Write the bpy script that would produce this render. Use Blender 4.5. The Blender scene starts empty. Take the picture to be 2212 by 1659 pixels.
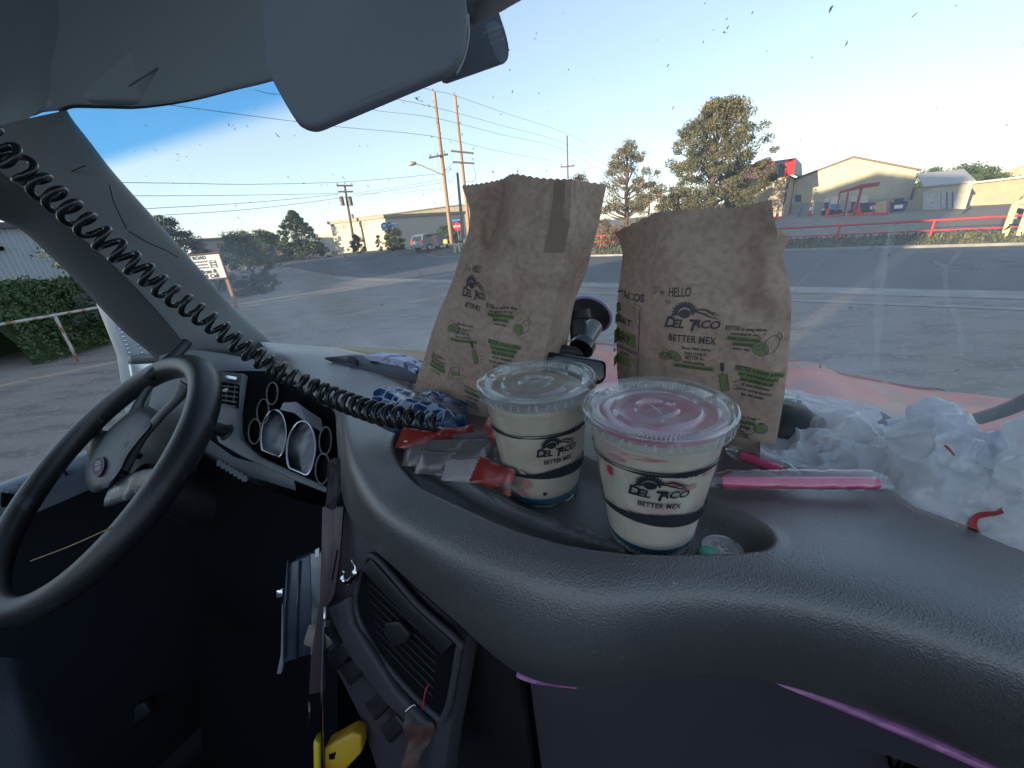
import bpy, bmesh, math, random
import numpy as np
from mathutils import Vector
from mathutils.bvhtree import BVHTree
random.seed(7); RNG = np.random.default_rng(7)
SC = bpy.context.scene
COL = SC.collection
PI = math.pi
rad = math.radians

# ------------------------------------------------------------------ camera
EYE = 2.5
PITCH, ROLL, FPX, CX, CY = rad(21.6), rad(5.2), 850.0, 1106.0, 829.5
cf = np.array([0, math.cos(PITCH), -math.sin(PITCH)])
_r0 = np.array([1.0, 0, 0]); _u0 = np.array([0, math.sin(PITCH), math.cos(PITCH)])
cr = math.cos(ROLL) * _r0 - math.sin(ROLL) * _u0
cu = math.sin(ROLL) * _r0 + math.cos(ROLL) * _u0
CAM = np.array([0, 0, EYE])
from mathutils import Matrix
cam_d = bpy.data.cameras.new('camera'); cam = bpy.data.objects.new('camera', cam_d); COL.objects.link(cam)
cam.matrix_world = Matrix(((cr[0], cu[0], -cf[0], 0), (cr[1], cu[1], -cf[1], 0), (cr[2], cu[2], -cf[2], EYE), (0, 0, 0, 1)))
cam_d.sensor_width = 36; cam_d.lens = 36 * FPX / 2212.0
cam_d.clip_start = 0.02; cam_d.clip_end = 3000
SC.camera = cam

# ------------------------------------------------------------------ world, sun, exposure
SUN_AZ, SUN_EL = -130.0, 7.0     # azimuth clockwise from +Y, degrees
W = bpy.data.worlds.new('World'); SC.world = W; W.use_nodes = True
nt = W.node_tree; bg = nt.nodes['Background']
sky = nt.nodes.new('ShaderNodeTexSky'); sky.sky_type = 'NISHITA'; sky.sun_disc = False
sky.sun_elevation = rad(SUN_EL + 5); sky.sun_rotation = rad(SUN_AZ); sky.altitude = 1600; sky.air_density = 1.0; sky.dust_density = 0.6; sky.ozone_density = 1.6
gam = nt.nodes.new('ShaderNodeGamma'); gam.inputs[1].default_value = .60; nt.links.new(sky.outputs[0], gam.inputs[0]); nt.links.new(gam.outputs[0], bg.inputs[0]); bg.inputs[1].default_value = 0.15
sun_d = bpy.data.lights.new('sun', 'SUN'); sun = bpy.data.objects.new('sun', sun_d); COL.objects.link(sun)
sun_d.energy = 3.4; sun_d.angle = rad(0.5); sun_d.color = (1.0, 0.80, 0.52)
sdir = Vector((math.sin(rad(SUN_AZ)) * math.cos(rad(SUN_EL)), math.cos(rad(SUN_AZ)) * math.cos(rad(SUN_EL)), math.sin(rad(SUN_EL))))
sun.rotation_euler = sdir.to_track_quat('Z', 'Y').to_euler()
sun.location = (-30, -10, 30)
SC.view_settings.view_transform = 'Standard'; SC.view_settings.look = 'None'
SC.view_settings.exposure = 1.8; SC.view_settings.gamma = 1
SC.cycles.max_bounces = 8; SC.cycles.transparent_max_bounces = 16
SC.cycles.diffuse_bounces = 4; SC.cycles.glossy_bounces = 4
SC.cycles.caustics_reflective = False; SC.cycles.caustics_refractive = False
SC.cycles.use_denoising = True

# ------------------------------------------------------------------ pixel -> place helpers (photo read on a 2212 px wide grid)
Fv = np.array([.5, .8660254, 0]); Rv = np.array([.8660254, -.5, 0]); Uv = np.array([0, 0, 1.0])
def ray(x, y): return cf + cr * (x - CX) / FPX + cu * (CY - y) / FPX
def at(x, y, d): return CAM + ray(x, y) * d
def atu(x, y, u): v = ray(x, y); return CAM + v * (u / v[2])
def atf(x, y, fv): v = ray(x, y); return CAM + v * (fv / (v @ Fv))
def atr(x, y, rv): v = ray(x, y); return CAM + v * (rv / (v @ Rv))
def T(r, f, u): return CAM + Rv * r + Fv * f + Uv * u
def dec(p): q = np.array(p) - CAM; return q @ Rv, q @ Fv, q[2]
def plane_at(x, y, p0, n):
    v = ray(x, y); return CAM + v * (((p0 - CAM) @ n) / (v @ n))
def nrm(v): v = np.array(v, float); return v / (np.linalg.norm(v) + 1e-12)
def terr(x, y):
    D = math.hypot(x, y); t = min(max((D - 30) / 20.0, 0), 1)
    g_ = min(max(1 - (math.degrees(math.atan2(x, y)) - 33) / 25, .3), 1)
    return 1.2 * t * t * (3 - 2 * t) * g_
def gp(x, y):
    v = ray(x, y); t = 1.0
    h = math.hypot(v[0], v[1])
    while t * h < 400:
        p = CAM + v * t
        if p[2] <= terr(p[0], p[1]): return p
        t *= 1.003
    return CAM + v * t
def gd(x, D):
    """ground point seen in column x (horizon row) at distance D"""
    v = ray(x, 494 - .0911 * (x)); v = v * [1, 1, 0]; v = nrm(v)
    p = CAM + v * D; return np.array([p[0], p[1], terr(p[0], p[1])])
def dp(x, y, D):
    v = ray(x, y); return CAM + v * (D / math.hypot(v[0], v[1]))

# ------------------------------------------------------------------ materials
MATS = {}
def srgb(*c):
    return tuple(((v / 255) / 12.92 if v / 255 <= .04045 else ((v / 255 + .055) / 1.055) ** 2.4) for v in c)
def mat(name, col, rough=.6, metal=0, bump=None, var=None, coat=0, spec=.5, sheen=0, trans=0, alpha=1, emit=None, coords='Object'):
    """bump=(kind, scale, strength, dist) var=(scale, colour2, lo, hi[, detail])"""
    if name in MATS: return MATS[name]
    m = bpy.data.materials.new(name); m.use_nodes = True; MATS[name] = m
    n = m.node_tree.nodes; L = m.node_tree.links; b = n['Principled BSDF']
    b.inputs['Base Color'].default_value = (*col, 1); b.inputs['Roughness'].default_value = rough
    b.inputs['Metallic'].default_value = metal; b.inputs['Specular IOR Level'].default_value = spec
    b.inputs['Coat Weight'].default_value = coat; b.inputs['Alpha'].default_value = alpha
    tc = n.new('ShaderNodeTexCoord')
    if var:
        vs = var if isinstance(var[0], (tuple, list)) else [var]
        prev = None
        for v in vs:
            tx = n.new('ShaderNodeTexNoise'); tx.inputs['Scale'].default_value = v[0]; tx.inputs['Detail'].default_value = v[4] if len(v) > 4 else 6
            if len(v) > 5:
                mp = n.new('ShaderNodeMapping'); mp.inputs['Scale'].default_value = v[5]; L.new(tc.outputs[coords], mp.inputs[0]); L.new(mp.outputs[0], tx.inputs[0])
            else: L.new(tc.outputs[coords], tx.inputs[0])
            mr = n.new('ShaderNodeMapRange'); mr.inputs[1].default_value = v[2]; mr.inputs[2].default_value = v[3]; L.new(tx.outputs[0], mr.inputs[0])
            mx = n.new('ShaderNodeMix'); mx.data_type = 'RGBA'
            if prev is None: mx.inputs[6].default_value = (*col, 1)
            else: L.new(prev, mx.inputs[6])
            mx.inputs[7].default_value = (*v[1], 1); L.new(mr.outputs[0], mx.inputs[0]); prev = mx.outputs[2]
        L.new(prev, b.inputs['Base Color'])
    if bump:
        bs = bump if isinstance(bump[0], (tuple, list)) else [bump]
        pn = None
        for k, sc_, st, di in bs:
            if k == 'voronoi':
                tx = n.new('ShaderNodeTexVoronoi'); tx.feature = 'SMOOTH_F1'; tx.inputs['Smoothness'].default_value = .4
                tx.inputs['Scale'].default_value = sc_; out = tx.outputs['Distance']; L.new(tc.outputs[coords], tx.inputs[0])
                nz = n.new('ShaderNodeTexNoise'); nz.inputs['Scale'].default_value = sc_ * .5
                L.new(tc.outputs[coords], nz.inputs[0])
                ad = n.new('ShaderNodeMath'); ad.operation = 'ADD'; L.new(out, ad.inputs[0]); L.new(nz.outputs[0], ad.inputs[1]); out = ad.outputs[0]
            elif k == 'crease':
                tx = n.new('ShaderNodeTexVoronoi'); tx.feature = 'DISTANCE_TO_EDGE'; tx.inputs['Scale'].default_value = sc_; L.new(tc.outputs[coords], tx.inputs[0])
                cm = n.new('ShaderNodeMapRange'); cm.inputs[2].default_value = .22; cm.interpolation_type = 'SMOOTHERSTEP'; L.new(tx.outputs[0], cm.inputs[0]); out = cm.outputs[0]
            elif k == 'wave':
                tx = n.new('ShaderNodeTexWave'); tx.inputs['Scale'].default_value = sc_; out = tx.outputs[0]; L.new(tc.outputs[coords], tx.inputs[0])
            else:
                tx = n.new('ShaderNodeTexNoise'); tx.inputs['Scale'].default_value = sc_; tx.inputs['Detail'].default_value = 6; out = tx.outputs[0]; L.new(tc.outputs[coords], tx.inputs[0])
            bp = n.new('ShaderNodeBump'); bp.inputs['Strength'].default_value = st; bp.inputs['Distance'].default_value = di
            L.new(out, bp.inputs['Height'])
            if pn is not None: L.new(pn, bp.inputs['Normal'])
            pn = bp.outputs[0]
        L.new(pn, b.inputs['Normal'])
    if emit: b.inputs['Emission Color'].default_value = (*emit[0], 1); b.inputs['Emission Strength'].default_value = emit[1]
    return m
def clear_mat(name, tint, gloss, rough=.05, diff=0, dcol=(.8, .8, .8), bump=None, edge=.5):
    """thin clear plastic / glass: transparent + facing gloss + a little diffuse"""
    m = bpy.data.materials.new(name); m.use_nodes = True; n = m.node_tree.nodes; L = m.node_tree.links; n.clear()
    o = n.new('ShaderNodeOutputMaterial'); tr = n.new('ShaderNodeBsdfTransparent'); tr.inputs[0].default_value = (*tint, 1)
    gl = n.new('ShaderNodeBsdfGlossy'); gl.inputs['Roughness'].default_value = rough; gl.inputs[0].default_value = (1, 1, 1, 1)
    lw = n.new('ShaderNodeLayerWeight'); lw.inputs[0].default_value = .35
    mr = n.new('ShaderNodeMapRange'); mr.inputs[3].default_value = gloss; mr.inputs[4].default_value = edge; L.new(lw.outputs['Facing'], mr.inputs[0])
    mx = n.new('ShaderNodeMixShader'); L.new(mr.outputs[0], mx.inputs[0]); L.new(tr.outputs[0], mx.inputs[1]); L.new(gl.outputs[0], mx.inputs[2])
    df = n.new('ShaderNodeBsdfTranslucent'); df.inputs[0].default_value = (*dcol, 1)
    df2 = n.new('ShaderNodeBsdfDiffuse'); df2.inputs[0].default_value = (*dcol, 1)
    a = n.new('ShaderNodeMixShader'); a.inputs[0].default_value = .5; L.new(df.outputs[0], a.inputs[1]); L.new(df2.outputs[0], a.inputs[2])
    m2 = n.new('ShaderNodeMixShader'); m2.inputs[0].default_value = diff; L.new(mx.outputs[0], m2.inputs[1]); L.new(a.outputs[0], m2.inputs[2])
    L.new(m2.outputs[0], o.inputs[0])
    if bump:
        tc = n.new('ShaderNodeTexCoord'); tx = n.new('ShaderNodeTexNoise'); tx.inputs['Scale'].default_value = bump[0]; L.new(tc.outputs['Object'], tx.inputs[0])
        bp = n.new('ShaderNodeBump'); bp.inputs['Strength'].default_value = bump[1]; bp.inputs['Distance'].default_value = bump[2]; L.new(tx.outputs[0], bp.inputs['Height']); L.new(bp.outputs[0], gl.inputs['Normal'])
    return m

# ------------------------------------------------------------------ geometry helpers (world coordinates)
class G:
    def __init__(s): s.V = []; s.F = []; s.M = []; s.n = 0
    def add(s, V, Fc, mi=0):
        V = np.asarray(V, float).reshape(-1, 3); s.V.append(V)
        s.F += [tuple(i + s.n for i in f) for f in Fc]; s.M += [mi] * len(Fc); s.n += len(V); return s
    def arr(s): return np.concatenate(s.V) if s.V else np.zeros((0, 3))
def link(name, V, Fc, mats, smooth=None, mi=None, parent=None, loc=None):
    """make one mesh object; V in world coordinates; origin at loc or the parent's origin"""
    V = np.asarray(V, float)
    me = bpy.data.meshes.new(name)
    pw = np.array(parent['_w']) if parent is not None else np.zeros(3)
    if loc is None: loc = pw if parent is not None else V.mean(0) * [1, 1, 0] + [0, 0, V[:, 2].min()]
    loc = np.array(loc, float)
    me.from_pydata((V - loc).tolist(), [], [list(f) for f in Fc])
    for m in (mats if isinstance(mats, (list, tuple)) else [mats]): me.materials.append(m)
    if mi is not None: me.polygons.foreach_set('material_index', mi)
    if smooth is not None:
        me.polygons.foreach_set('use_smooth', [True] * len(me.polygons))
        if smooth < 180: me.set_sharp_from_angle(angle=rad(smooth))
    me.update()
    o = bpy.data.objects.new(name, me); COL.objects.link(o)
    if parent is not None: o.parent = parent
    o.location = loc - pw; o['_w'] = loc.tolist()
    return o
def tag(o, label, cat, group=None, kind=None):
    if label: o['label'] = label
    if cat: o['category'] = cat
    if group: o['group'] = group
    if kind: o['kind'] = kind
    return o
def root(name, label, cat, loc, group=None):
    o = bpy.data.objects.new(name, None); COL.objects.link(o); o.location = loc; o['_w'] = [float(v) for v in loc]
    o.empty_display_size = .05
    return tag(o, label, cat, group)
def obj(name, g, m, parent=None, smooth=None, label=None, cat=None, group=None, kind=None, loc=None):
    V, Fc, mi = (g.arr(), g.F, g.M) if isinstance(g, G) else (g[0], g[1], None)
    o = link(name, V, Fc, m, smooth, mi if isinstance(m, (list, tuple)) else None, parent, loc)
    return tag(o, label, cat, group, kind)
def copy_tree(o, loc=None, rotz=None, parent=None, **kw):
    c = o.copy(); COL.objects.link(c)
    if parent is not None: c.parent = parent
    if loc is not None: c.location = loc
    if rotz is not None: c.rotation_euler = (0, 0, rotz)
    for ch in [x for x in COL.objects if x.parent == o]: copy_tree(ch, parent=c)
    for k, v in kw.items(): c[k] = v
    return c
def box(c, s, ax=None, bev=0, seg=2):
    """box centre c, full sizes s, axes rows ax"""
    c = np.array(c, float); ax = np.eye(3) if ax is None else np.array(ax, float); s = np.array(s, float)
    if bev <= 0:
        V = [c + sum(ax[k] * s[k] / 2 * q[k] for k in range(3)) for q in [(-1,-1,-1),(1,-1,-1),(1,1,-1),(-1,1,-1),(-1,-1,1),(1,-1,1),(1,1,1),(-1,1,1)]]
        return np.array(V), [(0,3,2,1),(4,5,6,7),(0,1,5,4),(1,2,6,5),(2,3,7,6),(3,0,4,7)]
    bm = bmesh.new(); bmesh.ops.create_cube(bm, size=1)
    for v in bm.verts: v.co = Vector((v.co.x * s[0], v.co.y * s[1], v.co.z * s[2]))
    bmesh.ops.bevel(bm, geom=list(bm.edges), offset=bev, segments=seg, affect='EDGES', profile=.5)
    V = np.array([v.co[:] for v in bm.verts]); Fc = [tuple(v.index for v in f.verts) for f in bm.faces]; bm.free()
    return c + V @ ax, Fc
def frames(P, closed=False):
    P = np.array(P, float); n = len(P)
    Tn = [nrm(P[(i + 1) % n] - P[i - 1]) if closed else nrm(P[min(i + 1, n - 1)] - P[max(i - 1, 0)]) for i in range(n)]
    a = np.cross(Tn[0], [0, 0, 1.]); a = nrm(a if np.linalg.norm(a) > .1 else np.cross(Tn[0], [1., 0, 0])); out = []
    for t in Tn:
        a = nrm(a - t * (a @ t)); out.append((t, a, np.cross(t, a)))
    return out
def tube(P, r, n=10, closed=False, sx=1.0, caps=True):
    P = np.array(P, float); fr = frames(P, closed); R = np.full(len(P), r) if np.isscalar(r) else np.array(r)
    V = []; th = np.linspace(0, 2 * PI, n, endpoint=False)
    for p, (t, a, b), q in zip(P, fr, R):
        V.append(p + q * (np.cos(th)[:, None] * a * sx + np.sin(th)[:, None] * b))
    V = np.concatenate(V); m = len(P); Fc = []
    for i in range(m if closed else m - 1):
        for j in range(n):
            i2 = (i + 1) % m; Fc.append((i * n + j, i * n + (j + 1) % n, i2 * n + (j + 1) % n, i2 * n + j))
    if not closed and caps: Fc.append(tuple(range(n))[::-1]); Fc.append(tuple((m - 1) * n + j for j in range(n)))
    return V, Fc
def spline(P, n, closed=False):
    P = np.array(P, float); m = len(P); out = []
    ts = np.linspace(0, m if closed else m - 1, n, endpoint=not closed)
    for t in ts:
        i = int(min(math.floor(t), (m if closed else m - 1) - (0 if closed else 1))); u = t - i
        g = (lambda k: P[k % m]) if closed else (lambda k: P[k] if 0 <= k < m else (2 * P[0] - P[1] if k < 0 else 2 * P[-1] - P[-2]))
        p0, p1, p2, p3 = g(i - 1), g(i), g(i + 1), g(i + 2)
        out.append(.5 * (2 * p1 + (p2 - p0) * u + (2 * p0 - 5 * p1 + 4 * p2 - p3) * u * u + (3 * p1 - p0 - 3 * p2 + p3) * u ** 3))
    return np.array(out)
def surf(ctrl, nu, nv, closed_v=False):
    ctrl = np.array(ctrl, float)
    rows = np.array([spline(r, nv, closed_v) for r in ctrl])
    return np.array([spline(rows[:, j], nu) for j in range(rows.shape[1])]).transpose(1, 0, 2)
def grid(A, closed=False, flip=False):
    m, n = A.shape[:2]; Fc = []
    for i in range(m - 1):
        for j in range(n if closed else n - 1):
            f = (i * n + j, i * n + (j + 1) % n, (i + 1) * n + (j + 1) % n, (i + 1) * n + j)
            Fc.append(f[::-1] if flip else f)
    return A.reshape(-1, 3), Fc
def prism(P, d):
    """polygon P (3-D points) extruded by the vector d"""
    P = np.array(P, float); n = len(P); V = np.concatenate([P, P + d])
    return V, [tuple(range(n))[::-1], tuple(range(n, 2 * n))] + [(i, (i + 1) % n, n + (i + 1) % n, n + i) for i in range(n)]
def rprism(P, d, bev, seg=2):
    V, Fc = prism(P, d); bm = bmesh.new(); vs = [bm.verts.new(v) for v in V]
    for f in Fc:
        try: bm.faces.new([vs[i] for i in f])
        except ValueError: pass
    bmesh.ops.recalc_face_normals(bm, faces=list(bm.faces))
    bmesh.ops.bevel(bm, geom=list(bm.edges), offset=bev, segments=seg, affect='EDGES', profile=.5)
    bm.verts.index_update()
    V = np.array([v.co[:] for v in bm.verts]); Fc = [tuple(v.index for v in f.verts) for f in bm.faces]; bm.free(); return V, Fc
def lathe(prof, c, n=48, ax=(0, 0, 1.), x=None):
    ax = nrm(ax); a = nrm(np.cross(ax, [0, 1., 0]) if abs(ax[1]) < .9 else np.cross(ax, [1., 0, 0])); b = np.cross(ax, a)
    th = np.linspace(0, 2 * PI, n, endpoint=False); V = []
    for r, z in prof: V.append(np.array(c) + ax * z + r * (np.cos(th)[:, None] * a + np.sin(th)[:, None] * b))
    A = np.array(V); return grid(A, True)
def quads(C, A, B):
    """many quads: centres C, half vectors A, B (n,3)"""
    n = len(C); V = np.stack([C - A - B, C + A - B, C + A + B, C - A + B], 1).reshape(-1, 3)
    return V, [(4 * i, 4 * i + 1, 4 * i + 2, 4 * i + 3) for i in range(n)]
def resample(P, n):
    P = np.array(P, float); d = np.r_[0, np.cumsum(np.linalg.norm(np.diff(P, axis=0), axis=1))]
    t = np.linspace(0, d[-1], n); return np.stack([np.interp(t, d, P[:, k]) for k in range(P.shape[1])], 1)
# smooth value noise for modelling
_NL = RNG.random((32, 32, 32))
def vnoise(P, s):
    Q = np.asarray(P) * s + 97.3; I = np.floor(Q).astype(int); f = Q - I; f = f * f * (3 - 2 * f); o = 0
    for dx in (0, 1):
        for dy in (0, 1):
            for dz in (0, 1):
                w = (f[..., 0] if dx else 1 - f[..., 0]) * (f[..., 1] if dy else 1 - f[..., 1]) * (f[..., 2] if dz else 1 - f[..., 2])
                o = o + w * _NL[(I[..., 0] + dx) % 32, (I[..., 1] + dy) % 32, (I[..., 2] + dz) % 32]
    return o * 2 - 1
def ridge(P, s, oct=3):
    o = 0; a = 1
    for k in range(oct): o = o + a * (1 - np.abs(vnoise(P + 11.7 * k, s * 2.1 ** k)) * 2); a *= .5
    return o
def facet(P, s, seed=0):
    """crumple: piecewise-planar folds"""
    rg = np.random.default_rng(seed); o = 0
    for k in range(7):
        d = nrm(rg.normal(size=3)); ph = rg.random(); x = (P @ d) * s * rg.uniform(.6, 1.6) + ph + .35 * vnoise(P + k * 3.3, s * .7)
        o = o + np.abs(x - np.floor(x) - .5) * 2
    return o / 7 - .5

def worley(P, n, seed=0, scale=(1, 1, 1)):
    """sharp-edged cells like crumpled sheet: distance to the nearest of n random seeds, 0..1"""
    rg = np.random.default_rng(seed); Q = P * np.array(scale); lo, hi = Q.min(0), Q.max(0); S = rg.uniform(lo, hi, (n, 3)); out = np.empty(len(Q))
    # seeds snapped onto the sheet so cells stay even
    S = Q[rg.integers(0, len(Q), n)]
    for i in range(0, len(Q), 4000):
        d = np.sqrt(((Q[i:i + 4000, None] - S[None]) ** 2).sum(2)); out[i:i + 4000] = d.min(1)
    return out / (out.max() + 1e-9)
# ------------------------------------------------------------------ lettering
_tc = {}
def text2(s, size=1, bold=0.0, xs=1.0, shear=0.0, align='CENTER', sp=1.0):
    key = (s, bold, sp)
    if key not in _tc:
        cu_ = bpy.data.curves.new('t', 'FONT'); cu_.body = s; cu_.size = 1; cu_.offset = bold; cu_.space_character = sp; cu_.resolution_u = 3
        o = bpy.data.objects.new('t', cu_); COL.objects.link(o)
        dg = bpy.context.evaluated_depsgraph_get(); me = bpy.data.meshes.new_from_object(o.evaluated_get(dg))
        V = np.array([v.co[:2] for v in me.vertices]).reshape(-1, 2); Fc = [tuple(p.vertices) for p in me.polygons]
        bpy.data.objects.remove(o); bpy.data.curves.remove(cu_); bpy.data.meshes.remove(me); _tc[key] = (V, Fc)
    V, Fc = _tc[key]; V = V.copy()
    V[:, 0] -= V[:, 0].min() if align != 'CENTER' else (V[:, 0].min() + V[:, 0].max()) / 2
    if align == 'RIGHT': V[:, 0] -= V[:, 0].max()
    V[:, 0] += shear * V[:, 1]; V[:, 0] *= xs
    return V * size, Fc
class G2:
    """flat artwork: 2-D shapes collected per material index"""
    def __init__(s): s.V = []; s.F = []; s.M = []; s.n = 0
    def add(s, V, Fc, mi=0, ox=0, oy=0, sc=1, rot=0):
        V = np.asarray(V, float) * sc
        if rot: c, q = math.cos(rot), math.sin(rot); V = V @ np.array([[c, q], [-q, c]])
        s.V.append(V + [ox, oy]); s.F += [tuple(i + s.n for i in f) for f in Fc]; s.M += [mi] * len(Fc); s.n += len(V); return s
    def poly(s, P, mi=0, **k): return s.add(P, [tuple(range(len(P)))], mi, **k)
    def line(s, P, w, mi=0, n=None, **k):
        P = np.array(P, float); P = resample(spline(P, len(P) * 6), n or max(8, len(P) * 4)) if len(P) > 2 else resample(P, 6)
        t = np.gradient(P, axis=0); t /= np.linalg.norm(t, axis=1)[:, None] + 1e-12; nn = np.stack([-t[:, 1], t[:, 0]], 1)
        ww = w if np.isscalar(w) else np.interp(np.linspace(0, 1, len(P)), np.linspace(0, 1, len(w)), w)[:, None]
        V = np.concatenate([P + nn * ww / 2, P - nn * ww / 2]); m = len(P)
        return s.add(V, [(i, i + 1, m + i + 1, m + i) for i in range(m - 1)], mi, **k)
    def ring(s, cx, cy, rx, ry, w, mi=0, n=24, a0=0, a1=2 * PI, tilt=0):
        t = np.linspace(a0, a1, n); P = np.stack([rx * np.cos(t), ry * np.sin(t)], 1); c, q = math.cos(tilt), math.sin(tilt); P = P @ np.array([[c, q], [-q, c]])
        return s.line(P + [cx, cy], w, mi, n=n * 2)
    def disc(s, cx, cy, rx, ry, mi=0, n=20, tilt=0):
        t = np.linspace(0, 2 * PI, n, endpoint=False); P = np.stack([rx * np.cos(t), ry * np.sin(t)], 1); c, q = math.cos(tilt), math.sin(tilt); return s.poly(P @ np.array([[c, q], [-q, c]]) + [cx, cy], mi)
    def text(s, t, x, y, size, mi=0, rot=0, **k): V, Fc = text2(t, size, **k); return s.add(V, Fc, mi, ox=x, oy=y, rot=rot)
    def arr(s): return np.concatenate(s.V)
def logo_art(g, x, y, w, rot=0, mi=0, mex=True):
    """sunrise-over-hills emblem, two lettered words and the line below; w = width"""
    h = G2()
    for k in range(11):       # flame-like rays
        a = rad(178 - k * 15.5); r0, r1 = .155, .235
        c = np.array([-.14, .15]); d = np.array([math.cos(a), math.sin(a)]); e = np.array([-d[1], d[0]])
        h.poly([c + d * r0 - e * .028, c + d * r0 + e * .028, c + d * (r1 - .03) + e * .035, c + d * r1 + e * .055, c + d * (r1 - .015) - e * .0])
    t = np.linspace(rad(-5), rad(188), 26); c = np.array([-.14, .15])
    P = [c + .165 * np.array([math.cos(a), math.sin(a)]) for a in t]; Q = [c + .125 * np.array([math.cos(a), math.sin(a)]) for a in t]
    h.add(np.array(P + Q), [(i, i + 1, 26 + i + 1, 26 + i) for i in range(25)])
    h.disc(-.14, .155, .105, .085)
    h.line([(-.42, .08), (-.25, .145), (-.05, .20), (.12, .19), (.30, .12), (.44, .08)], [.01, .035, .03, .028, .03, .006])
    h.line([(.0, .20), (.12, .245), (.24, .235), (.34, .17), (.42, .10)], [.01, .03, .035, .03, .008])
    h.line([(.2, .16), (.27, .19), (.36, .20), (.47, .13)], [.005, .018, .02, .005])
    for wd, sz, ox, oy in (('D', .30, -.43, -.13), ('EL', .235, -.235, -.125), ('T', .31, .015, -.165), ('ACO', .215, .235, -.10)):
        V, Fc = text2(wd, sz, bold=.035, xs=.92 if wd != 'ACO' else 1.0, shear=.22); h.add(V, Fc, ox=ox + (.03 if wd == 'D' else 0), oy=oy)
    h.ring(.47, .06, .012, .012, .006, n=8)
    if mex:
        V, Fc = text2('BETTER MEX', .15, bold=.02, xs=.74, sp=1.08); h.add(V, Fc, oy=-.36)
    g.add(h.arr(), h.F, mi, ox=x, oy=y, sc=w, rot=rot)

# ================================================================== MATERIALS
GRAIN = [('voronoi', 900, .5, .0009)]
M_pad = mat('dash_leather', (.085, .083, .088), .36, bump=GRAIN, var=[(9, (.10, .098, .10), .4, .7), (160, (.16, .155, .15), .66, .74, 8)], spec=.9, coat=.7)
b_ = M_pad.node_tree.nodes['Principled BSDF']; b_.inputs['Coat Roughness'].default_value = .36; b_.inputs['Coat IOR'].default_value = 1.6
tn = M_pad.node_tree.nodes.new('ShaderNodeTexNoise'); tn.inputs['Scale'].default_value = 14; tn.inputs['Detail'].default_value = 8; tn.inputs['Distortion'].default_value = 1.5
rm = M_pad.node_tree.nodes.new('ShaderNodeMapRange'); rm.inputs[3].default_value = .29; rm.inputs[4].default_value = .46; M_pad.node_tree.links.new(tn.outputs[0], rm.inputs[0]); M_pad.node_tree.links.new(rm.outputs[0], b_.inputs['Roughness'])
M_trim = mat('grey_trim', (.20, .22, .23), .6, bump=('noise', 900, .2, .0005), var=(5, (.10, .115, .12), .4, .65))
M_dark = mat('dark_plastic', (.012, .013, .016), .5, bump=('noise', 700, .25, .0006))
M_panel = mat('lower_panel', (.040, .036, .046), .6, bump=('noise', 900, .3, .0006), var=(6, (.05, .046, .056), .4, .7))
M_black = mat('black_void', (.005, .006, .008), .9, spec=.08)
M_roof = mat('headliner_fabric', (.34, .385, .42), .9, bump=('noise', 1200, .4, .0006), var=(4, (.33, .385, .42), .35, .7))
M_pillar = mat('pillar_trim', (.25, .27, .28), .7, bump=('noise', 800, .25, .0005), var=(5, (.21, .23, .24), .4, .65))
M_frame = mat('door_frame', (.07, .078, .082), .7, bump=('noise', 500, .3, .0006))
M_visor = mat('visor_vinyl', (.26, .31, .37), .8, bump=('noise', 900, .25, .0005), var=(5, (.30, .35, .41), .4, .7))
M_rubber = mat('black_rubber', (.01, .01, .012), .55)
M_gloss = mat('gloss_black', (.012, .013, .015), .15, coat=.4)
M_chrome = mat('chrome', (.75, .76, .78), .12, metal=1)
M_lens = mat('gauge_lens', (.02, .02, .024), .12, coat=.6)
M_wheel = mat('wheel_leather', (.018, .019, .021), .36, bump=[('voronoi', 600, .4, .0008), ('noise', 60, .3, .001)], var=(30, (.11, .11, .108), .62, .8))
M_horn = mat('horn_pad', (.065, .07, .073), .5, bump=('voronoi', 700, .4, .0006), var=(70, (.014, .014, .014), .66, .72))
M_maroon = mat('hood_paint_reflections', (.18, .075, .07), .45, coat=.05, var=[(5, (.50, .025, .012), .42, .52), (9, (.45, .28, .10), .62, .68)])  # red and tan patches are reflections painted into the hood colour
M_white = mat('white_plastic', (.75, .76, .76), .4)
M_clear = clear_mat('clear_plastic', (.97, .98, .98), .07, .08, .05, (.85, .92, .92), edge=.55)

def wf(r, u): return .62 - .03 * (r / .9) ** 2 - .5 * (u + .2)
def wsp(x, y, off=0.0):
    v = ray(x, y); a, b = .01, 5.0
    for _ in range(50):
        m = (a + b) / 2; p = v * m
        if p @ Fv < wf(p @ Rv, p[2]) - off: a = m
        else: b = m
    return CAM + v * a

# ================================================================== THE TRUCK CAB (one thing, many parts)
truck = root('truck', 'truck cab we look out of, with grey dashboard, black steering wheel and dirty windshield', 'truck', T(0, 0, -2.5))
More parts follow.
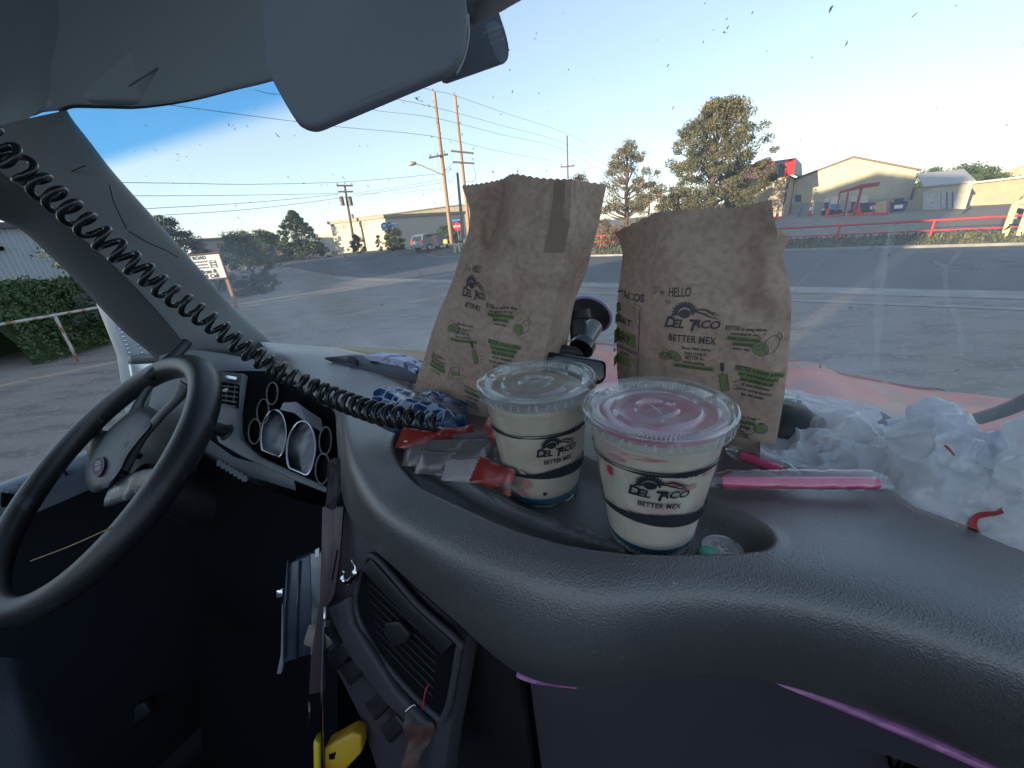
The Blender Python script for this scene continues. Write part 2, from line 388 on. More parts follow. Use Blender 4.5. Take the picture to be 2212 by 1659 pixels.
# --- dash pad
cols = [((560, 792, -.245), (565, 775, -.232), (575, 758, -.225), -1.15), ((599, 796, -.240), (610, 780, -.225), (620, 757, -.215), -1.0),
 ((642, 831, -.240), (662, 806, -.222), (690, 764, -.212), -.85), ((689, 870, -.240), (715, 838, -.222), (765, 775, -.212), -.72),
 ((722, 890, -.245), (752, 862, -.225), (835, 790, -.215), -.62), ((728, 945, -.260), (768, 925, -.226), (880, 830, -.220), -.52),
 ((735, 1020, -.275), (785, 1000, -.226), (885, 890, -.222), -.45), ((745, 1090, -.290), (825, 1070, -.227), (900, 935, -.222), -.40),
 ((790, 1165, -.300), (880, 1115, -.227), (960, 970, -.220), -.33), ((870, 1240, -.315), (960, 1158, -.226), (1040, 1010, -.220), -.27),
 ((967, 1324, -.330), (1060, 1205, -.224), (1120, 1055, -.219), -.21), ((1110, 1447, -.350), (1190, 1245, -.221), (1220, 1085, -.218), -.15),
 ((1250, 1483, -.355), (1320, 1268, -.219), (1340, 1095, -.218), -.08), ((1400, 1464, -.345), (1430, 1268, -.218), (1450, 1095, -.218), -.02),
 ((1541, 1455, -.345), (1560, 1268, -.217), (1580, 1090, -.218), .05), ((1679, 1474, -.352), (1720, 1285, -.216), (1740, 1090, -.218), .13),
 ((1900, 1547, -.365), (1930, 1330, -.216), (1950, 1115, -.219), .24), ((2130, 1647, -.375), (2160, 1400, -.217), (2180, 1160, -.220), .36),
 ((2400, 1780, -.390), (2420, 1500, -.218), (2450, 1220, -.222), .52), ((2800, 2000, -.40), (2820, 1700, -.22), (2850, 1350, -.225), .8)]
rows = [[] for _ in range(7)]; SEAM = []
DU = .014
for ci, (s_, c_, t_, fr_) in enumerate(cols):
    S, C_, T_ = atu(s_[0], s_[1], s_[2] + (.008 if ci < 6 else 0)), atu(c_[0], c_[1], c_[2] + DU), atu(t_[0], t_[1], t_[2] + DU)
    fu = -.262 if ci < 5 else -.30; FAR = T(fr_, wf(fr_, fu) - .012, fu)
    back = nrm((T_ - C_) * [1, 1, 0]); hgt_ = C_[2] - S[2]
    Md = (S + C_) / 2 - back * hgt_ * .16 + Uv * hgt_ * .08
    T2 = T_ * .4 + FAR * .6; T2[2] = EYE - (.216 if ci < 5 else .238)
    SEAM.append(S)
    for rw, p in zip(rows, [S + back * .03 - Uv * .004, S, Md, C_, T_, T2, FAR]): rw.append(p)
# columns: denser where the tray is
A = surf(rows, 190, 640)
seam_curve = spline(SEAM, 640)
trayP = [(855, 975), (900, 1040), (980, 1085), (1080, 1135), (1150, 1165), (1230, 1190), (1320, 1207), (1420, 1214), (1520, 1214), (1620, 1210), (1652, 1199), (1658, 1180), (1637, 1152), (1590, 1120), (1520, 1082), (1400, 1040), (1280, 990), (1180, 960), (1060, 925), (960, 900), (900, 905), (860, 935)]
tray2 = spline([np.array(dec(atu(x, y, -.205)))[:2] for x, y in trayP], 160, True)
ridgeP = spline([np.array(dec(atu(x, y, -.211)))[:2] for x, y in [(893, 980), (987, 1026), (1083, 1077), (1136, 1102), (1250, 1146), (1345, 1183)]], 60)
A = np.ascontiguousarray(A); Q = A.reshape(-1, 3); Rr = (Q - CAM) @ Rv; Ff = (Q - CAM) @ Fv
def sdist(px, py, poly, closed=True):
    d = np.full(px.shape, 1e9); n = len(poly)
    for i in range(n if closed else n - 1):
        a, b = poly[i], poly[(i + 1) % n]; ab = b - a; t = np.clip(((px - a[0]) * ab[0] + (py - a[1]) * ab[1]) / (ab @ ab + 1e-12), 0, 1)
        d = np.minimum(d, np.hypot(px - a[0] - t * ab[0], py - a[1] - t * ab[1]))
    if not closed: return d
    ins = np.zeros(px.shape, bool)
    for i in range(n):
        a, b = poly[i], poly[(i + 1) % n]; c = (a[1] > py) != (b[1] > py)
        with np.errstate(divide='ignore', invalid='ignore'): ins ^= c & (px < (b[0] - a[0]) * (py - a[1]) / (b[1] - a[1] + 1e-15) + a[0])
    return np.where(ins, d, -d)
near = (Rr > -.4) & (Rr < .1) & (Q[:, 2] > EYE - .228)
sd = np.full(len(Q), -1.0); sd[near] = sdist(Rr[near], Ff[near], tray2)
t = np.clip((sd + .003) / .010, 0, 1); t = t * t * (3 - 2 * t)
# flatten the floor of the tray
floor_u = EYE - .222
Q[:, 2] = Q[:, 2] * (1 - t) + floor_u * t
lip = np.exp(-((sd + .004) / .005) ** 2) * near * .0016; Q[:, 2] += lip
rd = np.full(len(Q), 1.0); rd[near] = sdist(Rr[near], Ff[near], ridgeP, False)
Q[:, 2] += np.where(sd > 0, np.exp(-(rd / .0055) ** 2) * .0135, 0)
Q[:, 2] += vnoise(Q, 9) * .0006
V, Fc = grid(A, flip=True)
pad = obj('dash_pad', (V, Fc), M_pad, truck, smooth=180)
TRAY = floor_u
# --- lower panels under the seam
def under(i0, i1, drop, m, name, fo=.014, fdn=.02, cut=None):
    S = seam_curve[i0:i1:6]
    rws = [S + Fv * fo * 1.0 + Uv * .006, S + Fv * fo - Uv * .01]
    for k in range(1, 6): rws.append(S + Fv * (fo + fdn * k / 5) - Uv * (.01 + drop * k / 5))
    return obj(name, grid(np.array(rws)), m, truck, smooth=60)
iL = 373
under(iL, 640, .6, M_panel, 'glovebox_panel')
under(205, iL - 4, .6, M_dark, 'centre_console')
g = G()   # groove between the panels
g.add(*tube([seam_curve[iL - 2] + Fv * .009 - Uv * d for d in (.005, .15, .35, .6)], .0022, 6))
obj('panel_gap', g, M_black, truck)
# glovebox recess hint at bottom right
g = G(); g.add(*rprism([atu(x, y, -.43) - Fv * .0 for x, y in [(1960, 1632), (2060, 1640), (2180, 1700), (2150, 1800), (1960, 1800), (1935, 1680)]], Fv * .01, .003)); obj('glovebox_latch', g, M_dark, truck, smooth=40)
# --- pink trim strip in the seam
Mpink = mat('pink_trim', (.42, .13, .34), .3, coat=.3, var=[(60, (.25, .09, .24), .45, .6, 3, (1, 1, 6)), (25, (.60, .30, .52), .55, .7)])
def trim(up, lo, us, name):
    a = spline([atu(x, y, u) - Fv * .002 for (x, y), u in zip(up, us)], 60); b = spline([atu(x, y, u - .006) - Fv * .001 for (x, y), u in zip(lo, us)], 60)
    mid = (a + b) / 2 - Fv * .0025; return obj(name, grid(np.array([a + Fv * .004, a, mid, b, b + Fv * .006])), Mpink, truck, smooth=80)
trim([(1662, 1459), (1707, 1473), (1818, 1512), (1984, 1579), (2150, 1657), (2400, 1772)], [(1664, 1463), (1709, 1488), (1818, 1534), (1984, 1604), (2120, 1662), (2350, 1782)], [-.353, -.355, -.36, -.367, -.374, -.388], 'pink_trim_strip')
trim([(1118, 1451), (1150, 1459), (1200, 1468), (1252, 1476)], [(1122, 1458), (1160, 1474), (1200, 1478), (1245, 1481)], [-.352, -.354, -.356, -.357], 'pink_trim_strip')

# --- windshield
rs = np.linspace(-1.3, 1.3, 60); us_ = np.linspace(-.30, .30, 30)
utop = lambda r: .222 + .045 * min(max((-r - .55) / .5, 0), 1)
A = np.array([[T(r, wf(r, -.30 + (utop(r) + .30) * k), -.30 + (utop(r) + .30) * k) for r in rs] for k in np.linspace(0, 1, 30)]); V, Fc = grid(A)
gm = bpy.data.materials.new('windshield_glass'); gm.use_nodes = True; n = gm.node_tree.nodes; L = gm.node_tree.links; n.clear()
def N(t, **k):
    x = n.new(t)
    for a, b in k.items(): setattr(x, a, b)
    return x
o_ = N('ShaderNodeOutputMaterial'); tc = N('ShaderNodeTexCoord'); sep = N('ShaderNodeSeparateXYZ'); L.new(tc.outputs['Object'], sep.inputs[0])
# tinted shade band along the top of the glass (object Z = height above the truck's base)
uA, uB = wsp(245, 368)[2] - truck.location.z, wsp(250, 330)[2] - truck.location.z
mr = N('ShaderNodeMapRange'); mr.inputs[1].default_value = uA - .004; mr.inputs[2].default_value = uB + .006; L.new(sep.outputs[2], mr.inputs[0]); mr.interpolation_type = 'SMOOTHSTEP'
mr2 = N('ShaderNodeMapRange'); xr = T(-.30, wf(-.3, .2), .2)   # the band is only on the driver's side of the mirror mount
rdot = N('ShaderNodeVectorMath', operation='DOT_PRODUCT'); L.new(tc.outputs['Object'], rdot.inputs[0]); rdot.inputs[1].default_value = tuple(Rv)
mr2.inputs[1].default_value = -.26; mr2.inputs[2].default_value = -.42; L.new(rdot.outputs['Value'], mr2.inputs[0])
bmul = N('ShaderNodeMath', operation='MULTIPLY'); L.new(mr.outputs[0], bmul.inputs[0]); L.new(mr2.outputs[0], bmul.inputs[1])
tint = N('ShaderNodeMix', data_type='RGBA'); tint.inputs[6].default_value = (.97, .985, .985, 1); tint.inputs[7].default_value = (.22, .56, .86, 1); L.new(bmul.outputs[0], tint.inputs[0])
trn = N('ShaderNodeBsdfTransparent'); L.new(tint.outputs[2], trn.inputs[0])
gl = N('ShaderNodeBsdfGlossy'); gl.inputs['Roughness'].default_value = .02
fr = N('ShaderNodeFresnel'); fr.inputs[0].default_value = 1.35
mg = N('ShaderNodeMixShader'); L.new(fr.outputs[0], mg.inputs[0]); L.new(trn.outputs[0], mg.inputs[1]); L.new(gl.outputs[0], mg.inputs[2])
# dust film
dn = N('ShaderNodeTexNoise'); dn.inputs['Scale'].default_value = 5; dn.inputs['Detail'].default_value = 7; L.new(tc.outputs['Object'], dn.inputs[0])
dz = N('ShaderNodeMapRange'); dz.inputs[1].default_value = 2.2; dz.inputs[2].default_value = 2.62; dz.inputs[3].default_value = .30; dz.inputs[4].default_value = .06; L.new(sep.outputs[2], dz.inputs[0])
dm = N('ShaderNodeMapRange'); dm.inputs[1].default_value = .35; dm.inputs[2].default_value = .7; dm.inputs[3].default_value = .6; dm.inputs[4].default_value = 1.5; L.new(dn.outputs[0], dm.inputs[0])
dd = N('ShaderNodeMath', operation='MULTIPLY'); L.new(dz.outputs[0], dd.inputs[0]); L.new(dm.outputs[0], dd.inputs[1])
df = N('ShaderNodeBsdfTranslucent'); df.inputs[0].default_value = (.8, .82, .85, 1); df2 = N('ShaderNodeBsdfDiffuse'); df2.inputs[0].default_value = (.5, .5, .5, 1)
dx = N('ShaderNodeMixShader'); dx.inputs[0].default_value = .15; L.new(df.outputs[0], dx.inputs[1]); L.new(df2.outputs[0], dx.inputs[2])
m1 = N('ShaderNodeMixShader'); L.new(dd.outputs[0], m1.inputs[0]); L.new(mg.outputs[0], m1.inputs[1]); L.new(dx.outputs[0], m1.inputs[2])
L.new(m1.outputs[0], o_.inputs[0])
ws_o = obj('windshield', (V, Fc), gm, truck, smooth=180)
# dried bug splats, chips and droplets stuck on the glass: one dirt part, small flakes lying on the surface
Mspl = [mat('splat_dark', (.30, .28, .26), .8), mat('splat_pale', (.62, .62, .60), .8)]
g = G(); rg = np.random.default_rng(3)
def ws_pt(r, u, off=.0012): return T(r, wf(r, u) - off, u)
def flake(r, u, a, b, ang, mi, k=7):
    th = np.linspace(0, 2 * PI, k, endpoint=False) + rg.random(); rr_ = rg.uniform(.45, 1.15, k)
    x = a * rr_ * np.cos(th); y = b * rr_ * np.sin(th); c, q = math.cos(ang), math.sin(ang)
    g.add([ws_pt(r + (x[i] * c - y[i] * q), u + (x[i] * q + y[i] * c) * .9) for i in range(k)], [tuple(range(k))], mi)
for i in range(1300):
    r = rg.uniform(-1.0, .75); u = rg.uniform(-.26, .24)
    left = r < -.25
    ang = rg.normal(-1.0, .35) if left else rg.normal(1.1, .4)
    s_ = .00033 * math.exp(rg.normal(0, .55)) * (1.25 if left else 1.0); el = rg.uniform(1.0, 4.0)
    flake(r, u, s_ * el, s_, ang, 0 if rg.random() < (.72 if u > -.03 else .25) else 1)
for i in range(46):    # clustered splats with a thrown tail
    r0 = rg.uniform(-.9, .6); u0 = rg.uniform(-.24, .22); ang = rg.normal(-1.0, .25) if r0 < -.25 else rg.normal(1.1, .35)
    mi = 0 if u0 > -.02 and rg.random() < .8 else 1
    for k in range(rg.integers(4, 11)):
        d = rg.exponential(.006); s_ = .0005 * math.exp(rg.normal(0, .5))
        flake(r0 + d * math.cos(ang) + rg.normal(0, .0016), u0 + d * math.sin(ang) + rg.normal(0, .0016), s_ * rg.uniform(1, 3), s_, ang + rg.normal(0, .3), mi)
obj('bug_splats', g, Mspl, ws_o)
# long wiped scratches and the dried drip
Mscr = clear_mat('dried_streak', (1, 1, 1), .0, .5, .16, (.8, .8, .8), edge=0)
g = G()
for P_, w in [([(590, 585), (690, 760), (735, 850), (790, 1000)], .0009), ([(1000, 640), (1090, 830), (1130, 880)], .0007), ([(560, 520), (640, 630), (700, 740)], .0007),
              ([(1930, 500), (1905, 580), (1897, 700), (1893, 800)], .0035), ([(1925, 480), (1912, 560), (1903, 640)], .001), ([(2042, 570), (2045, 640), (2072, 700), (2078, 770)], .0022), ([(2020, 565), (2042, 578), (2075, 540)], .0022), ([(1700, 640), (1800, 540), (1960, 380)], .0005)]:
    P = np.array([wsp(x, y, .002) for x, y in P_]); P = spline(P, 24); P += vnoise(P, 60)[:, None] * .0008 * Uv
    w_ = w * (1 + .5 * vnoise(P, 90))[:, None]; obj('dried_streak', grid(np.array([P - Rv * w_, P + Rv * w_])), Mscr, ws_o)
# black ceramic band with dotted edge at the foot of the glass
ub = wsp(1811, 906)[2] - EYE
g = G(); A = np.array([[T(r, wf(r, u) - .003, u) for r in np.linspace(-1.2, 1.2, 60)] for u in (-.34, -.30, ub)]); g.add(*grid(A))
for k in range(420):
    r = -.4 + k * .003
    for q in range(2): g.add([T(r + .0009 * math.cos(a) + q * .0015, wf(r, ub) - .003, ub + .0012 + q * .0022 + (.0009 - q * .0003) * math.sin(a)) for a in np.linspace(0, 2 * PI, 6, endpoint=False)], [tuple(range(6))])
obj('windshield_band', g, M_rubber, truck)

# --- A pillar, header, headliner
E2 = [(605, 800), (590, 752), (500, 668), (420, 578), (330, 478), (240, 378), (188, 312), (150, 265), (133, 240)]
SE = [(455, 800), (400, 748), (345, 683), (280, 612), (215, 550), (149, 495), (90, 440), (20, 390), (-60, 330)]
E1 = [(395, 830), (345, 768), (290, 722), (235, 665), (180, 605), (120, 545), (60, 492), (0, 465), (-120, 425)]
e2 = spline([wsp(x, y, .012) for x, y in E2], 70); se = spline([atr(x, y, -1.17) for x, y in SE], 70); e1 = spline([atr(x, y, -1.25) for x, y in E1], 70)
m_ = (e2 * .5 + se * .5) - Fv * .03
obj('pillar_trim', grid(surf([CAM + (e2 - CAM) * 1.04, e2, m_, se], 24, 70)), M_pillar, truck, smooth=70)
# frame continues back over the door opening
top1 = [(-300, 380), (-700, 330)]; 
seX = np.concatenate([se, [atr(-200, 250, -1.17), atr(-500, 120, -1.17)]]); e1X = np.concatenate([e1, [atr(-300, 380, -1.25), atr(-700, 330, -1.25)]])
mx = (seX + e1X) / 2 - Rv * -.02
obj('door_frame', grid(surf([seX, seX + Rv * .004 - Uv * .004, mx, e1X, e1X - Rv * .05], 20, 90)), M_frame, truck, smooth=60)
seal = tube(spline([wsp(x, y, .006) for x, y in E2[1:] + [(134, 236), (150, 230), (168, 228), (230, 229), (300, 229), (400, 215), (500, 190), (590, 165), (700, 125), (900, 50)]], 120), .0035, 8)
obj('windshield_seal', seal, M_rubber, truck, smooth=180)
HD = [(20, 262), (80, 246), (133, 238), (165, 228), (230, 229), (300, 229), (400, 215), (500, 190), (590, 165), (700, 122), (850, 62), (1140, -55), (1600, -240), (2400, -560), (3200, -900)]
hd = spline([wsp(x, y, .010) for x, y in HD], 120); hd[0:9] += -Rv * .02
rws = [hd + Fv * .02 + Uv * .01, hd]
for df_, du in [(-.005, .04), (-.02, .12), (-.08, .22), (-.35, .32), (-1.1, .36)]: rws.append(hd + Fv * df_ + Uv * du)
A = surf(rws, 40, 120); A[:, :, 2] += vnoise(A, 3) * .006
obj('headliner', grid(A), M_roof, truck, smooth=180)
A = surf([[atr(-60, 330, -1.17), atr(-300, 180, -1.17), T(-1.17, -.3, .3), T(-1.17, -1, .3)], [wsp(133, 240, .012) + Uv * .03, T(-1.12, .22, .30), T(-1.12, -.3, .45), T(-1.1, -1, .45)], [T(-.75, .34, .42), T(-.75, .1, .50), T(-.75, -.3, .52), T(-.75, -1, .52)]], 20, 30)
obj('roof_side_trim', grid(A), M_roof, truck, smooth=180)
V_, F_ = rprism([at(x, y, .60 - .0003 * (230 - y)) for x, y in [(388, -60), (385, 0), (378, 27), (335, 70), (285, 104), (234, 147), (175, 200), (182, 214), (300, 216), (400, 201), (500, 176), (600, 140), (640, 60), (640, -60)]], cf * .012, .003)
obj('driver_sun_visor', (V_, F_), M_roof, truck, smooth=40)
obj('visor_cord', tube(spline([at(x, y, .585 - .0003 * (230 - y)) for x, y in [(405, 60), (400, 84), (386, 110), (350, 140), (310, 166), (278, 186)]], 30), .0012, 6), M_trim, truck, smooth=180)
g = G(); g.add(*rprism([at(x, y, .54) for x, y in [(395, 0), (460, 0), (452, 30), (458, 48), (462, 70), (452, 76), (430, 50), (408, 45), (398, 22)]], cf * .01, .003)); obj('visor_bracket', g, M_dark, truck, smooth=40)
obj('visor_tear', prism([at(x, y, .535) for x, y in [(464, 84), (467, 95), (466, 108), (463, 112), (460, 100), (461, 90)]], cf * .001), M_white, truck)
# main sun visor, its end housing and the overhead dome
def dv(y): return .43 + .00025 * (y - 290)
Pm = spline([(575, -70), (580, 40), (584, 120), (589, 161), (609, 204), (646, 268), (666, 285), (689, 289), (709, 283)], 30).tolist() + [(830, 232), (954, 180)] + spline([(962, 178), (985, 160), (1003, 125), (1010, 85), (1011, 40), (1000, -70)], 12).tolist()
V_, F_ = rprism([at(x, y, dv(y)) for x, y in Pm], -cf * .014, .004, 3)
visor = obj('sun_visor', (V_, F_), M_visor, truck, smooth=40)
obj('piping', tube(spline([at(x, y, dv(y) - .0005) for x, y in [(1010, 30), (1012, 70), (1008, 100), (1000, 130), (986, 160)]], 20), .0013, 6), mat('pale_piping', (.5, .55, .56), .7), visor, smooth=180)
V_, F_ = rprism([at(x, y, .45) for x, y in [(955, -40), (955, 181), (966, 183), (1060, 150)] + spline([(1088, 140), (1097, 130), (1099, 112), (1092, 80), (1079, 40), (1062, -20)], 12).tolist()], -cf * .008, .002, 3)
hs = obj('sensor_housing', (V_, F_), mat('navy_plastic', (.05, .075, .11), .6, bump=('noise', 900, .25, .0005)), truck, smooth=40)
lab = G2(); P_ = spline([(1050, 56), (1072, 46), (1082, 60), (1092, 90), (1095, 118), (1088, 134), (1079, 132), (1066, 110)], 28, True)
q = G(); q.add([at(x, y, .4415) for x, y in P_], [tuple(range(28))])
sl = obj('label_sticker', q, mat('label_grey', (.16, .20, .24), .6), hs)
q = G()
for k, (x, y) in enumerate([(1064, 66), (1068, 78), (1072, 92)]):
    V2, F2 = text2(['IN COMPLIANCE', 'No. 04217', 'Made in USA'][k], 9, xs=.7) ; c, s_ = math.cos(.35), math.sin(.35)
    q.add([at(x + a * c - (-b) * s_, y - a * s_ - b * c, .441) for a, b in V2], F2)
obj('label_print', q, mat('label_ink', (.45, .5, .53), .6), sl)
P_ = spline([(922, -80), (934, -10), (941, 18), (958, 50), (975, 62), (994, 69), (1017, 68), (1040, 60)], 24).tolist() + [(1090, 34), (1151, 0), (1260, -80)]
V_, F_ = rprism([at(x, y, .40) for x, y in P_], -cf * .04, .010, 4)
obj('overhead_console', (V_, F_), M_visor, truck, smooth=50)

# --- side: door with its sill, outside mirror, trim at the foot of the pillar
M_sill = mat('door_trim', (.014, .017, .022), .7, spec=.15, bump=('noise', 800, .25, .0005))
us = atr(100, 1020, -1.25)[2] - EYE
A = np.array([[T(r, f, us + du) for f in np.linspace(-.9, .62, 30)] for r, du in [(-1.30, -.02), (-1.27, .004), (-1.24, .004), (-1.20, -.02), (-1.19, -.06), (-1.19, -.3), (-1.16, -.36), (-1.16, -.8)]])
door = obj('door', grid(A), M_sill, truck, smooth=50)
g = G()
for k in range(6): g.add(*box(T(-1.225, .06 + .020 * k, us - .002), (.045, .004, .012), np.array([Rv, Fv, Uv])))
obj('window_vent', g, M_dark, door)
obj('door_sill', grid(np.array([[T(r, f, us + du) for f in np.linspace(-.9, .62, 30)] for r, du in [(-1.29, .0), (-1.27, .007), (-1.235, .007), (-1.19, -.018), (-1.184, -.05)]])), mat('sill_grey', (.14, .17, .21), .4), door, smooth=60)
g = G(); g.add(*rprism([atr(x, y, -1.18) for x, y in [(0, 1062), (30, 1066), (52, 1075), (30, 1090), (0, 1095)]], Rv * .01, .003)); obj('door_handle', g, M_black, door, smooth=40)
# dash end / pillar foot
A = surf([[atr(345, 768, -1.22), at(400, 755, .98), at(470, 762, .93), at(540, 775, .90), at(600, 785, .86)],
          [atr(330, 840, -1.22), at(400, 800, .93), at(455, 802, .88), at(520, 800, .84), at(600, 820, .80)],
          [atr(300, 950, -1.20), at(390, 900, .88), at(440, 900, .84), at(520, 900, .82), at(600, 880, .78)],
          [atr(260, 1040, -1.20), at(360, 1010, .84), at(440, 1010, .80), at(540, 1030, .76), at(640, 1060, .72)]], 24, 30)
obj('dash_end_trim', grid(A), M_pillar, truck, smooth=60)
obj('grab_bar', tube(spline([at(x, y, d) for x, y, d in [(404, 738, .86), (395, 750, .85), (375, 770, .82), (350, 790, .80), (320, 815, .79)]], 20), .010, 12), M_dark, truck, smooth=180)
g = G(); g.add(*tube(spline([at(x, y, .99) for x, y in [(358, 738), (366, 733), (388, 745), (398, 760), (386, 770)]], 24, False), .0015, 6)); obj('pillar_clip', g, M_trim, truck, smooth=180)
# thin wires lying over the pillar
M_wire = mat('black_wire', (.02, .022, .025), .5)
def ps(x, y):     # point just inside the pillar trim
    return wsp(x, y, .055)
obj('pillar_wire', tube(spline([ps(x, y) for x, y in [(150, 420), (179, 439), (238, 475), (280, 501), (321, 525), (357, 540), (384, 556)]], 60), .0011, 6), M_wire, truck, smooth=180)
obj('pillar_wire', tube(spline([ps(x, y) for x, y in [(184, 358), (160, 368), (124, 385)]] , 20), .0009, 6), M_wire, truck, smooth=180)
obj('pillar_wire', tube(spline([ps(x, y) for x, y in [(236, 400), (247, 439), (268, 484), (289, 531), (296, 560)]], 40), .0009, 6), M_wire, truck, smooth=180)
# outside mirror (riveted white shell), beyond the door glass
mc = lambda x, y, r=-1.75: atr(x, y, r)
mir = obj('side_mirror', rprism([mc(x, y) for x, y in [(228, 648), (262, 640), (330, 700), (420, 800), (430, 900), (300, 930), (276, 770)]], -Rv * .10, .01, 3), mat('mirror_shell', (.42, .47, .5), .4, var=(8, (.36, .40, .43), .4, .6)), truck, smooth=40)
g = G()
for k in range(15):
    for xo in (0, 26): g.add(*lathe([(0, .003), (.0035, .002), (.004, 0)], mc(244 + xo + k * 3.3, 668 + k * 8.5) + Rv * .001, 8, Rv))
obj('rivets', g, M_chrome, mir, smooth=60)
obj('mirror_bar', rprism([mc(x, y, -1.735) for x, y in [(274, 768), (350, 762), (400, 762), (400, 782), (274, 784)]], Rv * .03, .006), mat('dull_metal', (.18, .2, .21), .45, metal=.6), mir, smooth=40)
obj('reflector', rprism([mc(x, y, -1.735) for x, y in [(311, 724), (324, 726), (324, 744), (312, 742)]], Rv * .006, .001), M_white, mir)
g = G(); g.add(*rprism([mc(x, y, -1.73) for x, y in [(276, 786), (340, 782), (360, 850), (300, 900), (286, 850)]], Rv * .02, .004)); obj('mirror_glass', g, mat('mirror_steel', (.6, .65, .66), .25, metal=.7), mir, smooth=40)

# --- floor, bulkhead, knee panel, seat corner
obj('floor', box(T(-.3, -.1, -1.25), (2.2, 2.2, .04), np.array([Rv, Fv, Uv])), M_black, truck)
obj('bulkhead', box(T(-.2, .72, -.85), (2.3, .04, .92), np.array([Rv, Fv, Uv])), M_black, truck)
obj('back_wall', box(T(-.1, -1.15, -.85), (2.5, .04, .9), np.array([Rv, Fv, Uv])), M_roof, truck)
obj('passenger_door', box(T(1.12, -.2, -.85), (.05, 1.9, .9), np.array([Rv, Fv, Uv])), M_sill, truck)
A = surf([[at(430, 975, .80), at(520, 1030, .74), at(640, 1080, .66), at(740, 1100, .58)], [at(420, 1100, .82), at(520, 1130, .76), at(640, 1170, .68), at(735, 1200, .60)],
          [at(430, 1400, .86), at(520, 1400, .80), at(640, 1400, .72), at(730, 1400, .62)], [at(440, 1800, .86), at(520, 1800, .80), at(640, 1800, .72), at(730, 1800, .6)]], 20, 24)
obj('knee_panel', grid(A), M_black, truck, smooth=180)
A = surf([[at(x, y, d) for x, y, d in r_] for r_ in [[(-80, 1425, .60), (0, 1420, .60), (40, 1424, .61), (66, 1440, .64)], [(-80, 1500, .54), (0, 1500, .54), (60, 1500, .55), (102, 1530, .60)], [(-80, 1600, .50), (0, 1600, .50), (90, 1600, .51), (150, 1610, .57)], [(-80, 1720, .46), (0, 1720, .46), (110, 1720, .47), (200, 1700, .53)]]], 16, 16)
obj('seat_cushion', grid(A), mat('seat_fabric', (.035, .04, .055), .95, bump=('noise', 400, .5, .002)), truck, smooth=180)

for k, (x, y) in enumerate([(171, 1494), (250, 1540)]):
    obj('pedal', rprism([at(x + a, y + b, .95) for a, b in [(0, 0), (60, -22), (74, -2), (62, 14), (8, 40)]], cf * .02, .005), mat('pedal_rubber', (.02, .022, .03), .5), truck, smooth=40)
obj('floor_scrap', prism([at(x, y, 1.0) for x, y in [(488, 1592), (536, 1600), (520, 1640), (490, 1646), (474, 1630)]], cf * .002), mat('scrap_grey', (.10, .10, .10), .8), None, label='scrap of grey paper lying in the dark footwell', cat='paper scrap')
# --- instrument cluster
cA, cB, cC = at(712, 905, .64), at(470, 805, .84), at(690, 1050, .58)
cn = nrm(np.cross(cB - cA, cC - cA)); cn = cn if cn @ (CAM - cA) > 0 else -cn
def pc(x, y, off=0.0): return plane_at(x, y, cA + cn * off, cn)
clu = obj('instrument_cluster', rprism([pc(x, y, -.012) for x, y in [(450, 800), (600, 800), (650, 840), (735, 892), (742, 960), (738, 1060), (690, 1058), (600, 1010), (500, 985), (452, 950)]], -cn * .02, .003), M_black, truck, smooth=40)
fas = obj('fascia', rprism([pc(x, y) for x, y in [(458, 800), (524, 806), (517, 850), (511, 891), (512, 930), (518, 948), (560, 985), (640, 1022), (708, 1052), (702, 1064), (640, 1040), (520, 985), (470, 955), (455, 900)]], -cn * .015, .003), M_trim, clu, smooth=40)
def ring_px(cx, cy, rx, ry, tilt=0, cut=None, n=44):
    t = np.linspace(0, 2 * PI, n, endpoint=False); x = rx * np.cos(t); y = ry * np.sin(t); c, s_ = math.cos(tilt), math.sin(tilt)
    X, Y = cx + x * c - y * s_, cy + x * s_ + y * c
    if cut is not None: Y = np.minimum(Y, cut[0] + cut[1] * (X - cx))
    return list(zip(X, Y))
Mface = mat('gauge_face', (.05, .052, .06), .25, coat=.5, var=(14, (.36, .37, .40), .42, .6))
for cx, cy, rx, ry, cut in [(591, 941, 27, 56, (982, .42)), (651, 972, 31, 62, (1022, .42)), (550, 932, 13, 27, None), (568, 889, 12.5, 27, None), (588, 850, 12, 24, None), (697, 1012, 15, 33, None), (703, 952, 13, 30, None)]:
    P_ = ring_px(cx, cy, rx, ry, .06, cut); a = np.array([pc(x, y, .004) for x, y in P_]); b = np.array([pc(x, y, -.008) for x, y in P_]); c0 = b.mean(0)
    gz = obj('gauge', (np.concatenate([a, b, [c0]]), [(i, (i + 1) % 44, 44 + (i + 1) % 44, 44 + i) for i in range(44)] + [(44 + i, 44 + (i + 1) % 44, 88) for i in range(44)]), Mface if rx > 20 else M_lens, clu)
    obj('gauge_ring', tube(a, .0016 if rx > 20 else .0011, 8, True), M_chrome if rx > 20 else M_trim, gz, smooth=180)
A = np.array([[pc(x, y, .003) for x, y in r_] for r_ in [[(612, 870), (640, 868), (668, 888), (694, 905)], [(604, 885), (636, 892), (664, 915), (698, 935)]]]); obj('cluster_lens', grid(A), mat('smoked_lens', (.10, .10, .115), .15, coat=.5), clu)
g = G(); g.add(*prism([pc(x, y, .004) for x, y in [(461, 806), (514, 816), (513, 822), (462, 812)]], cn * .003)); obj('chrome_strip', g, M_chrome, clu)
vb = obj('air_vent', rprism([pc(x, y, .001) for x, y in [(464, 822), (518, 832), (516, 884), (466, 868)]], cn * .002, .0006), M_black, clu)
g = G()
for k in range(5):
    y0 = 830 + k * 9.5; g.add(*tube([pc(468 - k * 2, y0 + (3 if k < 4 else 1), .008), pc(515 - k * 1.5, y0 + 7 + k, .008)], .0014, 6))
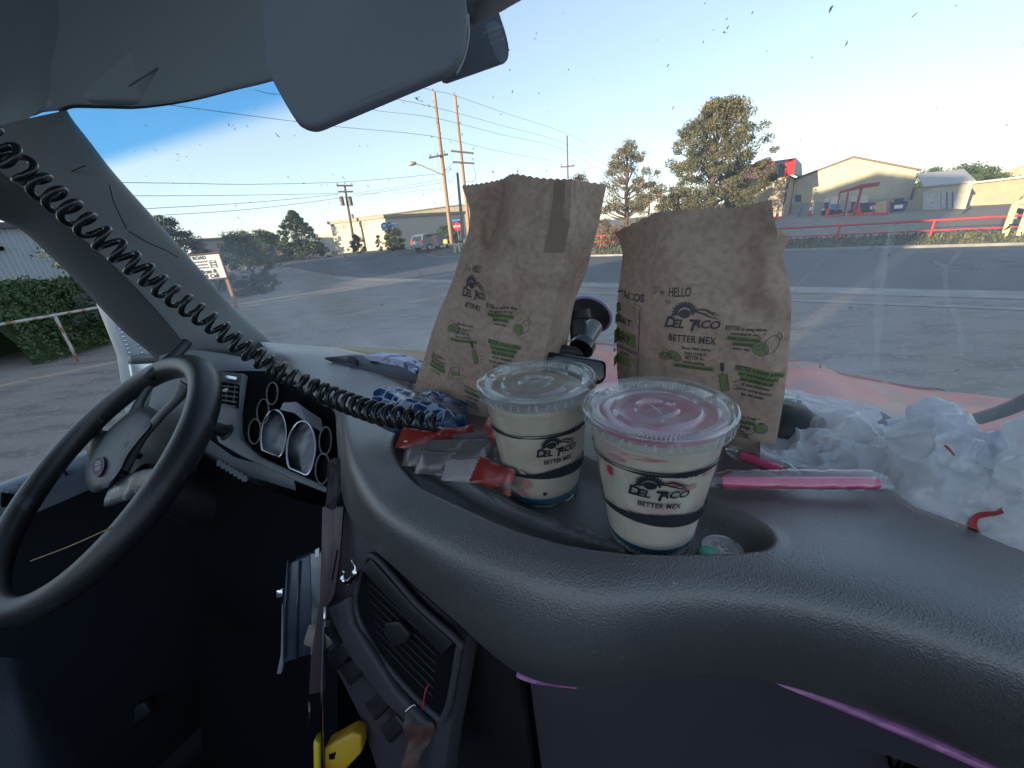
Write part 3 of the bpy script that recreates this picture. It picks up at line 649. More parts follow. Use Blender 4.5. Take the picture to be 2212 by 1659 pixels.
for x in (474, 492, 508): g.add(*tube([pc(x, 832, .006), pc(x - 4, 870, .006)], .0009, 6))
obj('slats', g, M_trim, vb, smooth=180)
obj('vent_tab', box(pc(487, 843, .012), (.008, .008, .006), bev=.002), M_white, vb, smooth=60)
g = G(); g.add(*lathe([(0, .030), (.009, .030), (.011, .026), (.012, .004), (.016, 0), (.016, -.003)], pc(490, 934, 0), 24, cn)); obj('light_knob', g, M_dark, clu, smooth=40)
g = G()
for k in range(7): g.add(*box(at(475 + k * 9, 1000 + k * 5.5, .73), (.010, .004, .012), np.array([cr, cf, cu]), .001))
obj('lower_vent', g, M_trim, clu)

# --- steering wheel
wc = T(-.923, .165, -.328); wn = nrm(Rv * -.043 + Fv * -.598 + Uv * .80)
wa = nrm(np.cross(wn, Uv)); wb = np.cross(wn, wa)
def pw(x, y, off=0.0): return plane_at(x, y, wc + wn * off, wn)
th = np.linspace(0, 2 * PI, 96, endpoint=False)
_p = [np.array(pw(430, 860)) - wc]; WPH = math.atan2(_p[0] @ wb, _p[0] @ wa)
wheel = obj('steering_wheel', tube([wc + .215 * (math.cos(a) * wa + math.sin(a) * wb) for a in th], [.0195 + .005 * max(0, math.cos(a - WPH)) for a in th], 20, True), M_wheel, truck, smooth=180)
def flat_tube(P, ws_, hs_, name, m):
    P = spline(P, 24); fr = frames(P); V = []; n_ = 14; t = np.linspace(0, 2 * PI, n_, endpoint=False)
    for i, (p, (tt, a, b)) in enumerate(zip(P, fr)):
        s_ = np.cross(wn, tt); s_ = nrm(s_); w_ = np.interp(i / 23, np.linspace(0, 1, len(ws_)), ws_); h_ = np.interp(i / 23, np.linspace(0, 1, len(hs_)), hs_)
        V.append(p + np.cos(t)[:, None] * s_ * w_ + np.sin(t)[:, None] * wn * h_)
    return obj(name, grid(np.array(V), True), m, wheel, smooth=180)
flat_tube([pw(289, 905, -.030), pw(302, 870, -.022), pw(325, 830, -.008), pw(345, 800, .0), pw(352, 792, .0)], [.018, .015, .013, .018], [.010, .007, .008, .012], 'spoke', M_horn)
flat_tube([pw(262, 1020, -.03), pw(300, 955, -.028), pw(345, 900, -.018), pw(385, 858, -.006), pw(402, 830, 0)], [.014, .013, .013, .018], [.010, .007, .008, .012], 'spoke', M_horn)
flat_tube([pw(222, 985, -.035), pw(212, 950, -.03), pw(210, 920, -.015), pw(226, 890, 0)], [.028, .026, .022, .02], [.01, .009, .01, .012], 'spoke', mat('spoke_grey', (.05, .055, .058), .4, bump=('noise', 100, .3, .001)))
flat_tube([pw(250, 1060, -.035), pw(285, 1050, -.03), pw(315, 1040, -.015), pw(345, 1045, 0)], [.030, .028, .022, .02], [.01, .009, .01, .012], 'spoke', mat('spoke_chipped', (.05, .055, .058), .4, var=(35, (.26, .26, .25), .55, .6)))
hub = [(302, 877), (322, 880), (343, 902), (310, 945), (280, 985), (262, 1022), (240, 1052), (225, 1060), (200, 1062), (186, 1040), (188, 1005), (205, 970), (232, 930), (268, 896)]
hp = spline(hub, 60, True); cen = hp.mean(0)
A = np.array([[pw(*(cen + (p - cen) * s_), o) for p in hp] for s_, o in [(1.02, -.060), (1.0, -.035), (.93, -.020), (.8, -.014), (.5, -.012), (.0, -.012)]])
horn = obj('horn_pad', grid(A, True), M_horn, wheel, smooth=60)
hp2 = cen + (hp - cen) * .55 + [8, -35 * .4]
P_ = ring_px(212, 1007, 12, 22, .25); a = np.array([pw(x, y, -.008) for x, y in P_])
bd = obj('emblem', (np.concatenate([a, a - wn * .006, [a.mean(0)]]), [(i, (i + 1) % 44, 44 + (i + 1) % 44, 44 + i) for i in range(44)] + [(i, (i + 1) % 44, 88) for i in range(44)]), mat('emblem_plum', (.035, .015, .035), .5, spec=.2), horn)
obj('emblem_ring', tube(a, .0006, 6, True), M_trim, bd, smooth=180)
g = G()
for k, dy in enumerate((-9, -4, 2, 7)):
    g.add(*prism([pw(212 + x, 1007 + dy + y - x * .3, -.0075) for x, y in [(-7 + abs(k - 1.5), -1.2), (7 - abs(k - 1.5), -1.2), (7 - abs(k - 1.5), 1.4), (-7 + abs(k - 1.5), 1.4)]], wn * .0004))
obj('emblem_lettering', g, mat('emblem_pale', (.22, .20, .22), .4), bd)
V2, F2 = text2('SRS', 12, bold=.02, xs=.7); q = G(); q.add([pw(270 + a * .5 + b * .45, 960 - a * .9 - b * .3, -.0105) for a, b in V2], F2); obj('horn_lettering', q, M_black, horn)
obj('column_stalk', tube([pw(300, 985, -.09), pw(230, 980, -.085)], .007, 10), M_dark, wheel, smooth=180)
obj('steering_column', tube([wc - wn * .05, wc - wn * .16, wc - wn * .35 + Fv * .1], [.03, .055, .06], 20), M_dark, truck, smooth=60)

# --- hood seen through the lower glass, cowl and wiper
far = [(1050, 722), (1150, 733), (1250, 741), (1335, 750), (1500, 768), (1699, 799), (1811, 811), (1977, 844), (2060, 872), (2185, 923), (2330, 985)]
nr = np.linspace(-.62, .95, len(far))
R0 = [atf(x, y, 1.55) for x, y in far]
rws = [[p - Uv * .35 + Fv * .1 for p in R0], [p - Uv * .03 + Fv * .03 for p in R0], R0]
near_ = [T(r, .74, -.40) for r in nr]
for k, (w, up) in enumerate([(.3, .03), (.6, .035), (.85, .012), (1, 0)]): rws.append([a * (1 - w) + b * w + Uv * (up + .015 * math.sin(3.1 * j / 2 + .4)) for j, (a, b) in enumerate(zip(R0, near_))])
A = surf(rws, 50, 90)
for j in range(90):   # two raised flanks and a centre crease
    x = j / 89; A[:, j, 2] += .03 * math.exp(-((x - .52) / .05) ** 2) + .025 * math.exp(-((x - .78) / .06) ** 2)
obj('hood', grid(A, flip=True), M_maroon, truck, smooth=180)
obj('cowl', grid(np.array([[T(r, f, u) for r in np.linspace(-1.1, 1.1, 30)] for f, u in [(.66, -.30), (.70, -.36), (.78, -.42), (.80, -.6)]])), M_rubber, truck, smooth=60)
obj('wiper', tube(spline([wsp(x, y, -.03) for x, y in [(2110, 905), (2160, 890), (2212, 868), (2300, 820)]], 16), .008, 8), M_rubber, truck, smooth=60)

# --- vent and buttons in the centre console
s0 = seam_curve[235]; s1 = seam_curve[330]
kn = nrm(np.cross(s1 - s0, at(1000, 1640, .37) - s0)); kn = kn if kn @ (CAM - s0) > 0 else -kn
kp = s0 + kn * .0
def pk(x, y, off=0.0): return plane_at(x, y, kp + kn * off, kn)
def c6(x, y): return ((1000 + x / 1.703) / 1.8228, (2050 + y / 1.703) / 1.8228)
face = obj('console_face', rprism([pk(*c6(x, y), -.004) for x, y in [(610, -60), (760, 150), (1000, 380), (1300, 660), (1420, 800), (1370, 1110), (1300, 1500), (1250, 1900), (900, 1900), (700, 1300), (500, 900), (470, 500), (520, 100)]], -kn * .02, .002), M_panel, truck, smooth=40)
fr_o = [(735, 310), (810, 240), (1100, 560), (1365, 800), (1370, 880), (1320, 1180), (1280, 1300), (1240, 1320), (1000, 1090), (800, 830), (690, 600), (700, 420)]
vf = obj('vent_recess', rprism([pk(*c6(x, y), .001) for x, y in fr_o], kn * .001, .0003), M_black, face)
g = G(); g.add(*tube(spline([pk(*c6(x, y), .003) for x, y in fr_o], 90, True), .0035, 8, True)); obj('vent_frame', g, M_panel, vf, smooth=180)
obj('vent_hood', rprism([pk(*c6(x, y), .002) for x, y in [(740, 305), (810, 240), (1100, 560), (1365, 800), (1290, 880), (1010, 590)]], kn * .006, .002), M_dark, vf, smooth=40)
g = G()
for k in range(7): g.add(*tube([pk(*c6(755 + k * 14, 400 + 68 * k), .003), pk(*c6(1230 - k * 5, 850 + k * 55), .003)], .0008, 6))
obj('vent_slats', g, M_dark, vf, smooth=180)
obj('vent_thumbwheel', rprism([pk(*c6(x, y), .004) for x, y in [(905, 670), (1000, 660), (1070, 740), (1050, 800), (965, 825), (900, 740)]], kn * .006, .002, 3), M_dark, vf, smooth=40)
obj('hood_edge', rprism([pk(*c6(x, y), .001) for x, y in [(545, 560), (690, 480), (700, 640), (1000, 1090), (1230, 1330), (1100, 1330), (940, 1180), (700, 880)]], kn * .012, .005, 3), M_panel, face, smooth=50)
g = None
for k, (x, y) in enumerate([(600, 850), (690, 950), (860, 1180), (960, 1330)]):
    obj('rocker_switch', rprism([pk(*c6(x + a, y + b), .002) for a, b in [(-75, 20), (40, -70), (110, 10), (60, 60), (0, 130)]], kn * .010, .003, 3), M_dark, face, smooth=40)
g = G(); pth = spline([pk(*c6(x, y), .012) for x, y in [(655, 265), (680, 310), (675, 370), (640, 410), (605, 400), (598, 360), (606, 335)]], 26); g.add(*tube(pth, [.0012] * 6 + [.004] * 14 + [.002] * 6, 10)); obj('coat_hook', g, M_chrome, face, smooth=180)

# ================================================================== THINGS IN THE CAB
# --- iced drinks
M_ink = mat('printed_ink', (.022, .024, .034), .45)
def drink_mat(name, a, b, c):
    return mat(name, a, .35, var=[(38, b, .48, .68, 3), (55, c, .56, .72, 4)], coat=.25)
M_lid = clear_mat('lid_plastic', (.95, .985, .985), .05, .10, .035, (.70, .88, .90), edge=.42)
M_shell = clear_mat('cup_plastic', (.98, .98, .98), .05, .10, .02, edge=.35)
M_blue = mat('blue_syrup', (.015, .12, .20), .3, coat=.3)
M_fruit = mat('fruit_red', (.55, .06, .08), .35)
M_fruit2 = mat('fruit_pink', (.62, .30, .28), .4)
def cup(tr_, L, rot, label, dm, topm, seedn, filltop, bits, dz=0.0, syr=.0085, rb=.033, rtp=.0455):
    base = T(tr_[0], tr_[1], 0); base[2] = TRAY
    rt = root('drink_cup', label, 'cup', base, 'plastic cups of iced drink standing in the dash tray')
    q_s = rtp / .0455
    R_ = lambda h: rb + (rtp - rb) * h / L
    toC = (CAM - base) * [1, 1, 0]; a0 = math.atan2(toC[1], toC[0]) + rot
    def cp(s, h, off=.0007):      # s metres to the right along the wall, h height
        h = np.asarray(h); r = R_(h) + off; a = a0 + np.asarray(s) / R_(.06)
        return np.stack([base[0] + r * np.cos(a), base[1] + r * np.sin(a), base[2] + h], -1)
    pr = [(0, .0025), (rb - .003, .0025), (rb - .001, 0), (rb, .001)] + [(R_(h) + (.0005 if abs(h - .031) < .001 or abs(h - .078) < .001 else 0), h) for h in np.linspace(.004, L - .016, 26)] + [(R_(L - .014) + .0008, L - .014), (R_(L - .010) + .0012, L - .009), (rtp + .0012, L - .003), (rtp, L - .002)]
    obj('cup_body', lathe(pr, base, 72), M_shell, rt, smooth=50)
    hd_ = L - filltop
    dk = [(0, .006), (rb - .002, .005), (rb - .0009, .009)] + [(R_(h) - .0009, h) for h in np.linspace(.011, hd_ - .002, 24)] + [(R_(hd_) - .003, hd_ + .0003), (.02, hd_ + .0006), (0, hd_ + .0004)]
    V, Fc = lathe(dk, base, 64)
    Cc = V.reshape(-1, 64, 3).mean(1)
    top_i = len(dk) - 3
    g = G(); nf = 64; g.V = [V]; g.F = Fc; g.n = len(V); g.M = [1 if i // 64 >= top_i - 1 else 0 for i in range(len(Fc))]
    drink = obj('drink', g, [dm, topm], rt, smooth=60)
    obj('syrup_layer', lathe([(0, .0015), (rb - .0016, .0012), (rb - .0007, .004), (R_(syr) - .0007, syr), (R_(syr) - .004, syr + .0005)], base, 48), M_blue, rt, smooth=60)
    rg2 = np.random.default_rng(seedn); g = G()
    for (s, h, w, hh, mi) in bits:
        h -= .0165 if h > .03 else .004
        k = 14; t = np.linspace(0, 2 * PI, k, endpoint=False); q_ = rg2.uniform(.75, 1.15, k)
        obj('fruit_bit', (cp(s + w * q_ * np.cos(t), h + hh * q_ * np.sin(t), -.0002), [tuple(range(k))]), [M_fruit, M_fruit2, mat('berry', (.05, .02, .03), .4)][mi], drink)
    # printing on the wall: two brushed bands, the emblem
    g = G(); n = 260; th = np.linspace(-1.62 * R_(.06) * 1, 1.62 * R_(.06), n)
    for (h0, w0, amp, ph) in [(.0890 + dz, .00085, .0004, .3), (.0905 + dz, .0003, .0006, 1.7)]:
        w = w0 * (1 + .7 * np.sin(th * 90 + ph) ** 3 + 1.2 * np.exp(-((th - .018) / .008) ** 2) * (rg2.random(n) > .25)); c_ = h0 + amp * np.sin(th * 40 + ph)
        g.add(*grid(np.array([cp(th, c_ - w), cp(th, c_ + w)])))
    edge = rg2.random(n) * .0012
    w_up = .0048 + .0026 * np.sin(th * 38 + .8) + edge; w_dn = .0022 + .001 * np.sin(th * 55)
    c_ = .0490 + dz + .0016 * np.sin(th * 30 + 2.0)
    g.add(*grid(np.array([cp(th, c_ - w_dn), cp(th, c_ + w_up * np.clip(1.15 - np.abs(th - .004) / .05, .15, 1))])))
    for k in range(26):     # dry brush hairs
        s0_ = rg2.uniform(-.05, -.012) if k % 2 else rg2.uniform(.015, .045); h0 = .0525 + dz + rg2.uniform(0, .006); Ls = rg2.uniform(.003, .010)
        ss = np.linspace(s0_, s0_ + Ls, 6); hh = h0 - np.linspace(0, .5, 6) * Ls * (1 if s0_ < 0 else -.6); ww = np.linspace(.0001, .00035, 6)
        g.add(*grid(np.array([cp(ss, hh - ww), cp(ss, hh + ww)])))
    pb = obj('printed_bands', g, M_ink, rt)
    g2 = G2(); logo_art(g2, 0, 0, .034, mex=False); V2 = g2.arr()
    gg = G(); gg.add(cp(V2[:, 0], V2[:, 1] + .0760 + dz, .0009), g2.F)
    V2, F2 = text2('BETTER MEX', .0056, bold=.025, xs=.72, sp=1.08); gg.add(cp(V2[:, 0] + .001, V2[:, 1] + .0640 + dz, .0009), F2)
    obj('printed_logo', gg, M_ink, rt)
    # lid
    lidz = base[2] + L
    prf = [(a_ * q_s, b_) for a_, b_ in [(.0470, -.0095), (.0482, -.0095), (.0484, -.0085), (.0476, -.007), (.0478, -.003), (.0492, -.0022), (.0494, -.0005), (.0485, .0010), (.0468, .0012), (.0452, .0004), (.0445, -.0018), (.0440, -.0030)]]
    lid = obj('lid', lathe(prf, [base[0], base[1], lidz], 96), M_lid, rt, smooth=60)
    g = G(); NR = 104; A = []
    for k in range(NR * 4):
        a = 2 * PI * k / (NR * 4); gap = abs(((a - a0 + 1.15) % (2 * PI)) - PI) < .06 or abs(((a - a0 - .9) % (2 * PI)) - PI) < .07
        z = (.0014 if k % 4 in (0, 1) else -.0006) if not gap else -.0004
        A.append([[base[0] + r * q_s * math.cos(a), base[1] + r * q_s * math.sin(a), lidz - .003 + zz + (z if 0 < i < 3 else 0)] for i, (r, zz) in enumerate([(.0440, 0), (.0425, .0012), (.0385, .0005), (.0372, -.0012), (.0355, -.0014)])])
    A = np.array(A).transpose(1, 0, 2); obj('lid_ribs', grid(A, True), clear_mat('rib_plastic', (.94, .98, .98), .12, .12, .09, (.8, .92, .94), edge=.6) if 'rib_plastic' not in bpy.data.materials else bpy.data.materials['rib_plastic'], lid, smooth=20)
    prf = [(.0355, -.0044), (.0300, -.0042), (.0285, -.0016), (.0276, -.0010), (.0270, -.0016), (.0265, -.0030), (.0150, -.0030), (.0138, -.0014), (.0130, -.0012), (.0122, -.0020), (.0115, -.0045), (0, -.0046)]; prf = [(a_ * q_s, b_) for a_, b_ in prf]
    obj('lid_disc', lathe(prf, [base[0], base[1], lidz], 72), M_lid, lid, smooth=40)
    # crossed straw slit, stamped mark, the clip tabs of the skirt
    g = G(); zc = lidz - .0040
    for a in (a0 + .4, a0 + .4 + PI / 2):
        d = np.array([math.cos(a), math.sin(a), 0]); g.add(*tube([[base[0], base[1], zc] - d * .008, [base[0], base[1], zc + .0006], [base[0], base[1], zc] + d * .008], .0003, 6))
    for k in range(3):
        c = np.array([base[0] + .018 * math.cos(a0 + .05), base[1] + .018 * math.sin(a0 + .05), lidz - .0026]); a, b = [2 * PI * j / 3 + a0 for j in (k, k + 1)]
        g.add(*tube([c + .0022 * np.array([math.cos(a), math.sin(a), 0]), c + .0022 * np.array([math.cos(b), math.sin(b), 0])], .0002, 5))
    obj('straw_slit', g, M_lid, lid)
    g = G()
    for k in range(44):
        a = 2 * PI * (k + .5) / 44; d = np.array([math.cos(a), math.sin(a), 0]); e = np.array([-d[1], d[0], 0]); c = np.array([base[0], base[1], lidz - .0065]) + d * .0483 * q_s
        sk = .0012 if k % 2 else -.0012
        g.add([c - e * .0007 - Uv * .0022, c + e * .0007 - Uv * .0022 + e * 0, c + e * (.0007 + sk) + Uv * .003, c + e * (-.0007 + sk) + Uv * .003], [(0, 1, 2, 3)])
    obj('skirt_tabs', g, clear_mat('tab_plastic', (1, 1, 1), .25, .1, .35, (.9, .95, .95), edge=.7) if 'tab_plastic' not in bpy.data.materials else bpy.data.materials['tab_plastic'], lid)
    return rt
cup((-.034, .239), .111, rad(6), 'nearer cup of creamy drink with pink fruit showing under its clear lid', drink_mat('drink_cream_pink', (.72, .65, .52), (.68, .50, .45), (.60, .64, .52)), mat('pink_surface', (.66, .24, .31), .3, var=(45, (.72, .44, .50), .45, .65), coat=.1), 3, .0055,
    [(-.030, .093, .0028, .0042, 0), (-.024, .106, .006, .002, 1), (.008, .094, .004, .0028, 1), (.014, .090, .0022, .002, 1), (.019, .090, .003, .0025, 1), (.028, .097, .004, .0025, 1), (-.010, .111, .012, .0016, 1), (.004, .087, .002, .0015, 1), (.0, .06, .0012, .0014, 1), (.024, .066, .002, .0018, 1)], -.005, .020, .0275, .0432)
cup((-.134, .272), .106, rad(19), 'clear plastic cup of plain cream drink behind the nearer cup, beside the sauce packets', drink_mat('drink_cream', (.66, .57, .44), (.58, .48, .38), (.58, .58, .44)), mat('cream_surface', (.46, .36, .32), .35, var=(45, (.58, .44, .42), .4, .65), coat=.3), 5, .011,
    [(-.012, .020, .0022, .0022, 2), (-.030, .030, .007, .006, 1), (-.036, .018, .006, .005, 1)], -.0165)

# --- paper bags
M_paper = mat('kraft_paper', (.48, .345, .265), .75, var=[(160, (.39, .275, .21), .42, .62, 8), (7, (.54, .39, .30), .45, .7)], bump=[('noise', 260, .25, .0008), ('noise', 40, .15, .003), ('crease', 13, .5, .004), ('crease', 44, .25, .0015)])
M_pin = mat('bag_ink', (.075, .072, .078), .7)
M_grn = mat('bag_green', (.19, .24, .085), .7)
BS = .94
def make_bag(name, label, rows_, back, crump, seed, base_px):
    ctrl = []; NF = 46
    FR = []; 
    for r_ in rows_: FR.append([atf(x, y, f_ * BS) for x, y, f_ in r_])
    FR = np.array(FR); nr_ = 90
    A = surf(FR, nr_, NF)
    LFc, RFc = A[:, 0], A[:, -1]
    BK = back(A)   # (nr, k, 3) control columns continuing round the back
    cols_ = [A]; prev = RFc
    ctrlb = [BK[:, i] for i in range(BK.shape[1])] + [LFc]
    for c in ctrlb:
        t_ = np.linspace(0, 1, 10)[1:, None, None]; seg = (prev[None] * (1 - t_) + c[None] * t_).transpose(1, 0, 2); cols_.append(seg); prev = c
    A = np.concatenate(cols_, 1)[:, :-1]
    fade = np.clip(np.linspace(0, 1, nr_) * -1 + 1, 0, 1) * .75 + .25      # rows run top -> bottom
    D = facet(A.reshape(-1, 3), 9, seed).reshape(A.shape[:2]) * crump * 2.6 + facet(A.reshape(-1, 3), 30, seed + 1).reshape(A.shape[:2]) * crump * .7 + ridge(A.reshape(-1, 3), 26, 2).reshape(A.shape[:2]) * crump * .18 + (worley(A.reshape(-1, 3), 26, seed + 5) - .4).reshape(A.shape[:2]) * crump * 1.6
    A = A + Fv * (D * fade[:, None])[..., None]
    # pinking along the mouth: a saw-tooth cut
    n_ = A.shape[1]; A[0, :, 2] += np.where(np.arange(n_) % 2, .0011, -.0003)
    low = A[:, :, 2] < TRAY + .001; A[:, :, 2] = np.where(low, TRAY + .001, A[:, :, 2])
    V, Fc = grid(A, True); Fc = Fc + [tuple((nr_ - 1) * n_ + j for j in range(n_))]
    b0 = A[-1].mean(0); b0[2] = TRAY
    o = link(name, V, Fc, [M_paper], 35, loc=b0); tag(o, label, 'paper bag', 'brown paper takeaway bags on the dash')
    sd_ = o.modifiers.new('paper', 'SOLIDIFY'); sd_.thickness = .0003
    return o, BVHTree.FromPolygons([Vector(v) for v in V], Fc)
def onto(bvh, P, d, off=.0007):
    d = np.array(d, float); h = bvh.ray_cast(Vector(P - d * .25), Vector(d), .6)
    return (np.array(h[0]) if h[0] else P) - d * off
def stamp(parent, bvh, px, art, rot, name, mats, d=Fv, squash=1.0):
    v = nrm(ray(*px)); h = bvh.ray_cast(Vector(CAM), Vector(v)); c = np.array(h[0]) if h[0] else atf(*px, .41)
    d = nrm(d); X = nrm(np.cross(d, Uv)); Y = np.cross(X, d); ca, sa = math.cos(rot), math.sin(rot); X, Y = X * ca + Y * sa, -X * sa + Y * ca
    if isinstance(art, G2): V2, F2, M2 = art.arr(), art.F, art.M
    V2 = V2 * [squash, 1]
    # keep layers apart: green under ink
    offs = np.full(len(V2), .0006)
    for f, m_i in zip(F2, M2):
        for i in f: offs[i] = .0006 if m_i == 1 else .0009
    V = np.array([onto(bvh, c + X * a + Y * b, d, o_) for (a, b), o_ in zip(V2, offs)])
    g = G(); g.V = [V]; g.F = F2; g.M = M2; g.n = len(V)
    return obj(name, g, mats, parent)
def hl(g2, x0, y0, x1, y1):
    nx = max(2, int((x1 - x0) / .003)); V = [[x0 + (x1 - x0) * i / nx, y] for y in (y0, (y0 + y1) / 2, y1) for i in range(nx + 1)]
    g2.add(np.array(V), [(j * (nx + 1) + i, j * (nx + 1) + i + 1, (j + 1) * (nx + 1) + i + 1, (j + 1) * (nx + 1) + i) for j in range(2) for i in range(nx)], 1)
def para(lines, pitch, sz, hls=(), align='CENTER'):
    g2 = G2(); y = pitch * (len(lines) - 1) / 2
    for k, ln in enumerate(lines):
        parts = ln if isinstance(ln, list) else [ln]
        ws2 = []; tot = 0
        for p_ in parts:
            big = p_.startswith('*'); t = p_.lstrip('*'); V2, F2 = text2(t, sz * (1.5 if big else 1), bold=.03 if not big else .02, xs=.62 if big else .93, align='L'); w = V2[:, 0].max(); ws2.append((V2, F2, w, big)); tot += w + sz * .3
        tot -= sz * .3; x = -tot / 2 if align == 'CENTER' else (0 if align == 'L' else -tot)
        if k in hls: hl(g2, x - sz * .25, y - sz * .32, x + tot + sz * .25, y + sz * .95)
        for V2, F2, w, big in ws2: g2.add(V2 + [x, y - (sz * .12 if big else 0)], F2, 0); x += w + sz * .3
        y -= pitch
    return g2
def art_avocado(s=.012):
    g = G2(); g.disc(-.003, -.002, .0062, .0050, 1, tilt=-.6); g.ring(-.003, -.002, .0066, .0054, .0005, 0, tilt=-.6); g.ring(-.0036, -.0012, .0024, .0022, .0004, 0)
    g.ring(.0045, .0025, .0048, .0078, .00045, 0, tilt=-.25); g.line([(.0065, .0095), (.0085, .013), (.0105, .009), (.0095, .006)], .0005)
    for x, y in [(.004, .001), (.0055, .003), (.0035, .004), (.005, -.001), (.006, .005)]: g.disc(x, y, .0003, .0003, 0, 5)
    for x, y in [(-.005, .008), (-.002, .0105)]: g.line([(x - .0015, y), (x + .0015, y)], .0003); g.line([(x, y - .0015), (x, y + .0015)], .0003)
    return g
def art_beans():
    g = G2(); g.disc(-.004, -.001, .0058, .0036, 1, tilt=.2); g.ring(-.004, -.001, .0062, .004, .0005, 0, tilt=.2); g.disc(.0045, .001, .0064, .0040, 1, tilt=-.45); g.ring(.0045, .001, .0068, .0044, .0005, 0, tilt=-.45)
    for k in range(9): g.disc(-.008 + k * .0019, -.001 + .002 * math.sin(k * 2.1), .0011, .0006, 0, 7, tilt=k)
    for x, y in [(-.006, .0075), (-.003, .0062)]: g.line([(x - .0016, y), (x + .0016, y)], .0003); g.line([(x, y - .0016), (x, y + .0016)], .0003)
    return g
def art_spatula():
    g = G2(); g.line([(-.006, .014), (-.0045, .006)], .0032, 0); g.line([(-.0045, .006), (-.0038, .002)], [.001, .0007]); P = [(-.0065, .002), (-.0005, .0035), (.004, -.012), (-.0025, -.0145)]
    V = [(np.array(P[0]) * (1 - a) + np.array(P[1]) * a) * (1 - b) + (np.array(P[3]) * (1 - a) + np.array(P[2]) * a) * b for b in np.linspace(0, 1, 6) for a in np.linspace(0, 1, 4)]
    g.add(np.array(V), [(4 * i + j, 4 * i + j + 1, 4 * i + 5 + j, 4 * i + 4 + j) for i in range(5) for j in range(3)], 1)
    for a, b in zip(P, P[1:] + P[:1]): g.line([a, b], .0005)
    for k in range(3): g.line([(-.0015 + k * .001, -.006 - k * .002), (.0005 + k * .001, -.003 - k * .002)], .0003)
    for a, b in [((.006, -.004), (.010, -.001)), ((.0062, -.0065), (.0108, -.0062)), ((.006, -.009), (.0098, -.0115))]: g.line([a, b], .0006)
    return g
def art_tomato():
    g = G2(); g.disc(.0055, .0005, .0052, .0050, 1); g.ring(.0055, .0015, .0056, .0054, .0005); g.ring(-.004, -.0008, .0062, .0062, .0006)
    for k in range(6): a = k * PI / 3 + .3; g.line([(-.004, -.0008), (-.004 + .0048 * math.cos(a), -.0008 + .0048 * math.sin(a))], [.0014, .0003])
    for k in range(4): a = k * PI / 2 + .6; g.line([(.0055, .006), (.0055 + .0026 * math.cos(a), .006 + .0014 * math.sin(a))], .0005)
    for x, y in [(-.001, .0095), (.003, .0108)]: g.line([(x - .0016, y), (x + .0016, y)], .0003); g.line([(x, y - .0016), (x, y + .0016)], .0003)
    return g
def art_grater():
    g = G2(); P = [(-.004, .008), (.005, .0085), (.007, -.002), (-.003, -.003)]
    for a, b in zip(P, P[1:] + P[:1]): g.line([a, b], .0005)
    V = [(np.array((-.0038, .001)) * (1 - a) + np.array((.0058, .002)) * a) * (1 - b) + (np.array((-.003, -.003)) * (1 - a) + np.array((.007, -.002)) * a) * b for b in np.linspace(0, 1, 3) for a in np.linspace(0, 1, 5)]
    g.add(np.array(V), [(5 * i + j, 5 * i + j + 1, 5 * i + 6 + j, 5 * i + 5 + j) for i in range(2) for j in range(4)], 1)
    g.line([(-.004, .008), (-.008, -.002), (-.006, -.010), (-.003, -.003)], .0006); return g
def say_hello(g, x, y, s):
    g.line([(x - .016 * s, y + .001 * s), (x - .018 * s, y + .0045 * s), (x - .014 * s, y + .006 * s), (x - .015 * s, y + .002 * s), (x - .018 * s, y - .001 * s), (x - .020 * s, y + .0005 * s)], .0004)
    V2, F2 = text2('ay', .007 * s, xs=.8, shear=.35); g.add(V2, F2, 0, ox=x - .010 * s, oy=y)
    V2, F2 = text2('HELLO', .0115 * s, xs=.56, bold=.01); g.add(V2, F2, 0, ox=x + .006 * s, oy=y - .001 * s, rot=.05)
    V2, F2 = text2('to', .006 * s, shear=.3); g.add(V2, F2, 0, ox=x - .004 * s, oy=y - .0075 * s)
TXT = dict(a=(['*BETTER', 'is using whole'], 'avocados in our', 'fresh house-made', 'guacamole', 'every day.'), b=('Since 1964, we\'ve', 'been doing it', ['*BETTER', 'by'], 'slow-cooking', 'our beans from scratch.'),
           c=(['*BETTER', 'is freshly grilling'], 'our marinated steak', 'and chicken in all', 'of our kitchens,', 'not in some factory', 'far, far away.'), d=('Preparing our fresh', 'house-made pico', 'de gallo daily', 'isn\'t easier,', ['but it\'s', '*BETTER.']),
           e=('Our cheddar is', ['*BETTER', 'because'], 'it\'s grated from', 'the block by hand', 'every day.'))
# right-hand bag
rowsR = [[(1425, 457, .430), (1482, 453, .428), (1545, 450, .425), (1605, 447, .421), (1634, 440, .418), (1665, 433, .415)],
 [(1388, 515, .438), (1455, 510, .424), (1535, 505, .420), (1605, 500, .417), (1640, 492, .416), (1673, 480, .413)],
 [(1376, 565, .436), (1450, 560, .414), (1530, 556, .412), (1610, 552, .413), (1652, 548, .409), (1687, 545, .412)],
 [(1366, 640, .432), (1440, 638, .410), (1525, 635, .408), (1610, 630, .408), (1660, 625, .402), (1706, 630, .413)],
 [(1372, 705, .428), (1445, 707, .409), (1530, 708, .407), (1615, 706, .405), (1662, 704, .409), (1707, 700, .411)],
 [(1399, 790, .424), (1460, 797, .411), (1540, 802, .409), (1615, 806, .408), (1660, 808, .404), (1698, 812, .409)],
 [(1403, 870, .422), (1465, 882, .413), (1540, 890, .411), (1610, 896, .410), (1652, 898, .409), (1686, 902, .408)],
 [(1402, 938, .420), (1468, 951, .414), (1540, 968, .412), (1612, 981, .410), (1645, 987, .409), (1669, 991, .408)]]
gl_px = spline([(1327, 503), (1342, 530), (1345, 560), (1338, 622), (1333, 700), (1334, 800), (1342, 880), (1352, 925)], 90)
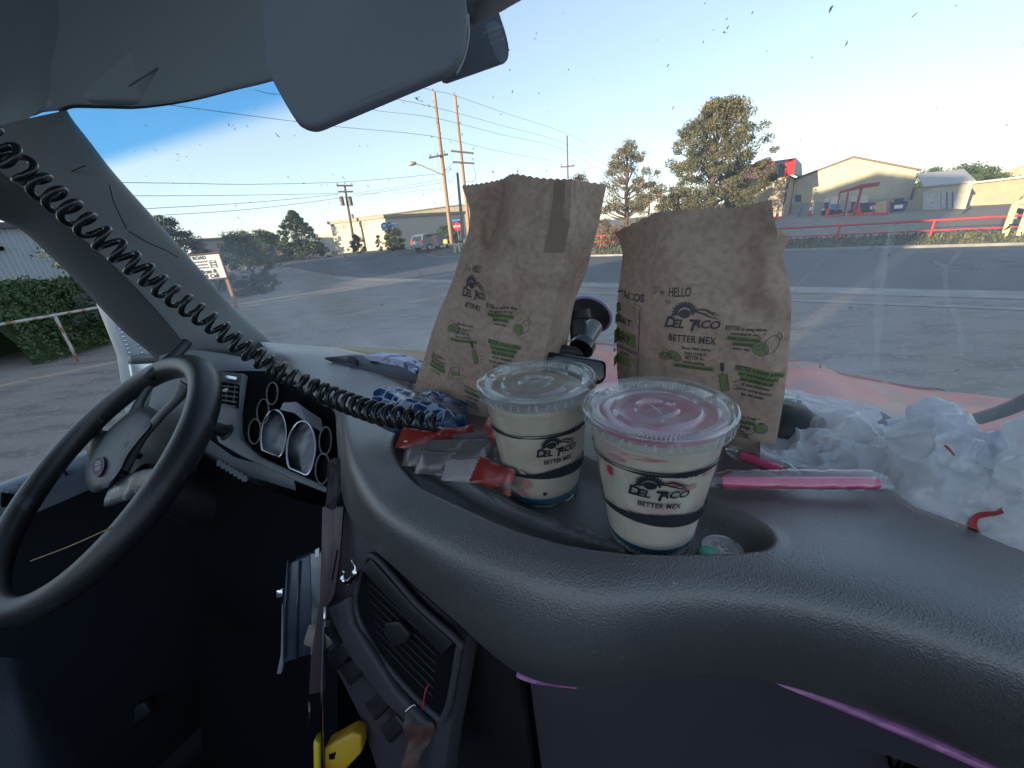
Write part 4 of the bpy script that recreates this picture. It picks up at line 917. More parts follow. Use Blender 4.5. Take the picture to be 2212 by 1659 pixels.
gr_px = spline([(1706, 516), (1692, 545), (1694, 580), (1700, 640), (1706, 700), (1699, 800), (1688, 890), (1676, 985)], 90)
def backR(A):
    GL = np.array([atf(x, y, .468 * BS) for x, y in gl_px]); GR = np.array([atf(x, y, .462 * BS) for x, y in gr_px])
    GR2 = A[:, -1] * .55 + GR * .45 - Rv * .008
    return np.stack([GR2, GR, GR * .66 + GL * .34 + Fv * .012, GR * .34 + GL * .66 + Fv * .012, GL + Fv * .004, GL], 1)
bagR, bvR = make_bag('paper_bag', 'brown paper bag standing upright behind the nearer cup, its printed front facing us', rowsR, backR, .0055, 4, None)
S_ = .44 / 850
g = G2(); say_hello(g, -.018, .019, 1.0); logo_art(g, .0005, -.004, .047, mex=False); V2, F2 = text2('BETTER MEX', .0098, bold=.02, xs=.68, sp=1.08); g.add(V2, F2, 0, ox=.002, oy=-.0235)
stamp(bagR, bvR, (1494, 686), g, rad(-1.5), 'printed_logo', [M_pin, M_grn])
for nm, px, art, rot in [('printed_text', (1606, 735), para(TXT['a'], .0045, .0036, (2, 3)), -4), ('printed_text', (1500, 776), para(TXT['b'], .0046, .0037, (4,)), -2), ('printed_text', (1632, 832), para(TXT['c'], .0048, .0038, (0, 1, 2)), -5), ('printed_text', (1590, 920), para(TXT['d'], .0050, .0041, (1,)), -3),
                         ('printed_avocado', (1652, 749), art_avocado(), -4), ('printed_beans', (1446, 768), art_beans(), -2), ('printed_spatula', (1570, 815), art_spatula(), -3), ('printed_tomatoes', (1627, 925), art_tomato(), -3)]:
    stamp(bagR, bvR, px, art, rad(rot), nm, [M_pin, M_grn])
# print on the left gusset
g = G2()
for y0, y1, w in [(.0, .016, .014), (.024, .034, .013), (.036, .046, .012)]: hl(g, -w, y0, w * .6, y1)
g.text('REWARDS', -.002, -.0075, .0062, bold=.03, xs=.9); g.text('APP', -.003, -.0145, .0062, bold=.03); hl(g, -.014, -.026, .004, -.015)
g.text('TACOS', .002, .052, .010, bold=.04, xs=.8)
for y in (.020, .0): g.text('GET', -.004, y + .004, .010, bold=.05, xs=.8)
g.line([(.0, .049), (.011, .048), (.0115, .04), (.0115, -.02), (.0115, -.05)], .0007)
stamp(bagR, bvR, (1355, 745), g, rad(0), 'printed_side_panel', [M_pin, M_grn], d=nrm(ray(1365, 745) * [1, 1, 0]))
# left-hand bag, leaning
rowsL = [[(999, 402, .440), (1040, 397, .447), (1085, 387, .448), (1110, 377, .428), (1170, 386, .424), (1236, 389, .428)],
 [(1016, 462, .440), (1040, 460, .450), (1074, 468, .455), (1108, 465, .424), (1170, 467, .420), (1233, 470, .424)],
 [(1006, 520, .432), (1035, 522, .438), (1060, 522, .448), (1100, 522, .420), (1160, 522, .417), (1226, 522, .420)],
 [(983, 585, .424), (1030, 586, .420), (1070, 586, .402), (1108, 588, .415), (1160, 590, .412), (1215, 590, .415)],
 [(958, 652, .416), (1015, 655, .413), (1068, 655, .398), (1105, 655, .412), (1150, 655, .408), (1200, 655, .409)],
 [(934, 720, .411), (985, 724, .398), (1035, 728, .405), (1080, 730, .402), (1135, 730, .405), (1183, 730, .402)],
 [(908, 797, .404), (955, 806, .393), (1005, 815, .400), (1050, 820, .395), (1105, 826, .397), (1160, 830, .396)],
 [(888, 865, .397), (932, 885, .388), (975, 903, .388), (1020, 915, .386), (1070, 924, .386), (1120, 926, .388)]]
gr2 = spline([(1310, 400), (1294, 480), (1281, 530), (1266, 590), (1241, 650), (1227, 722), (1214, 810), (1190, 900)], 90)
def backL(A):
    GR = np.array([atf(x, y, .470 * BS) for x, y in gr2]); LF = A[:, 0]
    return np.stack([GR, GR + Fv * .02 - Rv * .02, GR * .5 + LF * .5 + Fv * .065, LF + Fv * .05 + Rv * .012, LF + Fv * .025 + Rv * .02], 1)
bagL, bvL = make_bag('paper_bag', 'creased brown paper bag leaning right behind the farther cup, dark seam near its top', rowsL, backL, .0065, 9, None)
g = G2(); say_hello(g, -.004, .022, .95); logo_art(g, 0, -.002, .050)
stamp(bagL, bvL, (1027, 628), g, rad(-7), 'printed_logo', [M_pin, M_grn], squash=.8)
for nm, px, art, rot in [('printed_text', (1083, 684), para(TXT['a'], .0050, .0042, (2, 3)), -9), ('printed_text', (1000, 722), para(TXT['b'], .0048, .0036, (4,)), -9), ('printed_text', (1085, 772), para(TXT['c'], .0054, .0044, (0, 1, 2)), -8), ('printed_text', (945, 788), para(TXT['e'], .0054, .0042, (2, 3)), -13), ('printed_text', (1020, 862), para(TXT['d'], .0054, .0042, (1,)), -9),
                         ('printed_avocado', (1126, 709), art_avocado(), -9), ('printed_beans', (980, 709), art_beans(), -9), ('printed_spatula', (1029, 762), art_spatula(), -4), ('printed_grater', (983, 806), art_grater(), -9)]:
    stamp(bagL, bvL, px, art, rad(rot), nm, [M_pin, M_grn])
# glued seam down the back fold of the left bag
cl = spline([(1216, 391), (1214, 440), (1209, 480), (1204, 512), (1199, 545)], 20)
v_ = []
for x, y in cl:
    for dx in (-21, 0, 21):
        c = atf(x + dx, y, .42 * BS); v_.append(onto(bvL, c, Fv, .0009))
V, Fc = grid(np.array(v_).reshape(20, 3, 3)); obj('glued_seam', (V, Fc), mat('kraft_dark', (.27, .20, .155), .75), bagL)
g = G2(); hl(g, -.006, -.020, .004, .018)
stamp(bagL, bvL, (1205, 745), g, rad(-20), 'printed_side_panel', [M_pin, M_grn], d=nrm(ray(1205, 745) * [1, 1, 0]))

# --- coiled cord
cpt = [(-60, 262, .33), (0, 322, .34), (60, 377, .36), (130, 437, .37), (200, 497, .38), (270, 556, .40), (340, 612, .42), (400, 657, .43), (460, 699, .44), (520, 747, .455), (580, 786, .47), (640, 820, .48), (700, 849, .475), (760, 873, .455), (820, 893, .425), (880, 905, .402), (945, 916, .388)]
axis_ = spline([at(x, y, d) for x, y, d in cpt], 400); seg = np.linalg.norm(np.diff(axis_, axis=0), axis=1); Ltot = seg.sum()
axis_ = resample(axis_, 400); turns = Ltot / .0146; fr_ = frames(axis_); NP = int(turns * 22); P = []
for k in range(NP):
    s_ = k / (NP - 1) * 399; i = min(int(s_), 398); u = s_ - i; c = axis_[i] * (1 - u) + axis_[i + 1] * u; _, a, b = fr_[i]
    ph = 2 * PI * turns * k / (NP - 1); R_ = .0100 * (1 if k < NP * .9 else 1 - .25 * (k - NP * .9) / (NP * .1)) * (1 + .05 * math.sin(k * .013)); P.append(c + R_ * (math.cos(ph) * a + math.sin(ph) * b))
obj('coiled_cord', tube(P, .0030, 10), mat('cord_rubber', (.014, .016, .017), .26, bump=('noise', 500, .15, .0004)), None, smooth=180, label='black coiled radio cord stretched from the roof down across the pillar to the dash', cat='cord')

# --- sauce packets
def pillow(L_, W_, Tk, seed, ns=22, nw=14):
    rg2 = np.random.default_rng(seed); top = []; bot = []
    for i in range(ns):
        u = -1 + 2 * i / (ns - 1); rt_, rb_ = [], []
        for j in range(nw):
            v = -1 + 2 * j / (nw - 1); e = max(0, 1 - abs(u / .86) ** 2.2) ** .6 * max(0, 1 - abs(v) ** 2.4) ** .7
            x = u * L_ / 2 + ((.0009 if j % 2 else -.0004) * (1 if u > 0 else -1) if i in (0, ns - 1) else 0); y = v * W_ / 2 * (1 - .06 * (1 - u * u))
            cr_ = .0012 * vnoise(np.array([x * 90 + seed, y * 90, seed * 1.7]), 1); bend = .003 * math.sin(u * 2 + seed) + .0025 * v * u
            rt_.append([x, y, Tk / 2 * e + cr_ * (e > 0) + bend + .00012]); rb_.append([x, y, -Tk / 2 * e + cr_ * .6 * (e > 0) + bend - .00012])
        top.append(rt_); bot.append(rb_)
    g = G(); g.add(*grid(np.array(top)), 0); g.add(*grid(np.array(bot), flip=True), 1); return g
M_red = mat('packet_red', (.24, .022, .016), .3, coat=.3, var=[(60, (.06, .02, .02), .58, .62, 1), (160, (.6, .42, .36), .70, .74, 1)])
M_blk = mat('packet_grey', (.12, .105, .105), .3, coat=.3, var=(55, (.32, .29, .29), .58, .63, 2))
M_wht = mat('packet_white', (.33, .29, .29), .4, coat=.15, var=(90, (.36, .34, .33), .5, .7))
pk_list = [ # px x, y, depth, yaw (deg about up), tilt, roll, front, label
 (905, 951, .402, 30, 60, 8, M_red, 'dark red sauce packet with a white torn corner at the left end of the pile'),
 (978, 938, .405, 12, 30, -5, M_red, 'red and white sauce packet lying open-side up at the back of the pile'),
 (1040, 944, .398, 8, 40, 5, M_red, 'glossy red sauce packet against the paper bag, right at the back of the pile'),
 (1020, 957, .390, 2, 62, 2, M_blk, 'grey-backed sauce packet wedged in the middle of the pile below the red ones'),
 (958, 974, .388, 22, 58, 6, M_blk, 'pale sauce packet with rippled edge in the left middle of the pile'),
 (1027, 974, .382, 14, 60, 0, M_blk, 'pale curved sauce packet beside the farther cup in the middle of the pile'),
 (918, 986, .392, 28, 70, 4, M_blk, 'thin edge-on sauce packet lying along the tray ridge'),
 (1004, 993, .374, 12, 66, -6, M_blk, 'folded grey sauce packet second from the front of the pile'),
 (1006, 1015, .366, 20, 60, 0, M_wht, 'white sauce packet at the front of the pile'),
 (1066, 1028, .345, 62, 70, 10, M_red, 'red and white sauce packet propped against the base of the farther cup'),
 (1068, 932, .385, 80, 82, 0, M_red, 'red sauce packet standing between the farther cup and the paper bag'),
 (940, 1001, .380, 26, 72, 0, M_blk, 'dark sauce packet half hidden under the front of the pile')]
for k, (x, y, d, yaw, tilt, roll, fm, lb) in enumerate(pk_list):
    g = pillow(.039, .022, .006, k + 3); V = g.arr()
    a, b, c = rad(28 - yaw * .6), rad(tilt * .75), rad(roll)
    Rz = np.array([[math.cos(a), -math.sin(a), 0], [math.sin(a), math.cos(a), 0], [0, 0, 1]]); Rx = np.array([[1, 0, 0], [0, math.cos(b), -math.sin(b)], [0, math.sin(b), math.cos(b)]]); Ry = np.array([[math.cos(c), 0, math.sin(c)], [0, 1, 0], [-math.sin(c), 0, math.cos(c)]])
    B = np.array([Rv, Fv, Uv]); V = (V @ Ry.T @ Rx.T @ Rz.T) @ B + at(x, y, d * .95); V[:, 2] = np.maximum(V[:, 2], TRAY + .0005)
    g.V = [V]; obj('sauce_packet', g, [fm, M_wht], None, smooth=50, label=lb, cat='sauce packet', group='sauce packets piled in the dash tray')

# --- blue crinkled snack bag
m = mat('snack_foil', (.02, .10, .26), .28, coat=.5)
n = m.node_tree.nodes; L = m.node_tree.links; tc = n.new('ShaderNodeTexCoord'); vo = n.new('ShaderNodeTexVoronoi'); vo.feature = 'DISTANCE_TO_EDGE'; vo.inputs['Scale'].default_value = 75; L.new(tc.outputs['Object'], vo.inputs[0])
mr = n.new('ShaderNodeMapRange'); mr.inputs[1].default_value = .05; mr.inputs[2].default_value = .09; L.new(vo.outputs[0], mr.inputs[0]); sx_ = n.new('ShaderNodeSeparateXYZ'); L.new(tc.outputs['Object'], sx_.inputs[0])
m3 = n.new('ShaderNodeMapRange'); m3.inputs[1].default_value = .018; m3.inputs[2].default_value = .026; m3.inputs[3].default_value = 1; m3.inputs[4].default_value = 0; L.new(sx_.outputs[2], m3.inputs[0]); mxx = n.new('ShaderNodeMath'); mxx.operation = 'MAXIMUM'; L.new(mr.outputs[0], mxx.inputs[0]); L.new(m3.outputs[0], mxx.inputs[1])
mi_ = n.new('ShaderNodeMix'); mi_.data_type = 'RGBA'; mi_.inputs[6].default_value = (.40, .45, .56, 1); mi_.inputs[7].default_value = (.008, .05, .14, 1); L.new(mxx.outputs[0], mi_.inputs[0]); L.new(mi_.outputs[2], n['Principled BSDF'].inputs['Base Color'])
ctrl = [[(815, 855, .50), (850, 846, .51), (900, 845, .52), (960, 850, .52), (1010, 870, .52)], [(797, 872, .475), (840, 862, .475), (890, 858, .48), (950, 868, .485), (1010, 890, .48)], [(796, 895, .455), (840, 890, .45), (890, 888, .45), (950, 900, .45), (1010, 915, .45)], [(808, 914, .455), (845, 920, .445), (890, 925, .44), (950, 930, .44), (1000, 935, .44)], [(822, 925, .46), (850, 932, .452), (890, 937, .448), (945, 942, .445), (1000, 945, .445)]]
A = surf([[at(p[0], p[1], p[2] * .96) for p in r_] for r_ in ctrl], 60, 80); D = (worley(A.reshape(-1, 3), 60, 2) - .3).reshape(A.shape[:2]) * .016; A[..., 2] += D; A += -Fv * D[..., None] * .6
obj('snack_bag', grid(A, flip=True), m, None, smooth=30, label='crumpled blue and white foil snack bag under the coiled cord beside the left paper bag', cat='snack bag')
for o in [bpy.data.objects['snack_bag']]: q = o.modifiers.new('foil', 'SOLIDIFY'); q.thickness = .0004
# green folded wrapper in front of it
g = G(); g.add(*grid(surf([[at(868, 940, .40), at(890, 938, .40), at(915, 950, .39)], [at(876, 950, .39), at(896, 950, .39), at(912, 958, .385)], [at(892, 966, .385), at(906, 964, .38), at(916, 966, .38)]], 12, 12), flip=True)); obj('candy_wrapper', g, mat('wrapper_green', (.03, .10, .09), .3, coat=.4, var=(90, (.5, .55, .52), .6, .64)), None, smooth=180, label='small dark green wrapper tucked between the snack bag and the sauce packets', cat='wrapper')

# --- pink straws in their wrappers
def straw(p0, p1, label, wrap=True, r=.0046):
    rt = root('wrapped_straw', label, 'straw', (p0 + p1) / 2 - Uv * r, 'pink straws in clear wrappers')
    d = nrm(p1 - p0); th_ = np.linspace(0, 2 * PI, 24, endpoint=False)
    obj('straw', tube([p0, p0 + d * .02, p1 - d * .004, p1], r, 20, caps=False), mat('straw_pink', (.70, .03, .17), .25, coat=.3), rt, smooth=180)
    obj('straw_end', tube([p0 - d * .0002, p0 + d * .012], r * .86, 20), mat('straw_inside', (.40, .02, .09), .5), rt, smooth=60)
    side = nrm(np.cross(d, Uv)); Rg = resample(np.array([p0 - d * .012, p1 + d * .012]), 40); A = []
    for i, p in enumerate(Rg):
        e = 1 - .5 * (max(0, 1 - i / 5) + max(0, 1 - (39 - i) / 5)); row = []
        for t_ in th_:
            q_ = p + side * math.cos(t_) * r * 1.35 * e + Uv * (math.sin(t_) * r * (1.15 + (1.3 if math.sin(t_) > 0 else 0) * abs(math.cos(t_ - 2.2))) * e)
            row.append(q_ + .0006 * vnoise(q_, 260))
        A.append(row)
    obj('clear_wrapper', grid(np.array(A), True), clear_mat('cellophane', (.98, .98, .98), .05, .08, .015, (.95, .95, .95), bump=(180, .5, .001), edge=.75) if 'cellophane' not in bpy.data.materials else bpy.data.materials['cellophane'], rt, smooth=180)
    # crimped end flag
    A = surf([[p0 - d * .004 + Uv * .005, p0 - d * .012 + Uv * .002, p0 - d * .016 - Uv * .002], [p0 - d * .003 - Uv * .002 - side * .006, p0 - d * .010 - Uv * .004 - side * .006, p0 - d * .010 - Uv * .006 - side * .008], [p0 - Uv * .004 - side * .010, p0 - d * .004 - Uv * .005 - side * .014, p0 - d * .002 - Uv * .006 - side * .018]], 14, 14)
    A += (facet(A.reshape(-1, 3), 120, 5) * .003).reshape(A.shape[:2])[..., None] * Uv
    obj('wrapper_end', grid(A), bpy.data.materials['cellophane'], rt, smooth=30)
    return rt
pa = atu(1558, 1042, -.1965); pb = atu(1893, 1044, -.1965); straw(pa, pb, 'bright pink straw in clear wrapper lying on the dash right of the nearer cup')
straw(atu(1690, 1018, -.198), atu(1600, 985, -.198), 'pink straw in clear wrapper sticking out from under the upright paper bag', r=.004)

# --- white plastic grocery bag
mp = bpy.data.materials.new('thin_white_plastic'); mp.use_nodes = True; n = mp.node_tree.nodes; L = mp.node_tree.links; b = n['Principled BSDF']
b.inputs['Base Color'].default_value = (.80, .83, .88, 1); b.inputs['Roughness'].default_value = .24; b.inputs['Coat Weight'].default_value = .5
tl = n.new('ShaderNodeBsdfTranslucent'); tl.inputs[0].default_value = (.85, .88, .95, 1); tp = n.new('ShaderNodeBsdfTransparent'); a1 = n.new('ShaderNodeMixShader'); a1.inputs[0].default_value = .45; a2 = n.new('ShaderNodeMixShader'); a2.inputs[0].default_value = .16
L.new(b.outputs[0], a1.inputs[1]); L.new(tl.outputs[0], a1.inputs[2]); L.new(a1.outputs[0], a2.inputs[1]); L.new(tp.outputs[0], a2.inputs[2]); L.new(a2.outputs[0], n['Material Output'].inputs[0])
tc = n.new('ShaderNodeTexCoord'); tx = n.new('ShaderNodeTexVoronoi'); tx.feature = 'DISTANCE_TO_EDGE'; tx.inputs['Scale'].default_value = 55; L.new(tc.outputs['Object'], tx.inputs[0]); bp = n.new('ShaderNodeBump'); bp.inputs['Strength'].default_value = .6; bp.inputs['Distance'].default_value = .004; L.new(tx.outputs[0], bp.inputs['Height']); L.new(bp.outputs[0], b.inputs['Normal'])
topc = [(1640, 1000, .50), (1690, 985, .50), (1729, 965, .50), (1760, 938, .49), (1812, 932, .49), (1861, 941, .48), (1918, 960, .47), (1953, 948, .44), (1975, 905, .42), (2013, 879, .41), (2056, 903, .41), (2109, 933, .42), (2138, 958, .42), (2160, 943, .40), (2187, 926, .39), (2240, 915, .39), (2330, 930, .39)]
botc = [(1640, 1006), (1690, 1008), (1732, 1016), (1770, 1020), (1812, 1022), (1871, 1032), (1900, 1049), (1945, 1068), (1962, 1086), (1985, 1098), (2030, 1114), (2080, 1133), (2110, 1147), (2140, 1163), (2176, 1181), (2230, 1210), (2330, 1260)]
R_ = [[], [], [], [], [], []]
for (x, y, f_), (bx_, by_) in zip(topc, botc):
    tp_ = atf(x, y, f_ * .96); bt = atu(bx_, by_, -.205); R_[0].append(tp_ * [1, 1, 0] + Fv * .05 + Uv * (EYE - .211)); R_[1].append(tp_ + Fv * .02 - Uv * .012); R_[2].append(tp_)
    for q_, up in ((.35, .018), (.7, .016)): R_[int(3 + (q_ > .5))].append(tp_ * (1 - q_) + bt * q_ + Uv * up)
    R_[5].append(bt)
A = surf(R_, 110, 260); Pq = A.reshape(-1, 3); nn_ = np.gradient(A, axis=0); mm_ = np.gradient(A, axis=1); nv_ = np.cross(nn_, mm_); nv_ /= np.linalg.norm(nv_, axis=2)[..., None] + 1e-9
D = worley(Pq, 70, 8) * .036 - .012 + worley(Pq, 240, 5) * .022 + worley(Pq, 1300, 6) * .004; D = D.reshape(A.shape[:2]); ed = np.sin(np.linspace(0, PI, 110)) ** .4
A = A + nv_ * (D * ed[:, None])[..., None]; A[..., 2] = np.maximum(A[..., 2], EYE - .2065 + .002 * RNG.random(A.shape[:2]) * 0)
gb = obj('grocery_bag', grid(A, flip=True), mp, None, smooth=28, label='crumpled thin white plastic grocery bag heaped at the right end of the dash', cat='plastic bag')
gbv = BVHTree.FromPolygons([Vector(v) for v in A.reshape(-1, 3)], grid(A)[1])
def ongb(x, y):
    v = nrm(ray(x, y)); h = gbv.ray_cast(Vector(CAM), Vector(v)); return (np.array(h[0]) if h[0] else atf(x, y, .36)) - v * .0015
for P_, w_ in [([(2106, 1150), (2101, 1132), (2110, 1116), (2130, 1111), (2150, 1109), (2166, 1102)], [9, 10, 7, 6, 5, 7]), ([(2040, 962), (2050, 970), (2062, 984)], [2, 3, 2])]:
    q_ = spline([(x, y, 0) for x, y in P_], 40); ww = np.interp(np.linspace(0, 1, 40), np.linspace(0, 1, len(w_)), w_)
    t_ = np.gradient(q_, axis=0); t_ /= np.linalg.norm(t_, axis=1)[:, None]
    obj('red_print', grid(np.array([[ongb(p[0] - t[1] * w * k, p[1] + t[0] * w * k) for p, t, w in zip(q_, t_, ww)] for k in (-1, -.5, 0, .5, 1)])), mat('bag_red', (.50, .05, .06), .4), gb)

# --- coin and mint
cc = atu(1560, 1190, -.222); cc[2] = TRAY + .0016
coin = obj('coin', lathe([(0, 0), (.0128, 0), (.0134, .0002), (.0134, .0015), (.0131, .0018), (.0126, .0018), (.0122, .0013), (0, .0013)], cc - Uv * .001, 60), mat('coin_metal', (.62, .62, .62), .35, metal=.55, bump=[('noise', 420, .5, .0006)]), None, smooth=40, label='silver coin lying in the dash tray in front of the right rim', cat='coin')
g = G(); zc = cc[2] + .0005
for k in range(16):      # raised bird with spread wings, as struck relief
    a = rad(-60 + k * 20); q0 = cc * [1, 1, 0] + [0, 0, zc]; r1 = .0045 + .0045 * abs(math.sin(k * 1.3))
    g.add(*tube([q0 + .0015 * np.array([math.cos(a), math.sin(a), 0]), q0 + r1 * np.array([math.cos(a + .2), math.sin(a + .2), 0])], [.0009, .0003], 6))
for k in range(30):
    a = 2 * PI * k / 30
    if k % 8 < 6: q0 = cc * [1, 1, 0] + [0, 0, zc] + .0108 * np.array([math.cos(a), math.sin(a), 0]); g.add(*box(q0, (.0009, .0014, .0004), np.array([[math.cos(a), math.sin(a), 0], [-math.sin(a), math.cos(a), 0], Uv])))
obj('struck_relief', g, MATS['coin_metal'], coin)
obj('mint', lathe([(0, 0), (.006, .001), (.0068, .003), (.005, .0052), (0, .006)], atu(1528, 1203, -.222) * [1, 1, 0] + Uv * (TRAY), 20), mat('mint_green', (.15, .55, .40), .35), None, smooth=180, label='small mint-green candy half hidden by the tray rim beside the coin', cat='candy')

# --- phone mount between the bags
pm = root('phone_mount', 'black phone mount stuck to the glass by a violet-rimmed suction cup between the paper bags', 'phone mount', wsp(1272, 678) - Uv * .05)
wn_ = nrm(Fv + .5 * Uv); sc0 = wsp(1272, 680, .003)
obj('suction_cup', lathe([(0, -.020), (.012, -.020), (.014, -.014), (.030, -.006), (.0335, -.003), (.034, 0)], sc0, 48, wn_), M_rubber, pm, smooth=60)
obj('suction_rim', lathe([(.0335, -.0035), (.0365, -.0025), (.0368, -.0005), (.034, .0)], sc0, 48, wn_), mat('violet_rim', (.45, .42, .70), .25, coat=.4), pm, smooth=60)
k1, k2 = sc0 - wn_ * .030 - Rv * .010 + Uv * .004, sc0 - wn_ * .030 + Rv * .004
obj('swivel_knob', tube([at(1250, 672, .50), at(1252, 690, .50)], [.014, .0145], 20), M_rubber, pm, smooth=50)
obj('lock_lever', rprism([at(x, y, .49) for x, y in [(1234, 672), (1262, 668), (1270, 700), (1262, 745), (1236, 742), (1232, 700)]], cf * .014, .004, 3), M_dark, pm, smooth=50)
obj('arm', tube([at(1282, 706, .53), at(1252, 752, .50)], .0125, 24), mat('arm_grey', (.09, .095, .10), .3, coat=.3), pm, smooth=60)
obj('arm_collar', tube([at(1262, 742, .49), at(1255, 754, .485)], .0155, 24), M_gloss, pm, smooth=60)
obj('clamp_joint', rprism([at(x, y, .47) for x, y in [(1205, 742), (1250, 748), (1262, 762), (1262, 776), (1200, 770)]], cf * .03, .005, 3), M_dark, pm, smooth=50)
obj('cradle', rprism([at(x, y, .44) for x, y in [(1180, 758), (1221, 764), (1300, 777), (1311, 782), (1311, 815), (1300, 830), (1180, 830)]], cf * .022, .004, 3), M_gloss, pm, smooth=50)
obj('cradle_back', tube([atu(1270, 800, -.20), atu(1270, 800, -.20) * [1, 1, 0] + Uv * (EYE - .225)], .012, 16), M_dark, pm)

# --- round camera / speaker housing right of the bag
dm_ = root('dash_mount', 'black round dash mount with a short grey-ended barrel, right of the upright paper bag', 'dash mount', T(.075, .45, -.225))
c0 = at(1688, 935, .40)
obj('ball_base', lathe([(0, -.030), (.020, -.027), (.031, -.012), (.033, .004), (.030, .018), (.018, .029), (0, .032)], c0, 40), M_rubber, dm_, smooth=180)
ax_ = nrm(at(1750, 938, .38) - c0)
obj('barrel', lathe([(.0, .0), (.016, .0), (.0165, .026), (0, .027)], c0 + ax_ * .006, 28, ax_), M_dark, dm_, smooth=50)
obj('barrel_end', lathe([(.0168, .0255), (.0172, .0258), (.0172, .0335), (.015, .0345), (0, .0345)], c0 + ax_ * .0, 28, ax_), mat('barrel_grey', (.22, .22, .22), .5, var=(60, (.35, .34, .32), .5, .7)), dm_, smooth=50)

# --- papers beyond the hump
obj('manila_folder', rprism([at(x, y, d) for x, y, d in [(719, 748, .82), (905, 757, .66), (960, 765, .62), (960, 782, .60), (905, 778, .63), (800, 766, .72)]], -Uv * .001, .0003), mat('manila', (.62, .50, .33), .7), None, label='tan cardboard folder lying at the foot of the glass beyond the notebook', cat='folder')
nb = root('notebook', 'dark ring notebook with white curling pages wedged behind the dash hump', 'notebook', at(830, 800, .66) - Uv * .02)
obj('cover', rprism([at(x, y, d) for x, y, d in [(700, 772, .72), (765, 765, .70), (850, 770, .66), (905, 792, .60), (905, 826, .57), (860, 815, .60), (790, 795, .66), (720, 780, .71)]], -Uv * .004, .001), mat('binder_navy', (.015, .02, .035), .35, coat=.2), nb, smooth=40)
obj('rings', rprism([at(x, y, d) for x, y, d in [(752, 772, .69), (770, 774, .685), (770, 792, .67), (750, 784, .68)]], Uv * .003, .001), M_dark, nb)
g = G()
for k in range(7):
    a = spline([at(785 + k * 2, 768 + k * 1.2, .67), at(830, 770 + k * 2.2, .65), at(870, 780 + k * 2.8, .62), at(898, 800 + k * 2.6, .59)], 24); g.add(*grid(np.array([a, a - Uv * .0016 - Fv * .001])))
    g.add(*grid(np.array([a, a + Fv * .03 - Uv * .004])))
obj('pages', g, mat('page_white', (.50, .55, .72), .6, var=(60, (.08, .1, .22), .55, .6)), nb)
obj('dash_clip', rprism([at(x, y, .615) for x, y in [(884, 808), (894, 808), (893, 830), (883, 830)]], cf * .006, .002), M_white, None, label='tiny white clip standing at the lower left edge of the leaning bag', cat='clip')
# small dark device below the cluster edge, on the side of the pad
obj('dash_bracket', rprism([at(x, y, .44) for x, y in [(726, 1000), (738, 985), (742, 1010), (742, 1060), (728, 1100), (722, 1095), (724, 1040)]], -cr * .012, .003, 2), M_rubber, None, smooth=50, label='flat black bracket clipped to the side of the dash pad beside the gauges', cat='bracket')

# --- centre: electronic logging tablet, holder, tape, lighter box, leaf
dev = root('tablet', 'dark grey tablet seen edge-on, taped up beside the centre console', 'tablet', at(655, 1455, .50))
def q6(pts, d): return [at(*c6(x, y), d) for x, y in pts]
obj('case', rprism(q6([(245, 285), (300, 262), (375, 232), (385, 560), (380, 900), (290, 925), (195, 960), (188, 560), (215, 380)], .50), cf * .02, .002, 2), mat('tablet_grey', (.05, .065, .095), .3, metal=.3, var=(20, (.035, .045, .065), .4, .6)), dev, smooth=40)
g = G()
for x0, x1 in ((305, 285), (230, 205)): g.add(*tube(q6([(x0, 270), (x1 + 3, 600), (x1, 930)], .498), .0014, 6))
obj('edge_ridges', g, MATS['tablet_grey'], dev, smooth=180)
obj('side_flange', rprism(q6([(185, 560), (197, 560), (195, 960), (180, 1030), (150, 1030), (178, 900)], .505), cf * .006, .001), M_trim, dev)
obj('button', rprism(q6([(145, 470), (190, 462), (192, 515), (150, 526)], .50), cf * .006, .0015), M_chrome, dev, smooth=40)
obj('clear_tape', rprism(q6([(375, 225), (490, 205), (492, 420), (470, 700), (440, 905), (378, 905), (385, 560)], .495), cf * .004, .001), mat('tape_grey', (.14, .17, .19), .3, coat=.4, var=(40, (.06, .07, .08), .45, .6, 4, (1, 1, .3))), dev, smooth=30)
obj('paper_scrap', prism(q6([(410, 195), (436, 183), (436, 240), (410, 244)], .494), cf * .001), M_white, dev)
A = surf([q6([(370, 700), (400, 690), (450, 700)], .485), q6([(345, 780), (400, 770), (470, 745)], .478), q6([(340, 830), (420, 850), (515, 800)], .48), q6([(430, 850), (470, 865), (520, 830)], .485)], 20, 20); A += (facet(A.reshape(-1, 3), 90, 3) * .004).reshape(20, 20)[..., None] * cf
obj('masking_tape', grid(A), mat('tape_tan', (.20, .18, .15), .6), dev, smooth=40)
hold = root('tablet_holder', 'long maroon-black strap holder standing in front of the centre console', 'holder', at(660, 1620, .47))
obj('strap', rprism(q6([(455, -90), (520, -90), (560, -90), (535, 250), (505, 560), (470, 600), (470, 1150), (365, 1170), (380, 920), (440, 500)], .475), cf * .006, .0015), mat('strap_maroon', (.05, .028, .036), .45, coat=.2), hold, smooth=40)
obj('strap_edge', rprism(q6([(540, -90), (600, -90), (575, 250), (540, 500), (500, 560), (520, 250)], .47), cf * .005, .001), MATS['strap_maroon'], hold, smooth=40)
g = G()
for k in range(12): g.add(*box(at(*c6(558 - k * 3, 205 + k * 17), .4695), (.0014, .0009, .003), np.array([cr, cf, cu])))
obj('strap_holes', g, M_black, hold)
obj('rod', tube(q6([(480, 575), (470, 700), (455, 1100), (460, 1700)], .465), .0016, 8), M_chrome, hold, smooth=180)
obj('rod_collar', tube(q6([(485, 660), (482, 700)], .463), .004, 10), M_chrome, hold, smooth=60)
